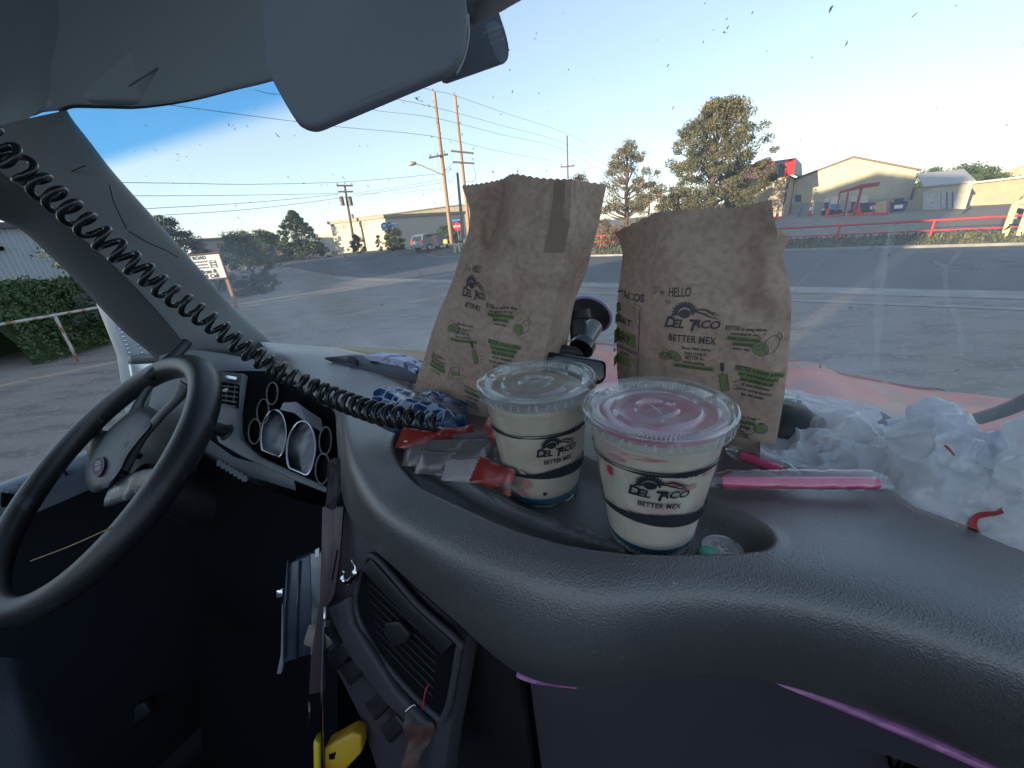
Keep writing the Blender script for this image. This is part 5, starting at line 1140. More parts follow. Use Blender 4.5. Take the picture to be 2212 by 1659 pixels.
yb = root('utility_knife', 'yellow and orange plastic tool lying at the bottom of the centre console', 'tool', at(690, 1659, .46))
obj('handle', rprism(q6([(470, 1530), (660, 1425), (720, 1440), (722, 1560), (600, 1690), (470, 1720)], .47), cf * .02, .003, 3), mat('tool_yellow', (.55, .33, .02), .4, var=(14, (.55, .16, .02), .45, .6)), yb, smooth=50)
obj('grip', rprism(q6([(392, 1490), (410, 1478), (438, 1500), (440, 1720), (395, 1720)], .465), cf * .014, .003, 3), mat('tool_yellow2', (.65, .50, .02), .4), yb, smooth=50)
obj('slot', prism(q6([(500, 1570), (550, 1550), (540, 1600), (505, 1605)], .4695), cf * .0004), M_black, yb)
obj('stalk', tube(q6([(375, 1210), (375, 1300), (365, 1400)], .48), .002, 8), M_gloss, hold, smooth=180)
lf = root('air_freshener', 'dried brown leaf-shaped air freshener hanging on a red thread from the dash vent', 'air freshener', at(*c6(1110, 1600), .40))
A = surf([q6([(1020, 1275), (1080, 1265), (1130, 1270), (1170, 1300)], .40), q6([(1000, 1390), (1060, 1380), (1140, 1380), (1210, 1390)], .395), q6([(1030, 1500), (1070, 1500), (1130, 1500), (1180, 1480)], .40), q6([(990, 1640), (1030, 1640), (1080, 1640), (1110, 1600)], .395), q6([(980, 1760), (1030, 1760), (1080, 1760), (1100, 1720)], .40)], 40, 30); A += (facet(A.reshape(-1, 3), 60, 7) * .006).reshape(40, 30)[..., None] * cf
obj('leaf', grid(A), mat('dry_leaf', (.09, .035, .03), .6, var=(80, (.05, .03, .025), .4, .6)), lf, smooth=40)
obj('red_thread', tube(spline(q6([(1212, 938), (1195, 980), (1188, 1060), (1155, 1130), (1140, 1200), (1128, 1265)], .392), 40), .0008, 6), mat('thread_red', (.40, .02, .02), .6), lf, smooth=180)
obj('wire_hook', tube(spline(q6([(1010, 1285), (1050, 1250), (1078, 1235), (1082, 1260)], .392), 16), .0005, 6), M_chrome, lf, smooth=180)
obj('grass_stem', tube(spline([pw(66, 1212, .02), pw(150, 1180, .022), (pw(240, 1140, .022))], 14), .0008, 6), mat('straw_tan', (.35, .22, .10), .6), None, smooth=180, label='thin dry grass stem lying across the steering wheel opening', cat='stem')

# ================================================================== OUTSIDE: ground, road, far land
dP = np.array([math.sin(rad(132)), math.cos(rad(132)), 0]); dQ = np.array([math.sin(rad(42)), math.cos(rad(42)), 0])
def PQ(p, q, off=0.0):
    w = dP * p + dQ * q; return np.array([w[0], w[1], terr(w[0], w[1]) + off])
def sheet(name, ps_, qs_, off, m, kind='structure', **k):
    return obj(name, grid(np.array([[PQ(p, q, off) for p in ps_] for q in qs_]), flip=False), m, None, smooth=180, kind=kind, loc=(0, 0, 0), **k)
def sp(a, b, st): return np.arange(a, b + st * .5, st)
M_lot = mat('lot_gravel', (.22, .19, .168), .9, var=[(.35, (.26, .22, .185), .4, .7), (.9, (.15, .13, .115), .46, .66, 10, (1, 2.6, 1)), (9, (.27, .235, .205), .52, .66, 8), (60, (.30, .27, .24), .62, .74, 8), (55, (.12, .105, .095), .60, .75, 6)], bump=[('noise', 160, .35, .004)])
M_road = mat('road_asphalt', (.085, .09, .10), .85, var=[(.5, (.11, .112, .118), .4, .65), (8, (.065, .068, .075), .45, .62, 8)], bump=('noise', 60, .4, .01))
M_conc = mat('kerb_concrete', (.30, .285, .26), .85, var=(2, (.22, .21, .20), .4, .65, 8))
M_grass = mat('dry_grass', (.075, .085, .03), .95, var=[(1.2, (.17, .14, .07), .42, .62), (9, (.04, .055, .018), .45, .62, 8)], bump=('noise', 25, .8, .05))
M_yard = mat('yard_paving', (.22, .18, .142), .9, var=[(.3, (.28, .225, .17), .4, .7), (4, (.16, .135, .11), .45, .65, 8)])
gx = np.concatenate([np.linspace(-420, -120, 16), np.linspace(-116, 116, 117), np.linspace(120, 420, 16)]); gq = np.concatenate([np.linspace(-80, -6, 14), np.linspace(-4, 90, 48), np.linspace(95, 500, 25)])
sheet('ground', gx, gq, 0, M_lot)
sheet('gutter', sp(-30, 60, 2), [14.3, 14.8, 15.4], .012, M_conc)
sheet('gutter', sp(-30, 60, 2), [13.0, 13.25], .012, M_conc)
sheet('road', sp(-70, 90, 2), sp(15.4, 27.0, 2.9), .012, M_road)
sheet('pavement_patch', sp(2.0, 6.5, .5), [19.5, 20.5, 21.5], .018, mat('patch_asphalt', (.11, .11, .105), .9, var=(1.5, (.06, .063, .07), .42, .6)))
sheet('verge', sp(-22, 90, 2), [27.25, 29.5, 32, 34.2], .03, M_grass)
sheet('yard', sp(-2, 90, 2), [34.2, 38, 42, 46, 50, 54, 58, 62], .03, M_yard)
A = np.array([[PQ(p, q, z) for p in sp(-22, 90, 2)] for q, z in [(27.0, .0), (27.0, .13), (27.25, .13), (27.25, .0)]]); obj('kerb', grid(A), M_conc, None, kind='structure', loc=(0, 0, 0))
# grass tufts on the verge (countless)
n_ = 9000; p_ = RNG.uniform(-20, 60, n_); q_ = 27.4 + RNG.random(n_) ** 1.2 * 6.6; C = np.array([PQ(a, b, .05) for a, b in zip(p_, q_)]); h_ = RNG.uniform(.04, .13, n_) * (1 + (q_ > 31) * .8)
B_ = np.stack([RNG.normal(0, .02, n_), RNG.normal(0, .02, n_), h_], 1); ang = RNG.uniform(0, PI, n_); A_ = np.stack([np.cos(ang), np.sin(ang), 0 * ang], 1) * .04
obj('grass_tufts', quads(C, A_, B_), M_grass, None, kind='stuff', loc=(0, 0, 0), label='short dry grass and weeds along the verge under the red pipe fence', cat='grass')

# unseen shadow casters added behind-left of the truck, shaped for shade and sun streaks
LD = np.array([math.sin(rad(SUN_AZ + 180)), math.cos(rad(SUN_AZ + 180)), 0]); SD = np.array([math.sin(rad(SUN_AZ + 90)), math.cos(rad(SUN_AZ + 90)), 0])
def ST(s, t, z=0): w = SD * s + LD * t; return np.array([w[0], w[1], z])
M_shed = mat('shed_metal', (.42, .45, .49), .55, metal=.2, var=[(.8, (.36, .39, .43), .4, .65), (60, (.48, .51, .54), .5, .7, 2, (1, 1, .02))])
for prof, lb, nm in [([(-60, 0), (-60, 7.4), (2, 7.4), (2, 0)], 'unseen long grey shed behind the truck, sized to shade the foreground', 'shed_caster'), ([(2.2, 0), (2.2, 15.2), (9.5, 17.0), (15, 15.2), (15, 0)], 'unseen tall gabled block behind the truck, added to cast shade', 'gabled_caster'), ([(15.2, 0), (15.2, 6.2), (22.3, 6.2), (22.3, 0)], 'unseen low flat-topped block left of the gabled block, added to cast shade', 'low_caster'), ([(23.7, 0), (23.7, 5), (24.7, 5), (24.7, 0)], 'unseen narrow grey block added to part two streaks of sun', 'narrow_caster'), ([(25.4, 0), (25.4, 5.2), (34, 5.6), (34, 0)], 'unseen grey block furthest left behind the truck, added to cast shade', 'end_caster')]:
    P = [ST(s_, -34, z) for s_, z in prof]; obj(nm, prism(P, -LD * 12), M_shed, None, label=lb, cat='shadow caster')

# ------------------------------------------------------------------ trees
def leafset(C, size, m_up=.5):
    n_ = len(C); a = RNG.normal(size=(n_, 3)); a /= np.linalg.norm(a, axis=1)[:, None]; b = np.cross(a, RNG.normal(size=(n_, 3))); b /= np.linalg.norm(b, axis=1)[:, None]
    s_ = size * .72 * RNG.uniform(.6, 1.4, n_)[:, None]; return quads(C, a * s_, b * s_ * .5)
def crown(P, z0, z1, prof, clumps, per, cr_, leaf, seed, m, hollow=.35, squash=.7):
    rg2 = np.random.default_rng(seed); C = []; cl_ = []
    while len(cl_) < clumps:
        h = rg2.random(); R = np.interp(h, np.linspace(0, 1, len(prof)), prof); a = rg2.uniform(0, 2 * PI); r = R * math.sqrt(rg2.uniform(hollow ** 2, 1)); 
        w = 1 + .28 * vnoise(np.array([math.cos(a) * 2 + seed, math.sin(a) * 2, h * 5]), 1)
        cl_.append(np.array([P[0] + r * w * math.cos(a), P[1] + r * w * math.sin(a), z0 + (z1 - z0) * h]))
    for c in cl_:
        k = int(per * 1.9 * rg2.uniform(.6, 1.4)); d = rg2.normal(size=(k, 3)); d /= np.linalg.norm(d, axis=1)[:, None]; d *= (rg2.random(k) ** .4)[:, None] * cr_ * rg2.uniform(.6, 1.25); d[:, 2] *= squash; C.append(c + d)
    return leafset(np.concatenate(C), leaf), cl_
M_pine = mat('pine_needles', (.085, .088, .036), .8, var=[(1.1, (.19, .145, .06), .48, .66), (5, (.045, .056, .024), .5, .65)])
M_pine2 = mat('pine_needles_warm', (.10, .09, .035), .8, var=[(1.4, (.19, .13, .05), .45, .65), (6, (.045, .055, .022), .5, .65)])
M_jun = mat('juniper_leaves', (.035, .062, .03), .85, var=[(2.5, (.09, .10, .04), .45, .65), (9, (.022, .04, .02), .5, .65)])
M_leaf = mat('broad_leaves', (.045, .075, .025), .8, var=[(1.5, (.08, .10, .035), .45, .65)])
M_sage = mat('sage_leaves', (.07, .10, .07), .85, var=[(2.5, (.12, .14, .09), .45, .65)])
M_bark = mat('bark', (.11, .075, .05), .9, var=(9, (.06, .042, .03), .45, .6), bump=('noise', 30, .6, .02))
def tree(name, label, P, H, prof, clumps, per, cr_, leaf, seed, m, z0=.15, trunk=.18, limbs=10, hollow=.3, group=None, lean=0):
    rt = root(name, label, 'tree' if 'tree' in name or 'pine' in name or 'spruce' in name else 'shrub', P, group)
    q, cl_ = crown(P, P[2] + H * z0, P[2] + H * .95, prof, clumps, per, cr_, leaf, seed, m, hollow)
    obj('crown', q, m, rt)
    g = G(); tp = [P + [lean * k * .3 + .12 * math.sin(k * 2 + seed), .1 * math.cos(k * 1.7 + seed), H * .92 * k / 7] for k in range(8)]
    tp[0] = P - Uv * .1; g.add(*tube(spline(tp, 20), np.linspace(trunk, trunk * .2, 20), 9))
    rg2 = np.random.default_rng(seed)
    for c in [cl_[i] for i in rg2.permutation(len(cl_))[:limbs]]:
        h = max(.12, (c[2] - P[2]) / H - .1); b = P + [lean * h * 2, 0, h * H * .9]; mid = (b + c) / 2 + Uv * rg2.uniform(-.3, .1); g.add(*tube(spline([b, mid, c], 10), np.linspace(trunk * .38, trunk * .08, 10), 6))
    obj('trunk', g, M_bark, rt, smooth=60); return rt
def hpx(x, y, D): return dp(x, y, D)[2]
def planted(xb, D, yt, xt=None):
    P = dp(xb, 500, D); P[2] = terr(P[0], P[1]); return P, dp(xt or xb, yt, D)[2] - P[2]
P, H = planted(1352, 47, 298, 1352)
tree('pine_tree', 'smaller open-branched pine with visible forked trunk between the two paper bags', P, H, [2.6, 3.6, 3.9, 3.3, 2.9, 2.0, 1.1, .3], 120, 52, .62, .085, 11, M_pine2, z0=.22, trunk=.26, limbs=34, hollow=.25)
P, H = planted(1530, 50, 208, 1560)
tree('pine_tree', 'tallest dense pine tree standing in front of the red-roofed building', P, H, [3.2, 4.4, 4.8, 4.6, 4.4, 4.1, 3.6, 2.8, 1.6], 400, 70, .66, .10, 5, M_pine, z0=.10, trunk=.36, limbs=50, hollow=.2)
for x, D, yt, prof, seed, lb in [(1255, 62, 372, [2.2, 2.6, 1.8, .8], 3, 'small distant pine peeking over the top of the left paper bag'), (1400, 64, 392, [3, 3.4, 2.6, 1.2], 21, 'low dark pine in the gap between the smaller pine and the tall pine'), (1462, 66, 405, [3, 3.6, 2.4, 1.0], 22, 'low green pine at the left foot of the tallest pine')]:
    P, H = planted(x, D, yt); tree('pine_tree', lb, P, H, prof, 60, 60, .7, .10, seed, M_pine2 if x < 1450 else M_pine, z0=.05, trunk=.15, limbs=10)
for x, D, yt, prof, seed, lb in [(1330, 37, 482, [1.6, 1.5, .7], 31, 'orange-tinted dry bush behind the red fence between the bags'), (1292, 39, 470, [1.8, 1.6, .8], 32, 'dry brown bush behind the red fence at the edge of the left bag'), (1700, 70, 462, [1.5, 1.2, .5], 33, 'small dark bush at the corner of the red-roofed building')]:
    P, H = planted(x, D, yt); tree('bush', lb, P, max(H, 1.0), prof, 30, 60, .45, .07, seed, mat('dry_bush', (.20, .12, .05), .9, var=(4, (.10, .09, .035), .45, .6)), z0=.02, trunk=.05, limbs=6)
P, H = planted(641, 64, 452, 628); tree('spruce_tree', 'cone-shaped spruce beside the left end of the pale two-storey building', P, H, [2.3, 2.9, 3.0, 2.7, 2.2, 1.6, .9, .25], 330, 55, .34, .07, 41, M_jun, z0=.03, trunk=.2, limbs=6)
P, H = planted(352, 34, 460, 340); tree('pine_tree', 'spiky dark evergreen rising beside the windshield pillar', P, H, [2.6, 2.8, 2.6, 2.2, 1.5, .8, .3], 150, 55, .38, .07, 42, M_sage, z0=.02, trunk=.16, limbs=20)
P, H = planted(515, 38, 500, 512); tree('shrub', 'blue-green spiky shrub to the right of the billboard', P, H, [1.9, 2.3, 1.7, .6], 70, 60, .45, .07, 43, M_sage, z0=.02, trunk=.1, limbs=8)
P, H = planted(548, 50, 498, 545); tree('shrub', 'rounded green tree behind the spiky shrub near the low brown building', P, H, [2.0, 2.6, 2.3, 1.2], 80, 60, .5, .08, 44, M_leaf, z0=.05, trunk=.12, limbs=8)
P, H = planted(655, 50, 516); tree('shrub', 'dark low juniper in front of the cone-shaped spruce', P, max(H, 1), [2.8, 2.6, 1.4], 60, 60, .45, .07, 45, M_jun, z0=.0, trunk=.06, limbs=4)
P, H = planted(765, 52, 506, 764); tree('columnar_shrub', 'narrow dark juniper at the foot of the wooden pole with transformers', P, H, [.7, .85, .6, .1], 40, 60, .3, .06, 46, M_jun, z0=.0, trunk=.05, limbs=3)
P, H = planted(848, 50, 491, 846); tree('columnar_shrub', 'sunlit oval juniper against the shaded grey wall', P, H, [.85, 1.15, 1.1, .95, .35], 70, 70, .3, .06, 47, mat('juniper_gold', (.10, .095, .035), .85, var=(4, (.05, .06, .025), .45, .6)), z0=.0, trunk=.05, limbs=3)
for x, yt, sd in ((814, 508, 48), (832, 510, 49)):
    P, H = planted(x, 50, yt); tree('columnar_shrub', 'thin small cypress against the sunlit wall, %s of a pair' % ('left' if x < 820 else 'right'), P, H, [.35, .45, .3, .05], 20, 50, .22, .05, sd, M_sage, z0=.0, trunk=.04, limbs=2)
P, H = planted(968, 56, 488); tree('shrub', 'dark evergreen behind the base of the tall wooden poles', P, H, [1.6, 1.9, 1.6, .7], 50, 60, .45, .07, 50, M_jun, z0=.0, trunk=.1, limbs=4)
P, H = planted(150, 19, 528, 100); tree('tree', 'sparse bluish tree hanging in front of the grey corrugated wall', P, H, [1.2, 1.5, 1.2, .7], 46, 42, .28, .045, 51, M_sage, z0=.25, trunk=.07, limbs=14)
P, H = planted(2022, 90, 362, 2030); tree('tree', 'round green tree behind the pale shed with roll-up doors', P, H, [4.0, 5.2, 5.0, 3.2], 90, 70, 1.0, .14, 52, M_leaf, z0=.1, trunk=.2, limbs=6)
for x, yt, D, sd, lb in [(1990, 386, 95, 53, 'low tree clump between the warehouse and the round green tree'), (2075, 388, 110, 54, 'first of the low hedge trees right of the round green tree'), (2100, 384, 112, 55, 'second low hedge tree, taller, right of the round green tree'), (2128, 382, 114, 56, 'low tree at the foot of the hill above the long building')]:
    P, H = planted(x, D, yt); tree('tree', lb, P, H, [3, 3.6, 2.6, 1.0], 50, 60, .9, .15, sd, M_leaf, z0=.0, trunk=.2, limbs=3)
P, H = planted(535, 31, 590); tree('weed', 'leafy weeds with a yellow-green tip beside the billboard post', P, max(H, 1.1), [1.0, 1.2, .8, .25], 46, 50, .28, .05, 57, M_leaf, z0=.0, trunk=.03, limbs=3)
P, H = planted(490, 30, 612); tree('weed', 'low weeds around the billboard post', P, max(H, .7), [1.3, 1.2, .6], 40, 45, .28, .05, 58, M_jun, z0=.0, trunk=.03, limbs=3)
# juniper hedge seen through the driver's window: a mound of leaves
C = []
for k in range(26000):
    a, b = RNG.random(2); x = -60 + 310 * a; t_ = b
    C.append((a, b))
C = np.array(C); D0 = 15.5; cen_ = [dp(-80, 640, 19), dp(250, 640, 22)]
L_ = cen_[1] - cen_[0]; L_[2] = 0; ln = np.linalg.norm(L_); e1_ = L_ / ln; e2_ = np.array([-e1_[1], e1_[0], 0])
s_ = C[:, 0]; a_ = C[:, 1] * PI; Wd = 1.7; Hh = hpx(120, 610, 20) * (0.52 + .45 * np.sin(PI * (s_ * .75 + .25))) ** .8 * (1 + .10 * np.sin(s_ * 23) + .06 * np.sin(s_ * 51))
base_ = cen_[0] * [1, 1, 0] - e1_ * .5; Pn = base_ + e1_ * (s_ * (ln + 1))[:, None] + e2_ * (np.cos(a_) * Wd)[:, None] + Uv * (np.sin(a_) ** .6 * Hh)[:, None]; Pn += RNG.normal(0, .07, Pn.shape) + (vnoise(Pn, 2.5) * .14)[:, None]
rt = root('juniper_hedge', 'low spreading juniper hedge in front of the grey corrugated building', 'hedge', base_ + e1_ * ln / 2); obj('foliage', leafset(Pn, .06), mat('hedge_leaves', (.075, .12, .045), .8, var=[(2.0, (.11, .15, .06), .45, .65), (9, (.04, .07, .03), .5, .65)]), rt)
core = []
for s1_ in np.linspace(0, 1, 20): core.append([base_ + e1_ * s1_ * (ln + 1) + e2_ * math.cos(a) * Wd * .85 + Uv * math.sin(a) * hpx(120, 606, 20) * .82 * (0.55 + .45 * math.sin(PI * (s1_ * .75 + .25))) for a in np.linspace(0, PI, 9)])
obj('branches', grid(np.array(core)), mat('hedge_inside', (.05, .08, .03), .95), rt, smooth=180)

# ------------------------------------------------------------------ buildings
def gable(name, label, FL, FR, depth, ze, zr, m, mroof, ridge=.5, base=None, over=.25):
    """gable end FL-FR facing us, ridge running back"""
    d = nrm((FR - FL) * [1, 1, 0]); bk = np.array([-d[1], d[0], 0]); bk = bk if bk @ nrm(FL * [1, 1, 0]) > 0 else -bk
    rt = root(name, label, 'building', (FL + FR) / 2); z0 = min(FL[2], FR[2]) - .3
    pk_ = FL + (FR - FL) * ridge
    P = [np.array([*FL[:2], z0]), np.array([*FR[:2], z0]), np.array([*FR[:2], ze[1]]), np.array([*pk_[:2], zr]), np.array([*FL[:2], ze[0]])]
    obj('wall', prism(P, bk * depth), m, rt)
    g = G()
    for a, b in ((P[4], P[3]), (P[3], P[2])):
        e = nrm(b - a); a2 = a - e * (over if a is P[4] else 0); b2 = b + e * (over if b is P[2] else 0)
        g.add(*prism([a2 - bk * over + Uv * .02, b2 - bk * over + Uv * .02, b2 + bk * (depth + over) + Uv * .02, a2 + bk * (depth + over) + Uv * .02], Uv * .18))
    obj('roof', g, mroof, rt); return rt, d, bk, P
M_wh = mat('warehouse_cream', (.50, .44, .32), .7, var=[(40, (.42, .37, .27), .5, .62, 2, (1, 1, .01)), (1.5, (.56, .50, .38), .45, .7)])
M_brn = mat('roof_edge_brown', (.16, .11, .09), .7)
FL = dp(1711, 440, 65); FR = dp(1963, 440, 66); FL[2] = terr(*FL[:2]); FR[2] = terr(*FR[:2])
wh, wd, wb_, WP = gable('warehouse', 'large cream metal warehouse with a wide gable, sun on its upper half', FL, FR, 30, (hpx(1714, 388, 65), hpx(1976, 369, 66)), dp(1833, 342, 65)[2], M_wh, M_brn, ridge=.47)
obj('wainscot', prism([FL - wb_ * .02 - Uv * .3, FR - wb_ * .02 - Uv * .3, FR - wb_ * .02 + Uv * 1.25, FL - wb_ * .02 + Uv * 1.25], -wb_ * .04), mat('wainscot_grey', (.36, .36, .34), .75, var=(1.5, (.30, .30, .29), .4, .6)), wh)
def onwall(x, y, P0, d, out=.05):
    nn = np.array([-d[1], d[0], 0]); return plane_at(x, y, P0, nn)
def wallbox(x0, y0, x1, y1, P0, d, bk, name, m, parent, out=.06):
    a, b, c, e = [onwall(x, y, P0, d) for x, y in ((x0, y1), (x1, y1), (x1, y0), (x0, y0))]; return obj(name, prism([q - bk * .01 for q in (a, b, c, e)], -bk * out), m, parent)
wallbox(1718, 421, 1731, 436, FL, wd, wb_, 'side_door', mat('door_blue', (.06, .07, .10), .5), wh)
for x, y in ((1799, 391), (1823, 392), (1920, 363)): wallbox(x, y, x + 4, y + 4, FL, wd, wb_, 'wall_lamp', M_white, wh, .25)
# lean-to and pale shed with roll-up doors
M_cream = mat('shed_cream', (.50, .47, .38), .7, var=(2, (.42, .39, .32), .4, .65))
M_rolld = mat('rollup_door', (.40, .41, .42), .5, var=[(3, (.48, .49, .50), .4, .65), (20, (.33, .34, .35), .5, .6, 2, (.02, .02, 3))])
A0 = dp(1992, 450, 60); B0 = dp(2078, 440, 60.5); A0[2] = terr(*A0[:2]) ; B0[2] = terr(*B0[:2]); dd_ = nrm((B0 - A0) * [1, 1, 0]); bk2 = np.array([-dd_[1], dd_[0], 0]); bk2 = bk2 if bk2 @ nrm(A0 * [1, 1, 0]) > 0 else -bk2
rt = root('garage_shed', 'pale shed with two roll-up doors right of the cream warehouse', 'building', (A0 + B0) / 2)
zt = hpx(2000, 404, 61)
obj('wall', prism([A0 - Uv * .3, B0 - Uv * .3, B0 * [1, 1, 0] + Uv * zt, A0 * [1, 1, 0] + Uv * zt], bk2 * 9), M_cream, rt)
obj('roof', prism([A0 * [1, 1, 0] + Uv * (zt + .02) - bk2 * .4 - dd_ * .4, B0 * [1, 1, 0] + Uv * (zt + .02) - bk2 * .4 + dd_ * .4, B0 * [1, 1, 0] + Uv * (zt + 1.3) + bk2 * 5 + dd_ * .4, A0 * [1, 1, 0] + Uv * (zt + 1.3) + bk2 * 5 - dd_ * .4], Uv * .12), mat('shed_roof', (.42, .40, .38), .6), rt)
wallbox(1994, 414, 2030, 453, A0, dd_, bk2, 'roll_up_door', M_rolld, rt); wallbox(2033, 412, 2070, 450, A0, dd_, bk2, 'roll_up_door', M_rolld, rt)
obj('corner_post', prism([B0 - dd_ * .1 - bk2 * .02, B0 + dd_ * .3 - bk2 * .02, B0 * [1, 1, 0] + dd_ * .3 - bk2 * .02 + Uv * zt, B0 * [1, 1, 0] - dd_ * .1 - bk2 * .02 + Uv * zt], -bk2 * .12), mat('trim_yellowish', (.62, .56, .38), .7), rt)
g = G()
for x in (2044, 2056): g.add(*prism([onwall(x, 450, A0, dd_) - bk2 * .1, onwall(x + 2.5, 450, A0, dd_) - bk2 * .1, onwall(x + 2.5, 414, A0, dd_) - bk2 * .1, onwall(x, 414, A0, dd_) - bk2 * .1], -bk2 * .05))
obj('door_track', g, mat('track_blue', (.10, .11, .15), .5), rt)
A0 = dp(2078, 446, 70); B0 = dp(2330, 440, 72); A0[2] = terr(*A0[:2]); B0[2] = terr(*B0[:2])
rt, d3, b3, _ = gable('long_building', 'long low tan building along the far side of the yard', A0, B0, 14, (hpx(2085, 399, 70), hpx(2330, 374, 72)), hpx(2205, 385, 71), mat('long_tan', (.36, .29, .20), .8, var=(2, (.40, .33, .23), .4, .65)), mat('pale_roof', (.60, .56, .44), .7), over=.6)
wallbox(2086, 412, 2101, 441, A0, d3, b3, 'sliding_door', M_cream, rt)
# lean-to wall between warehouse and shed
A0 = dp(1960, 450, 64); B0 = dp(1992, 448, 61); A0[2] = terr(*A0[:2]); B0[2] = terr(*B0[:2])
obj('lean_to', prism([A0 - Uv * .3, B0 - Uv * .3, B0 * [1, 1, 0] + Uv * hpx(1990, 432, 61), A0 * [1, 1, 0] + Uv * hpx(1965, 432, 64)], bk2 * 4), M_cream, None, label='low cream lean-to joining the warehouse to the shed with roll-up doors', cat='building')
# red and black mansard building
A0 = dp(1560, 480, 56); B0 = dp(1686, 480, 56); A0[2] = terr(*A0[:2]); B0[2] = terr(*B0[:2])
d4 = nrm((B0 - A0) * [1, 1, 0]); b4 = np.array([-d4[1], d4[0], 0]); b4 = b4 if b4 @ nrm(A0 * [1, 1, 0]) > 0 else -b4
rt = root('mansard_building', 'tan building with a red and black ribbed metal roof behind the tallest pine', 'building', (A0 + B0) / 2)
ze_, zt_ = hpx(1692, 378, 56), hpx(1704, 341, 55); C0 = B0 + b4 * 7 + d4 * 1.2
def up(P, z): return np.array([P[0], P[1], z])
obj('wall', prism([A0 - Uv * .3, B0 - Uv * .3, up(B0, ze_), up(A0, ze_)], b4 * 10 + d4 * 1.4), mat('mansard_wall', (.42, .34, .24), .8, var=(2, (.36, .29, .20), .4, .6)), rt)
Mr, Mk = mat('roof_red', (.55, .02, .02), .45, var=(30, (.40, .015, .015), .5, .6, 2, (1, 1, .02))), mat('roof_black', (.03, .035, .05), .5, var=(30, (.09, .10, .13), .5, .6, 2, (1, 1, .02)))
lo = B0 + (A0 - B0) * 1.05; ns_ = 46; g = G()
for k in range(ns_):
    a0_ = lo + (B0 - b4 * .5 + d4 * .5 - lo) * (k / ns_); a1_ = lo + (B0 - b4 * .5 + d4 * .5 - lo) * ((k + .9) / ns_)
    f_ = k / ns_; mi = 1 if .70 < f_ < .86 else 0
    g.add(*prism([up(a0_, ze_ - .1), up(a1_, ze_ - .1), up(a1_ + b4 * .6, zt_), up(a0_ + b4 * .6, zt_)], b4 * (.3 + .08 * (k % 2))), mi)
obj('mansard_roof', g, [Mr, Mk], rt)
obj('roof_side', prism([up(B0 + d4 * .45 - b4 * .5, ze_ - .1), up(B0 + b4 * 10 + d4 * 1.9, ze_ - .1), up(B0 + b4 * 10 + d4 * 1.6, zt_), up(B0 + d4 * .3 + b4 * .2, zt_)], d4 * .2), Mk, rt)
obj('downpipe', tube([B0 - b4 * .1 + d4 * .1, up(B0 - b4 * .1 + d4 * .1, ze_)], .12, 8), Mk, rt)
# pale two-storey office with sunlit end and shaded long front
Cn = dp(850, 530, 58); Ln = dp(724, 530, 64); Rn = dp(1010, 520, 66)
for P in (Cn, Ln, Rn): P[2] = terr(*P[:2])
zc_ = hpx(812, 473, 58); zl_ = hpx(702, 473, 64)
rt = root('office_building', 'pale two-storey office with a sunlit yellow end and a shaded grey front', 'building', Cn)
M_off1 = mat('office_wall', (.52, .48, .40), .75, var=[(30, (.46, .42, .35), .5, .6, 2, (1, 1, .02))])
Bk = Ln + (Rn - Cn)
Cn = dp(826 + 16, 530, 58); Cn[2] = terr(*Cn[:2])
obj('wall', ([*[P - Uv * .3 for P in (Ln, Cn, Rn, Bk)], *[up(P, zc_) for P in (Ln, Cn, Rn, Bk)]], [(0, 1, 5, 4), (1, 2, 6, 5), (2, 3, 7, 6), (3, 0, 4, 7), (4, 5, 6, 7)]), M_off1, rt)
cc_ = (Ln + Cn + Rn + Bk) / 4
obj('roof_edge', ([*[up(P + nrm((P - cc_) * [1, 1, 0]) * .35, zc_ + .02) for P in (Ln, Cn, Rn, Bk)], *[up(P + nrm((P - cc_) * [1, 1, 0]) * .35, zc_ + .40) for P in (Ln, Cn, Rn, Bk)]], [(3, 2, 1, 0), (0, 1, 5, 4), (1, 2, 6, 5), (2, 3, 7, 6), (3, 0, 4, 7), (4, 5, 6, 7)]), mat('parapet_tan', (.34, .27, .22), .7), rt)
dE = nrm((Cn - Ln) * [1, 1, 0]); bE = np.array([-dE[1], dE[0], 0]); bE = bE if bE @ nrm(Cn * [1, 1, 0]) > 0 else -bE
dF = nrm((Rn - Cn) * [1, 1, 0]); bF = np.array([-dF[1], dF[0], 0]); bF = bF if bF @ nrm(Cn * [1, 1, 0]) > 0 else -bF
for x0, y0, x1, y1 in [(736, 485, 748, 494), (774, 480, 788, 490)]:
    w = wallbox(x0, y0, x1, y1, Ln, dE, bE, 'window', mat('window_bronze', (.20, .12, .08), .4), rt, .04); wallbox(x0 + 1, y0 + 1, (x0 + x1) / 2, y1 - 1, Ln, dE, bE, 'pane', mat('pane_tan', (.42, .34, .25), .3), w, .08)
wallbox(772, 527, 783, 538, Ln, dE, bE, 'door', M_cream, rt, .05)
sg = wallbox(824, 482, 857, 499, Cn, dF, bF, 'sign_board', mat('sign_pale', (.62, .68, .75), .5), rt, .08)
V2, F2 = text2('CG', 1.05, bold=.06, shear=.2); o0 = onwall(833, 494, Cn, dF) - bF * .11; obj('sign_letters', (np.array([o0 + dF * a + Uv * b for a, b in V2]), F2), mat('sign_blue', (.05, .16, .35), .5), sg)
V2, F2 = text2('SUPPLY', .5, bold=.03); o0 = onwall(848, 491, Cn, dF) - bF * .11; obj('sign_letters', (np.array([o0 + dF * a + Uv * b for a, b in V2]), F2), mat('sign_blue', (.05, .16, .35), .5), sg)
wallbox(981, 472, 994, 482, Cn, dF, bF, 'blue_sign', mat('sign_navy', (.10, .14, .42), .5), rt, .08)
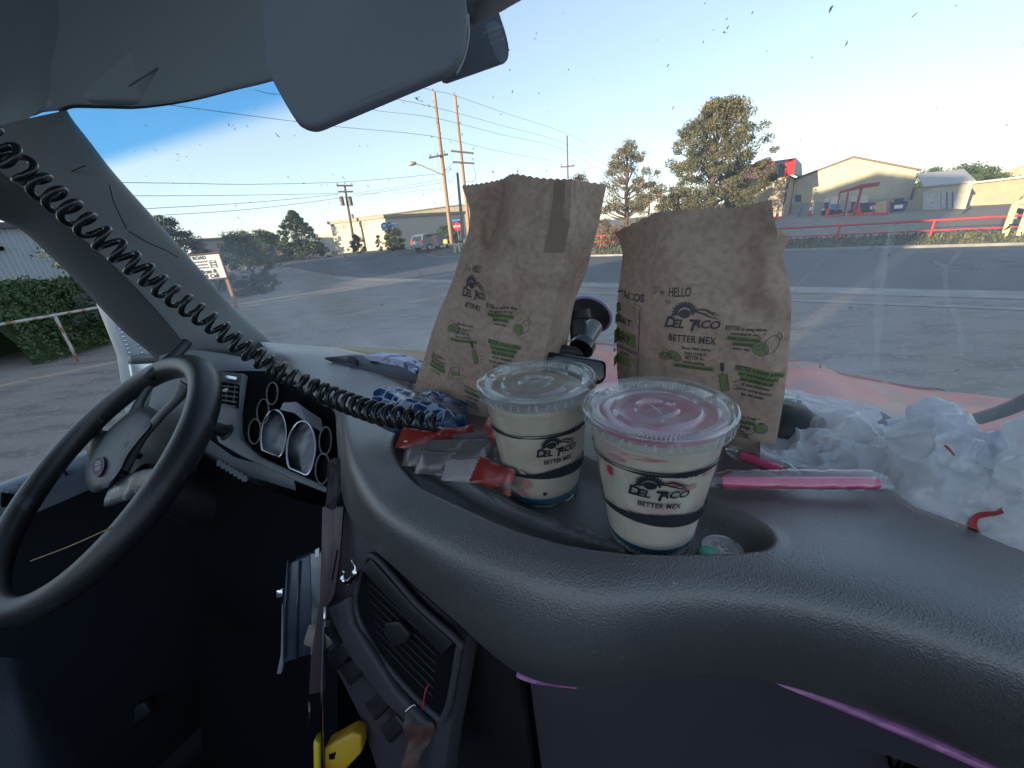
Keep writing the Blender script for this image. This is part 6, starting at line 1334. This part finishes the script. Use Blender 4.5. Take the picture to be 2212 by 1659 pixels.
obj('satellite_dish', lathe([(0, .1), (.25, .06), (.42, -.06)], up(dp(717, 470, 62), zc_ + .9), 16, nrm([-.5, -.8, .3])), M_white, rt, smooth=180)
obj('roof_vent', tube([up(dp(762, 470, 62), zc_ + .3), up(dp(762, 470, 62), zc_ + 1.0)], .18, 8), M_trim, rt)
# big yellow-lit hall behind the office
FL = dp(775, 500, 78); FR = dp(1120, 500, 84); FL[2] = FR[2] = 1.2
gable('hall', 'tall pale hall with a long sloping roofline behind the office building', FL, FR, 20, (hpx(780, 472, 78), hpx(1120, 452, 84)), hpx(1000, 444, 82), M_wh, M_cream, ridge=.62)
FL = dp(683, 500, 90); FR = dp(722, 500, 88); FL[2] = FR[2] = 1.2
obj('storage_shed', prism([FL - Uv * .3, FR - Uv * .3, up(FR, hpx(722, 497, 88)), up(FL, hpx(683, 506, 90))], nrm(FL * [1, 1, 0]) * 6), M_cream, None, label='small sunlit yellow shed left of the office building', cat='building')
# low brown building far left
FL = dp(408, 530, 75); FR = dp(606, 520, 84); FL[2] = FR[2] = 1.0
zz = hpx(500, 517, 78); rt = root('low_building', 'long low brown-grey building behind the shrubs and billboard', 'building', (FL + FR) / 2)
bb = nrm(FL * [1, 1, 0]); obj('wall', prism([FL - Uv * .3, FR - Uv * .3, up(FR, zz), up(FL, zz)], bb * 12), mat('low_wall', (.30, .25, .22), .8), rt)
obj('roof_edge', prism([up(FL, zz + .01) - bb * .3, up(FR, zz + .01) - bb * .3, up(FR, zz + .01) + bb * 12, up(FL, zz + .01) + bb * 12], Uv * .35), M_brn, rt)
dL = nrm((FR - FL) * [1, 1, 0]); bL = np.array([-dL[1], dL[0], 0]); bL = bL if bL @ bb > 0 else -bL
wallbox(577, 519, 592, 532, FL, dL, bL, 'window', mat('dark_glass', (.03, .035, .05), .15), rt); wallbox(470, 525, 486, 536, FL, dL, bL, 'window', mat('dark_glass', (.03, .035, .05), .15), rt)
obj('roof_lamp', tube(spline([up(dp(601, 517, 80), zz), dp(599, 500, 80), dp(607, 499, 80)], 10), .08, 6), M_black, rt)
# grey corrugated building at far left
FL = dp(-260, 600, 30); FR = dp(232, 560, 30); zt3 = hpx(60, 489, 29)
FL[2] = FR[2] = 0; d5 = nrm(FR - FL); b5 = np.array([-d5[1], d5[0], 0]); b5 = b5 if b5 @ nrm(FL) > 0 else -b5
rt = root('corrugated_building', 'grey corrugated metal building seen through the driver side window', 'building', (FL + FR) / 2)
nn_ = 160; A = np.array([[FL + (FR - FL) * k / nn_ - b5 * (.05 if k % 4 < 2 else 0) + Uv * z for k in range(nn_ + 1)] for z in (-.2, zt3)]); obj('wall', grid(A), M_shed, rt)
obj('roof_edge', prism([up(FL, zt3) - b5 * .3, up(FR, zt3) - b5 * .3, up(FR, zt3) + b5 * 15, up(FL, zt3) + b5 * 15], Uv * .25), mat('edge_dark', (.08, .08, .09), .6), rt)
obj('back_wall', prism([FL + b5 * .3, FR + b5 * .3, up(FR, zt3) + b5 * .3, up(FL, zt3) + b5 * .3], b5 * 14), M_shed, rt)
wallbox(-12, 533, 8, 541, FL, d5, b5, 'wall_bracket', M_black, rt, .3)

# hill with scattered houses at the far right
hs_ = []
for i, x in enumerate(np.linspace(1960, 2420, 40)):
    yt = np.interp(x, [1960, 2060, 2110, 2150, 2212, 2420], [412, 398, 390, 381, 368, 330]); hs_.append([dp(x, yt + 30, 230) * [1, 1, 0], dp(x, yt + 8, 260), dp(x, yt + .8 * math.sin(i), 300), dp(x, yt + 2, 380) * [1, 1, 0]])
A = np.array(hs_).transpose(1, 0, 2); obj('hill', grid(surf(A, 30, 120)), mat('hill_dry', (.20, .17, .13), .95, var=[(.05, (.10, .11, .06), .45, .6, 8), (.3, (.26, .21, .15), .5, .65)]), None, smooth=180, kind='structure', loc=(0, 0, 0))
for x, y, w_ in [(2103, 398, 9), (2118, 396, 8), (2140, 391, 7), (2158, 386, 6), (2171, 383, 8), (2190, 377, 10), (2205, 372, 8), (2208, 386, 9)]:
    c = dp(x, y, 255); ax = np.array([nrm(cr * [1, 1, 0]), nrm(c * [1, 1, 0]), Uv]); s__ = w_ / 850 * 300
    rt = root('hill_house', 'tiny pale house on the far hill, %s' % {2103: 'lowest, with an orange front', 2118: 'just right of the orange-fronted one', 2140: 'near the hill foot above the long building roof', 2158: 'halfway up the slope', 2171: 'wide one halfway up the slope', 2190: 'wide one near the crest', 2205: 'topmost at the crest', 2208: 'at the photo edge just below the crest'}[x], 'house', c - Uv * 1.5, 'houses scattered on the far hill')
    obj('wall', box(c, (s__, 6, 3.2), ax), mat('house_orange', (.45, .26, .18), .8) if x == 2103 else M_cream, rt)
    obj('roof', prism([c + ax[0] * q * s__ * .55 - ax[1] * 3.2 + Uv * z for q, z in ((-1, 1.6), (1, 1.6), (0, 3.0))], ax[1] * 6.4), mat('house_roof', (.50, .44, .36), .8), rt)

# ------------------------------------------------------------------ poles and lines
M_pole = mat('pole_wood', (.36, .22, .14), .9, var=[(3, (.26, .17, .11), .4, .6, 4, (1, 1, .1))])
M_pold = mat('pole_dark', (.13, .10, .09), .9)
def pole(label, b, t, D, r, arms=(), m=None, extras=()):
    P0 = dp(b[0], b[1], D); P0[2] = terr(*P0[:2]) - .3; P1 = dp(t[0], t[1], D); rt = root('utility_pole', label, 'utility pole', P0, 'wooden utility poles')
    obj('post', tube([P0, (P0 + P1) / 2, P1], [r, r * .85, r * .65], 10), m or M_pole, rt, smooth=60)
    for (x0, y0, x1, y1, th_) in arms: obj('crossarm', tube([dp(x0, y0, D - .3), dp(x1, y1, D - .3)], th_, 6), m or M_pold, rt)
    return rt, P0, P1
def ins(rt, pts, D, r=.07, h=.25):
    for x, y in pts: obj('insulator', lathe([(0, 0), (r, 0), (r * .6, h * .3), (r, h * .5), (r * .5, h * .8), (0, h)], dp(x, y, D), 8), M_trim, rt)
rt, _, _ = pole('tall sunlit wooden pole carrying the street lamp arm, left of a close pair', (978, 542), (938, 199), 44, .21, [(926, 341, 968, 333, .09)])
ins(rt, [(935, 196), (927, 231), (946, 256), (933, 298), (930, 338), (945, 336), (960, 331)], 43.6)
lp = obj('lamp_arm', tube(spline([dp(955, 377, 43.8), dp(930, 366, 43.8), dp(905, 356, 43.8), dp(888, 354, 43.8)], 16), .06, 8), mat('galvanised', (.40, .36, .33), .5, metal=.3), rt, smooth=60)
obj('lamp_head', lathe([(0, 0), (.16, .1), (.20, .45), (.10, .8), (0, .85)], dp(881, 355, 43.8), 12, nrm(dp(888, 353.8, 43.8) - dp(881, 355, 43.8))), MATS['galvanised'], lp, smooth=60)
rt, _, _ = pole('tall sunlit wooden pole with two dark crossarms, right of a close pair', (1018, 540), (983, 206), 48, .20, [(974, 326, 1023, 331, .10), (978, 350, 1025, 353, .10)])
ins(rt, [(981, 204), (1023, 324), (1020, 334), (1022, 346), (990, 232), (994, 268), (998, 292)], 47.6)
obj('drop_cable', tube(spline([dp(1023, 356, 47.5), dp(1028, 380, 47.5), dp(1022, 392, 47.5), dp(1004, 392, 47.5)], 20), .03, 5), M_trim, rt)
g = G()
for a, b, c in [((958, 352), (966, 372), (978, 352)), ((952, 350), (962, 366), (972, 358)), ((962, 372), (972, 395), (985, 375)), ((946, 340), (948, 356), (956, 364))]: g.add(*tube(spline([dp(*a, 46), dp(*b, 46), dp(*c, 46)], 12), .02, 5))
obj('jumper_cables', g, M_trim, rt)
pole('short dark-topped wooden stub pole between the tall pair and the left bag', (1003, 540), (988, 373), 45, .19)
rt, _, _ = pole('distant wooden pole with a single crossarm above the left bag', (1228, 470), (1225, 293), 78, .17, [(1211, 361, 1241, 358, .12)], M_pold)
ins(rt, [(1213, 358), (1238, 356)], 77.5, .1, .3)
rt, P0, P1 = pole('dark wooden pole with two crossarms and two transformers near the office', (768, 546), (744, 399), 60, .19, [(727, 401, 762, 401, .11), (731, 414, 763, 414, .11)], M_pold)
for x in (740.5, 758.5): obj('transformer', lathe([(0, 0), (.28, 0), (.28, .95), (.22, 1.05), (0, 1.05)], dp(x, 444, 59.5), 14), mat('transformer_grey', (.13, .11, .11), .5), rt, smooth=50)
ins(rt, [(729, 399), (745, 397), (760, 399)], 59.5, .08, .25)
def line(label, pts, r=.018, grp='overhead power lines'):
    P = spline([dp(x, y, D) for x, y, D in pts], 40)
    obj('power_line', tube(P, r, 5), mat('line_grey', (.16, .17, .19), .6), None, label=label, cat='power line', group=grp, smooth=180)
line('topmost power line running right from the tops of the tall pole pair', [(800, 160, 40), (938, 196, 44), (981, 206, 48), (1100, 247, 62), (1225, 290, 78), (1330, 345, 110)])
line('second power line below the topmost, passing the tall pole pair', [(549, 194, 36), (609, 204, 37), (780, 204, 41), (935, 231, 44), (1080, 270, 62), (1222, 311, 78), (1330, 368, 110)])
line('third power line meeting the distant single-crossarm pole', [(700, 215, 40), (816, 239, 42), (944, 256, 44), (1080, 290, 62), (1222, 326, 78), (1330, 392, 110)])
line('fourth power line, crossing the blue tinted band at the left', [(300, 218, 32), (549, 251, 36), (642, 263, 38), (733, 274, 40), (944, 296, 44), (1080, 327, 62), (1215, 351, 78)])
line('faint line from the crossarm of the distant pole down to the pines', [(1238, 357, 78), (1330, 398, 100)])
line('upper of the low lines crossing left of the tall poles, nearly level', [(200, 392, 34), (244, 394, 35), (400, 396, 37), (549, 398, 40), (760, 392, 42), (954, 375, 44)])
line('level line ending at the pole with transformers', [(200, 422, 40), (268, 423, 43), (500, 422, 52), (731, 418, 60)], .022)
line('line sloping gently up to the pole with transformers', [(200, 459, 38), (295, 452, 42), (549, 437, 50), (731, 420, 60)], .022)
line('lowest line at the left, passing below the transformers crossarms', [(230, 476, 36), (321, 467, 38), (549, 451, 42), (760, 424, 46), (960, 394, 45)])
line('line from the transformer pole rising to the lamp pole', [(763, 418, 60), (860, 404, 52), (957, 387, 45)], .024)
line('nearly level line from the transformer pole to the lamp pole', [(763, 419, 60), (860, 416, 52), (957, 407, 45)])

# ------------------------------------------------------------------ street things
# silver SUV
def car(rt, P, fw, m_body, L_=4.5, Wd_=1.85, H_=1.65):
    sd_ = np.array([fw[1], -fw[0], 0]); g = G()
    prof = [(-2.22, .35), (-2.26, .75), (-2.2, 1.02), (-2.0, 1.5), (-1.75, 1.62), (-.4, 1.68), (.35, 1.6), (1.15, 1.08), (2.0, .95), (2.2, .78), (2.24, .35)]
    n_ = len(prof); st = [(-.92, .0), (-.90, 1), (-.5, 1), (.5, 1), (.90, 1), (.92, 0)]; A = []
    for w_, _ in [(-.93, 0), (-.86, 1), (-.5, 1), (0, 1), (.5, 1), (.86, 1), (.93, 0)]:
        A.append([P + fw * x * (1 if z < 1.1 else 1) + sd_ * (w_ * (1 if z < 1.1 else .86)) + Uv * (z if abs(w_) < .9 else min(z, z)) for x, z in prof])
    A = np.array(A); V, Fc = grid(A); nr_ = len(A); Fc += [tuple(range(n_)), tuple((nr_ - 1) * n_ + i for i in range(n_))[::-1]]
    obj('body', (V, Fc), m_body, rt, smooth=35)
    gl_ = mat('car_glass', (.02, .025, .03), .08, coat=.5)
    for s1 in (-1, 1):
        obj('side_window', prism([P + fw * x + sd_ * s1 * (.935 if z < 1.1 else .825) + Uv * z for x, z in [(-1.7, 1.1), (.95, 1.1), (.3, 1.5), (-1.6, 1.52)]], sd_ * s1 * .02), gl_, rt)
    obj('rear_window', prism([P + fw * x + sd_ * w + Uv * z for x, z, w in [(-2.21, 1.08, -.7), (-2.21, 1.08, .7), (-2.03, 1.48, .62), (-2.03, 1.48, -.62)]], -fw * .03), gl_, rt)
    obj('windscreen', prism([P + fw * x + sd_ * w + Uv * z for x, z, w in [(1.14, 1.12, -.72), (1.14, 1.12, .72), (.42, 1.58, .62), (.42, 1.58, -.62)]], fw * .02 + Uv * .02), gl_, rt)
    for s1 in (-1, 1):
        obj('tail_light', box(P - fw * 2.24 + sd_ * s1 * .72 + Uv * .98, (.12, .34, .22), np.array([fw, sd_, Uv]), .02), mat('tail_red', (.5, .02, .02), .3), rt)
        obj('headlight', box(P + fw * 2.16 + sd_ * s1 * .68 + Uv * .78, (.14, .36, .16), np.array([fw, sd_, Uv]), .02), mat('headlight', (.7, .7, .7), .1), rt)
        for fx in (-1.4, 1.4):
            w = obj('wheel', lathe([(0, .11), (.20, .11), (.22, .12), (.34, .12), (.36, .06), (.36, -.06), (.34, -.12), (0, -.12)], P + fw * fx + sd_ * s1 * .86 + Uv * .36, 24, sd_ * s1), M_rubber, rt, smooth=50)
            obj('rim', lathe([(0, .125), (.2, .125), (.21, .11)], P + fw * fx + sd_ * s1 * .862 + Uv * .36, 12, sd_ * s1), M_chrome, w)
    obj('bumper', box(P - fw * 2.25 + Uv * .5, (.14, 1.7, .22), np.array([fw, sd_, Uv]), .04), m_body, rt)
    obj('licence_plate', box(P - fw * 2.33 + Uv * .82, (.02, .32, .16), np.array([fw, sd_, Uv])), M_white, rt)
P = dp(936, 530, 45); P[2] = terr(*P[:2]); fw = nrm(np.array([math.sin(rad(38)), math.cos(rad(38)), 0]))
rt = root('parked_car', 'silver SUV turning beyond the junction, its tail catching the sun', 'car', P); car(rt, P, fw, mat('car_silver', (.22, .23, .25), .3, metal=.5, coat=.5))
P = dp(2330, 440, 38); P[2] = terr(*P[:2]) + .1; fw = nrm(np.array([math.sin(rad(-40)), math.cos(rad(-40)), 0]))
rt = root('parked_car', 'dark green car cut off by the right edge of the view', 'car', P); car(rt, P, -fw, mat('car_green', (.02, .035, .03), .45, coat=.2))
# billboard
P0 = at(395, 552, 1); vA = ray(392, 552); vB = ray(468, 547); Db = 24.0
TL = dp(352, 554, Db); TR = dp(468, 546.5, Db - .8); BR = dp(485, 601, Db - .8); hgt_b = TR[2] - BR[2]
dS = nrm((TR - TL) * [1, 1, 0]); bS = np.array([-dS[1], dS[0], 0]); bS = bS if bS @ nrm(TL * [1, 1, 0]) > 0 else -bS
wS = 3.0; TRc = np.array([*dp(476, 560, Db - .8)[:2], TR[2]]); TLc = TRc - dS * wS; TLc[2] = TRc[2]
rt = root('billboard', 'white roadside sign reading BASELINE ROAD and Industrial Container Services', 'sign', (TLc + TRc) / 2 * [1, 1, 0])
obj('panel', prism([TLc - Uv * hgt_b, TRc - Uv * hgt_b, TRc, TLc], bS * .06), mat('sign_white', (.72, .75, .80), .5), rt)
g = G(); q_ = [TLc - Uv * hgt_b - dS * .05, TRc - Uv * hgt_b + dS * .05, TRc + dS * .05, TLc - dS * .05]
for a, b in zip(q_, q_[1:] + q_[:1]): g.add(*tube([a - bS * .01, b - bS * .01], .045, 6))
obj('frame', g, mat('sign_frame', (.10, .06, .06), .7), rt)
g2 = G2(); hb = hgt_b
g2.text('5050 BASELINE ROAD', 1.55, hb * .815, hb * .175, bold=.045, xs=.96)
for k, (t, sz) in enumerate([('Industrial', .12), ('Container', .12), ('Services', .12)]): V2, F2 = text2(t, hb * sz, bold=.01, xs=1.05, align='RIGHT'); g2.add(V2, F2, 0, ox=2.45, oy=hb * (.685 - k * .115))
for k, t in enumerate(['Offices &', 'Will Call']): V2, F2 = text2(t, hb * .21, bold=.045, align='RIGHT'); g2.add(V2, F2, 0, ox=2.72, oy=hb * (.255 - k * .19))
for k in range(3): g2.ring(2.66, hb * (.70 - k * .095), .12, .045, .025, n=14); g2.line([(2.54, hb * (.70 - k * .095)), (2.54, hb * (.63 - k * .095))], .02); g2.line([(2.78, hb * (.70 - k * .095)), (2.78, hb * (.63 - k * .095))], .02)
g2.line([(1.5, hb * .70), (1.72, hb * .70)], .04); g2.line([(1.5, hb * .62), (1.68, hb * .62)], .04)
V2 = g2.arr(); o0 = TLc - Uv * hgt_b - bS * .008; obj('lettering', (np.array([o0 + dS * a + Uv * b for a, b in V2]), g2.F), mat('sign_ink', (.05, .05, .06), .6), rt)
for x_ in (.5, 2.95): obj('sign_post', box(TLc * [1, 1, 0] + dS * x_ + bS * .1 + Uv * (TLc[2] / 2 - .2), (.12, .12, TLc[2] - .2), np.array([dS, bS, Uv])), mat('post_rusty', (.30, .17, .13), .8), rt)
# low rail by the hedge
a, b = dp(-120, 706, 15.5), dp(240, 656, 17); a[2] = b[2] = hpx(100, 684, 16.2); rt = root('guard_rail', 'low rusty white pipe rail in front of the juniper hedge', 'rail', (a + b) / 2 * [1, 1, 0])
Mrw = mat('rail_white', (.52, .48, .44), .7, var=(5, (.28, .13, .08), .48, .6)); obj('rail_pipe', tube(resample([a, b], 12), .035, 8), Mrw, rt, smooth=60)
for k in (.05, .58, .98): c = a + (b - a) * k; obj('post', tube([c - Uv * c[2], c], .035, 8), Mrw, rt)
# red pipe fence
M_fr = mat('fence_red', (.55, .02, .03), .45, var=(3, (.42, .02, .02), .45, .6))
fpts = [(1180, 546, 520), (1298, 537, 515), (1470, 529, 507), (1640, 521, 499), (1812, 515.5, 491.5), (2012, 514, 484), (2167, 513, 476), (2330, 514, 470)]
rt = root('pipe_fence', 'red two-rail pipe fence running along the far side of the road', 'fence', PQ(20, 32.5))
FP = []
for x, yb, yt in fpts:
    p = gp(x, yb - 1); FP.append(p)
q0 = [float(p @ dQ) for p in FP]; qm = np.median(q0)
FP = []
for x, yb, yt in fpts:
    v = ray(x, 500) * [1, 1, 0]; t = qm / (v @ dQ); p = v * t; FP.append(np.array([p[0], p[1], terr(p[0], p[1])]))
for z, r_, nm in ((.92, .06, 'top_rail'), (.40, .04, 'lower_rail')): obj(nm, tube([p + Uv * z for p in FP], r_, 8), M_fr, rt, smooth=60)
for p in FP: obj('post', tube([p - Uv * .1, p + Uv * .93], .065, 8), M_fr, rt, smooth=60)
# bent pale guard frame at the right
c0_, c1_ = FP[6], FP[6] + (FP[7] - FP[6]) * .16
obj('pipe_bollard', tube(spline([c0_ - Uv * .1 - dQ * .5, c0_ + Uv * 1.3 - dQ * .5, c0_ + Uv * 1.52 - dQ * .3 + dP * .1, c1_ + Uv * 1.52 - dQ * .3, c1_ + Uv * 1.3 - dQ * .5 + dP * .1, c1_ - Uv * .1 - dQ * .5 + dP * .1], 30), .13, 10), mat('guard_yellow', (.62, .58, .30), .6), None, smooth=60, label='bent pale yellow pipe guard at the right end of the red fence', cat='bollard')
# dumpsters
M_dmp = mat('dumpster_blue', (.025, .05, .13), .5)
for x0, x1, yb, lb in [(1870, 1898, 457, 'blue dumpster with white sign, left one against the warehouse'), (1921, 1955, 455, 'blue dumpster with a full black load, right one by the lean-to')]:
    D = 56; c = dp((x0 + x1) / 2, 450, D); c[2] = terr(*c[:2]); w_ = (x1 - x0) / 28.0; ax = np.array([wd, wb_, Uv]); rt = root('dumpster', lb, 'dumpster', c, 'blue dumpsters by the warehouse')
    Bv = [c + wd * x * w_ / 2 + wb_ * y + Uv * z for x, y, z in [(-.86, -.35, .1), (.86, -.35, .1), (.86, .35, .1), (-.86, .35, .1), (-1, -.45, .85), (1, -.45, .85), (1, .45, 1.0), (-1, .45, 1.0)]]
    obj('bin', (Bv, [(0, 3, 2, 1), (0, 1, 5, 4), (1, 2, 6, 5), (2, 3, 7, 6), (3, 0, 4, 7), (4, 5, 6, 7)]), M_dmp, rt)
    obj('bin_sign', box(c - wb_ * .46 + Uv * .55, (w_ * .5, .03, .32), ax), M_white, rt)
    obj('lid', box(c + Uv * 1.0, (w_, .9, .05), np.array([wd, nrm(wb_ + Uv * .12), Uv])), M_rubber, rt)
    if x0 > 1900: obj('rubbish', box(c + Uv * 1.15, (w_ * .5, .5, .28), ax, .06), M_rubber, rt)
    for q in (-1, 1): obj('fork_pocket', box(c + wd * q * w_ * .5 + Uv * .6, (.07, .6, .1), ax), M_dmp, rt)
# traffic cones
M_con = mat('cone_orange', (.62, .05, .02), .5); M_cg = mat('cone_grey', (.14, .17, .16), .6)
def cone(P, lb, m=None, h=.75):
    rt = root('traffic_cone', lb, 'traffic cone', P, 'traffic cones in front of the warehouse'); rt['_h'] = h
    obj('cone_body', lathe([(.17, .04), (.15, .08), (.04, h), (.0, h + .01)], P, 14), m or M_con, rt, smooth=60); obj('cone_base', box(P + Uv * .02, (.38, .38, .04)), m or M_con, rt)
    if m is None: obj('band', lathe([(.118, h * .42), (.083, h * .64)], P + Uv * .0, 14), M_white, rt, smooth=60)
for x, yb, D, m, lb, h in [(1675, 491, 47, None, 'orange cone nearest the red-roofed building corner', 1.2), (1726, 474, 52, M_cg, 'faded grey-green cone left of the orange ones', .95), (1748, 471, 53, None, 'tall orange cone second in the row by the warehouse', 1.25), (1776, 468, 53, None, 'orange cone with a white top beside the red lift', 1.0), (1800, 464, 55, None, 'small orange cone half behind the red lift, left', .9), (1811, 463, 55, None, 'small orange cone half behind the red lift, right', .9)]:
    P = dp(x, yb, D); P[2] = terr(*P[:2]) + .03; cone(P, lb, m, h)
# red lift with mast, arms, forks and crate
D = 50; M_lr = mat('lift_red', (.62, .05, .03), .45); M_lm = mat('lift_maroon', (.30, .03, .04), .5)
def L(x, y, d=D): return dp(x, y, d)
Pz = L(1855, 468); rt = root('lift_machine', 'red forklift-like lift with a tall mast and a wooden crate in the yard', 'lift', np.array([Pz[0], Pz[1], terr(*Pz[:2])]))
obj('base_frame', prism([L(*p) for p in [(1780, 474), (1840, 472), (1895, 468), (1918, 466), (1921, 458), (1840, 462), (1786, 466)]], nrm(Pz) * .9), M_lr, rt)
obj('left_upright', prism([L(*p) for p in [(1779, 474), (1786, 474), (1793, 450), (1786, 450)]], nrm(Pz) * .25), M_lr, rt)
obj('mast', tube([L(1845, 466), L(1853, 440), L(1862, 402)], .10, 6), M_lm, rt); obj('mast', tube([L(1822, 466), L(1828, 440), L(1833, 414)], .07, 6), M_lm, rt); obj('mast', tube([L(1808, 450), L(1813, 428), L(1815, 414)], .06, 6), M_lm, rt)
obj('roof_guard', prism([L(*p) for p in [(1812, 414), (1860, 398), (1902, 393), (1898, 402), (1862, 407), (1815, 418)]], nrm(Pz) * 1.2), M_lm, rt)
obj('seat_block', rprism([L(*p) for p in [(1842, 462), (1860, 460), (1856, 440), (1844, 440)]], nrm(Pz) * .6, .05), M_lr, rt)
obj('crate_frame', tube([L(1886, 440), L(1887, 462), L(1918, 460), L(1921, 438)], .07, 6), M_lr, rt)
obj('crate', prism([L(*p) for p in [(1890, 462), (1914, 460), (1916, 435), (1892, 437)]], nrm(Pz) * .8), mat('crate_wood', (.50, .36, .20), .8, var=(6, (.40, .28, .15), .45, .6)), rt)
M_dkb = mat('cart_navy', (.03, .04, .08), .5)
for x0, x1, y0, y1, lb in [(1779, 1791, 428, 437, 'small white-topped cart at the left of the row behind the lift'), (1794, 1815, 424, 441, 'white-topped cart with blue cover behind the lift mast'), (1838, 1850, 424, 436, 'white-topped cart between the lift mast and the crate'), (1857, 1875, 420, 438, 'white-topped dark blue cart directly left of the wooden crate')]:
    Dc_ = 53; c = dp((x0 + x1) / 2, y1, Dc_); rt = root('covered_cart', lb, 'cart', up(c, terr(*c[:2])), 'white-topped carts behind the lift')
    obj('cover', prism([dp(x0, y1, Dc_), dp(x1, y1 - 1, Dc_), dp(x1 + 1, y0, Dc_), dp(x0 + 2, y0 + 1, Dc_)], nrm(c * [1, 1, 0]) * .8), mat('cover_white', (.66, .62, .52), .6), rt)
    obj('cart_body', prism([dp(x0 + 1, y1 + 18, Dc_), dp(x1 - 1, y1 + 17, Dc_), dp(x1 - 1, y1, Dc_) - Uv * .02, dp(x0 + 1, y1, Dc_) - Uv * .02], nrm(c * [1, 1, 0]) * .7), mat('tarp_blue', (.10, .22, .45), .5) if x0 == 1794 else M_dkb, rt)
    for q in (x0 + 3, x1 - 3): obj('cart_wheel', lathe([(0, .06), (.25, .06), (.28, 0), (.25, -.06), (0, -.06)], up(dp(q, y1 + 18, Dc_), terr(*c[:2]) + .28) - nrm(c * [1, 1, 0]) * .1, 14, nrm(c * [1, 1, 0])), M_rubber, rt)
# far red rail rack
rt = root('red_rack', 'long low red rail rack in front of the long tan building', 'rack', gp(2150, 438)); RA, RB = gp(2096, 443), gp(2290, 430)
for z in (.12, .42, .75): obj('rail', tube([RA + Uv * z, RB + Uv * z], .05, 6), M_fr, rt)
for k in np.linspace(0, 1, 9): obj('upright', tube([RA + (RB - RA) * k, RA + (RB - RA) * k + Uv * .78], .06, 6), M_fr, rt)
# stop sign, marker, cabinet on the corner
P = dp(994, 530, 42); z_ = hpx(987, 489, 42); P[2] = terr(*P[:2]); rt = root('stop_sign', 'red stop sign on a post between the tall poles', 'sign', P); ax1 = nrm(np.array([P[1], -P[0], 0])); fc = -nrm(P * [1, 1, 0])
P2 = dp(987, 489, 42); obj('sign_post', tube([P, P2 + Uv * .4 - fc * .05], .04, 6), M_trim, rt)
obj('octagon', prism([P2 + ax1 * .40 * math.cos(PI / 8 + k * PI / 4) + Uv * .40 * math.sin(PI / 8 + k * PI / 4) for k in range(8)], -fc * .02), mat('stop_red', (.50, .03, .04), .5), rt)
V2, F2 = text2('STOP', .27, bold=.03); obj('stop_lettering', (np.array([P2 + fc * .01 + ax1 * a + Uv * (b - .09) for a, b in V2]), F2), M_white, rt)
obj('street_name_plate', box(P2 + Uv * .56, (.75, .02, .17), np.array([ax1, fc, Uv])), mat('plate_blue', (.12, .2, .5), .5), rt)
P = dp(962, 540, 42); P[2] = terr(*P[:2]); obj('marker_post', rprism([dp(958, 517, 42), dp(966, 517, 42), dp(967, 526, 42), dp(962, 531, 42), dp(957, 526, 42)], fc * .05, .01), mat('marker_yellow', (.60, .58, .15), .5), None, label='yellow marker tag at the foot of the lamp-arm pole', cat='marker')
P = dp(1003, 540, 41); P[2] = terr(*P[:2]); obj('utility_cabinet', rprism([P, P + ax1 * .9, P + ax1 * .9 + Uv * 1.2, P + Uv * 1.2], -fc * .6, .03), mat('cabinet_green', (.30, .42, .36), .6), None, label='pale green utility cabinet beside the left bag at the street corner', cat='cabinet')
for k, x in enumerate((983, 993)):
    P = dp(x, 543, 40); P[2] = terr(*P[:2]); obj('bollard', tube([P, P + Uv * 1.0], .09, 10), mat('bollard_cream', (.62, .56, .34), .6), None, smooth=50, label='short cream bollard by the tall poles, %s of two' % ('left' if k == 0 else 'right'), cat='bollard')
# grass island and stone bank
I = [dp(x, y, 1) for x, y in []]
isl = [gp(x, y) for x, y in [(922, 551), (940, 545), (970, 541), (1010, 539), (1060, 540), (1060, 553), (1000, 555), (950, 556)]]; V = np.array(isl); V[:, 2] += .16
obj('grass_island', prism(V, -Uv * .14), M_grass, None, kind='structure', loc=(0, 0, 0))
Vk = V.copy(); c_ = V.mean(0); Vk[:, :2] = c_[:2] + (V[:, :2] - c_[:2]) * 1.04; Vk[:, 2] -= .04
obj('island_kerb', prism(Vk, -Uv * .12), M_conc, None, kind='structure', loc=(0, 0, 0))
P = gp(628, 556); ex = nrm(cr * [1, 1, 0])
g = G()
for k in range(60):
    c = P + ex * RNG.uniform(-5, 5) + Uv * RNG.uniform(.1, .9) + nrm(P) * RNG.uniform(-.3, .5); g.add(*box(c, RNG.uniform(.25, .9, 3) * [1, .6, .4], None, .05, 1))
obj('stone_bank', g, mat('bank_stone', (.16, .12, .10), .9, var=(2, (.10, .08, .07), .4, .6)), None, label='rough brown stone bank below the cone-shaped spruce', cat='stone bank')
A = [[gp(x, y) + Uv * .02 for x in np.linspace(560, 930, 14)] for y in (0,)]
rowa = [gp(x, np.interp(x, [560, 930], [583, 545])) + Uv * .03 for x in np.linspace(560, 930, 14)]; rowb = [gp(x, np.interp(x, [560, 930], [566, 537])) + Uv * .03 for x in np.linspace(560, 930, 14)]
obj('weed_strip', grid(np.array([rowa, rowb])), M_grass, None, kind='structure', loc=(0, 0, 0))
for o in COL.objects:
    if '_w' in o.keys(): del o['_w']
    if '_h' in o.keys(): del o['_h']
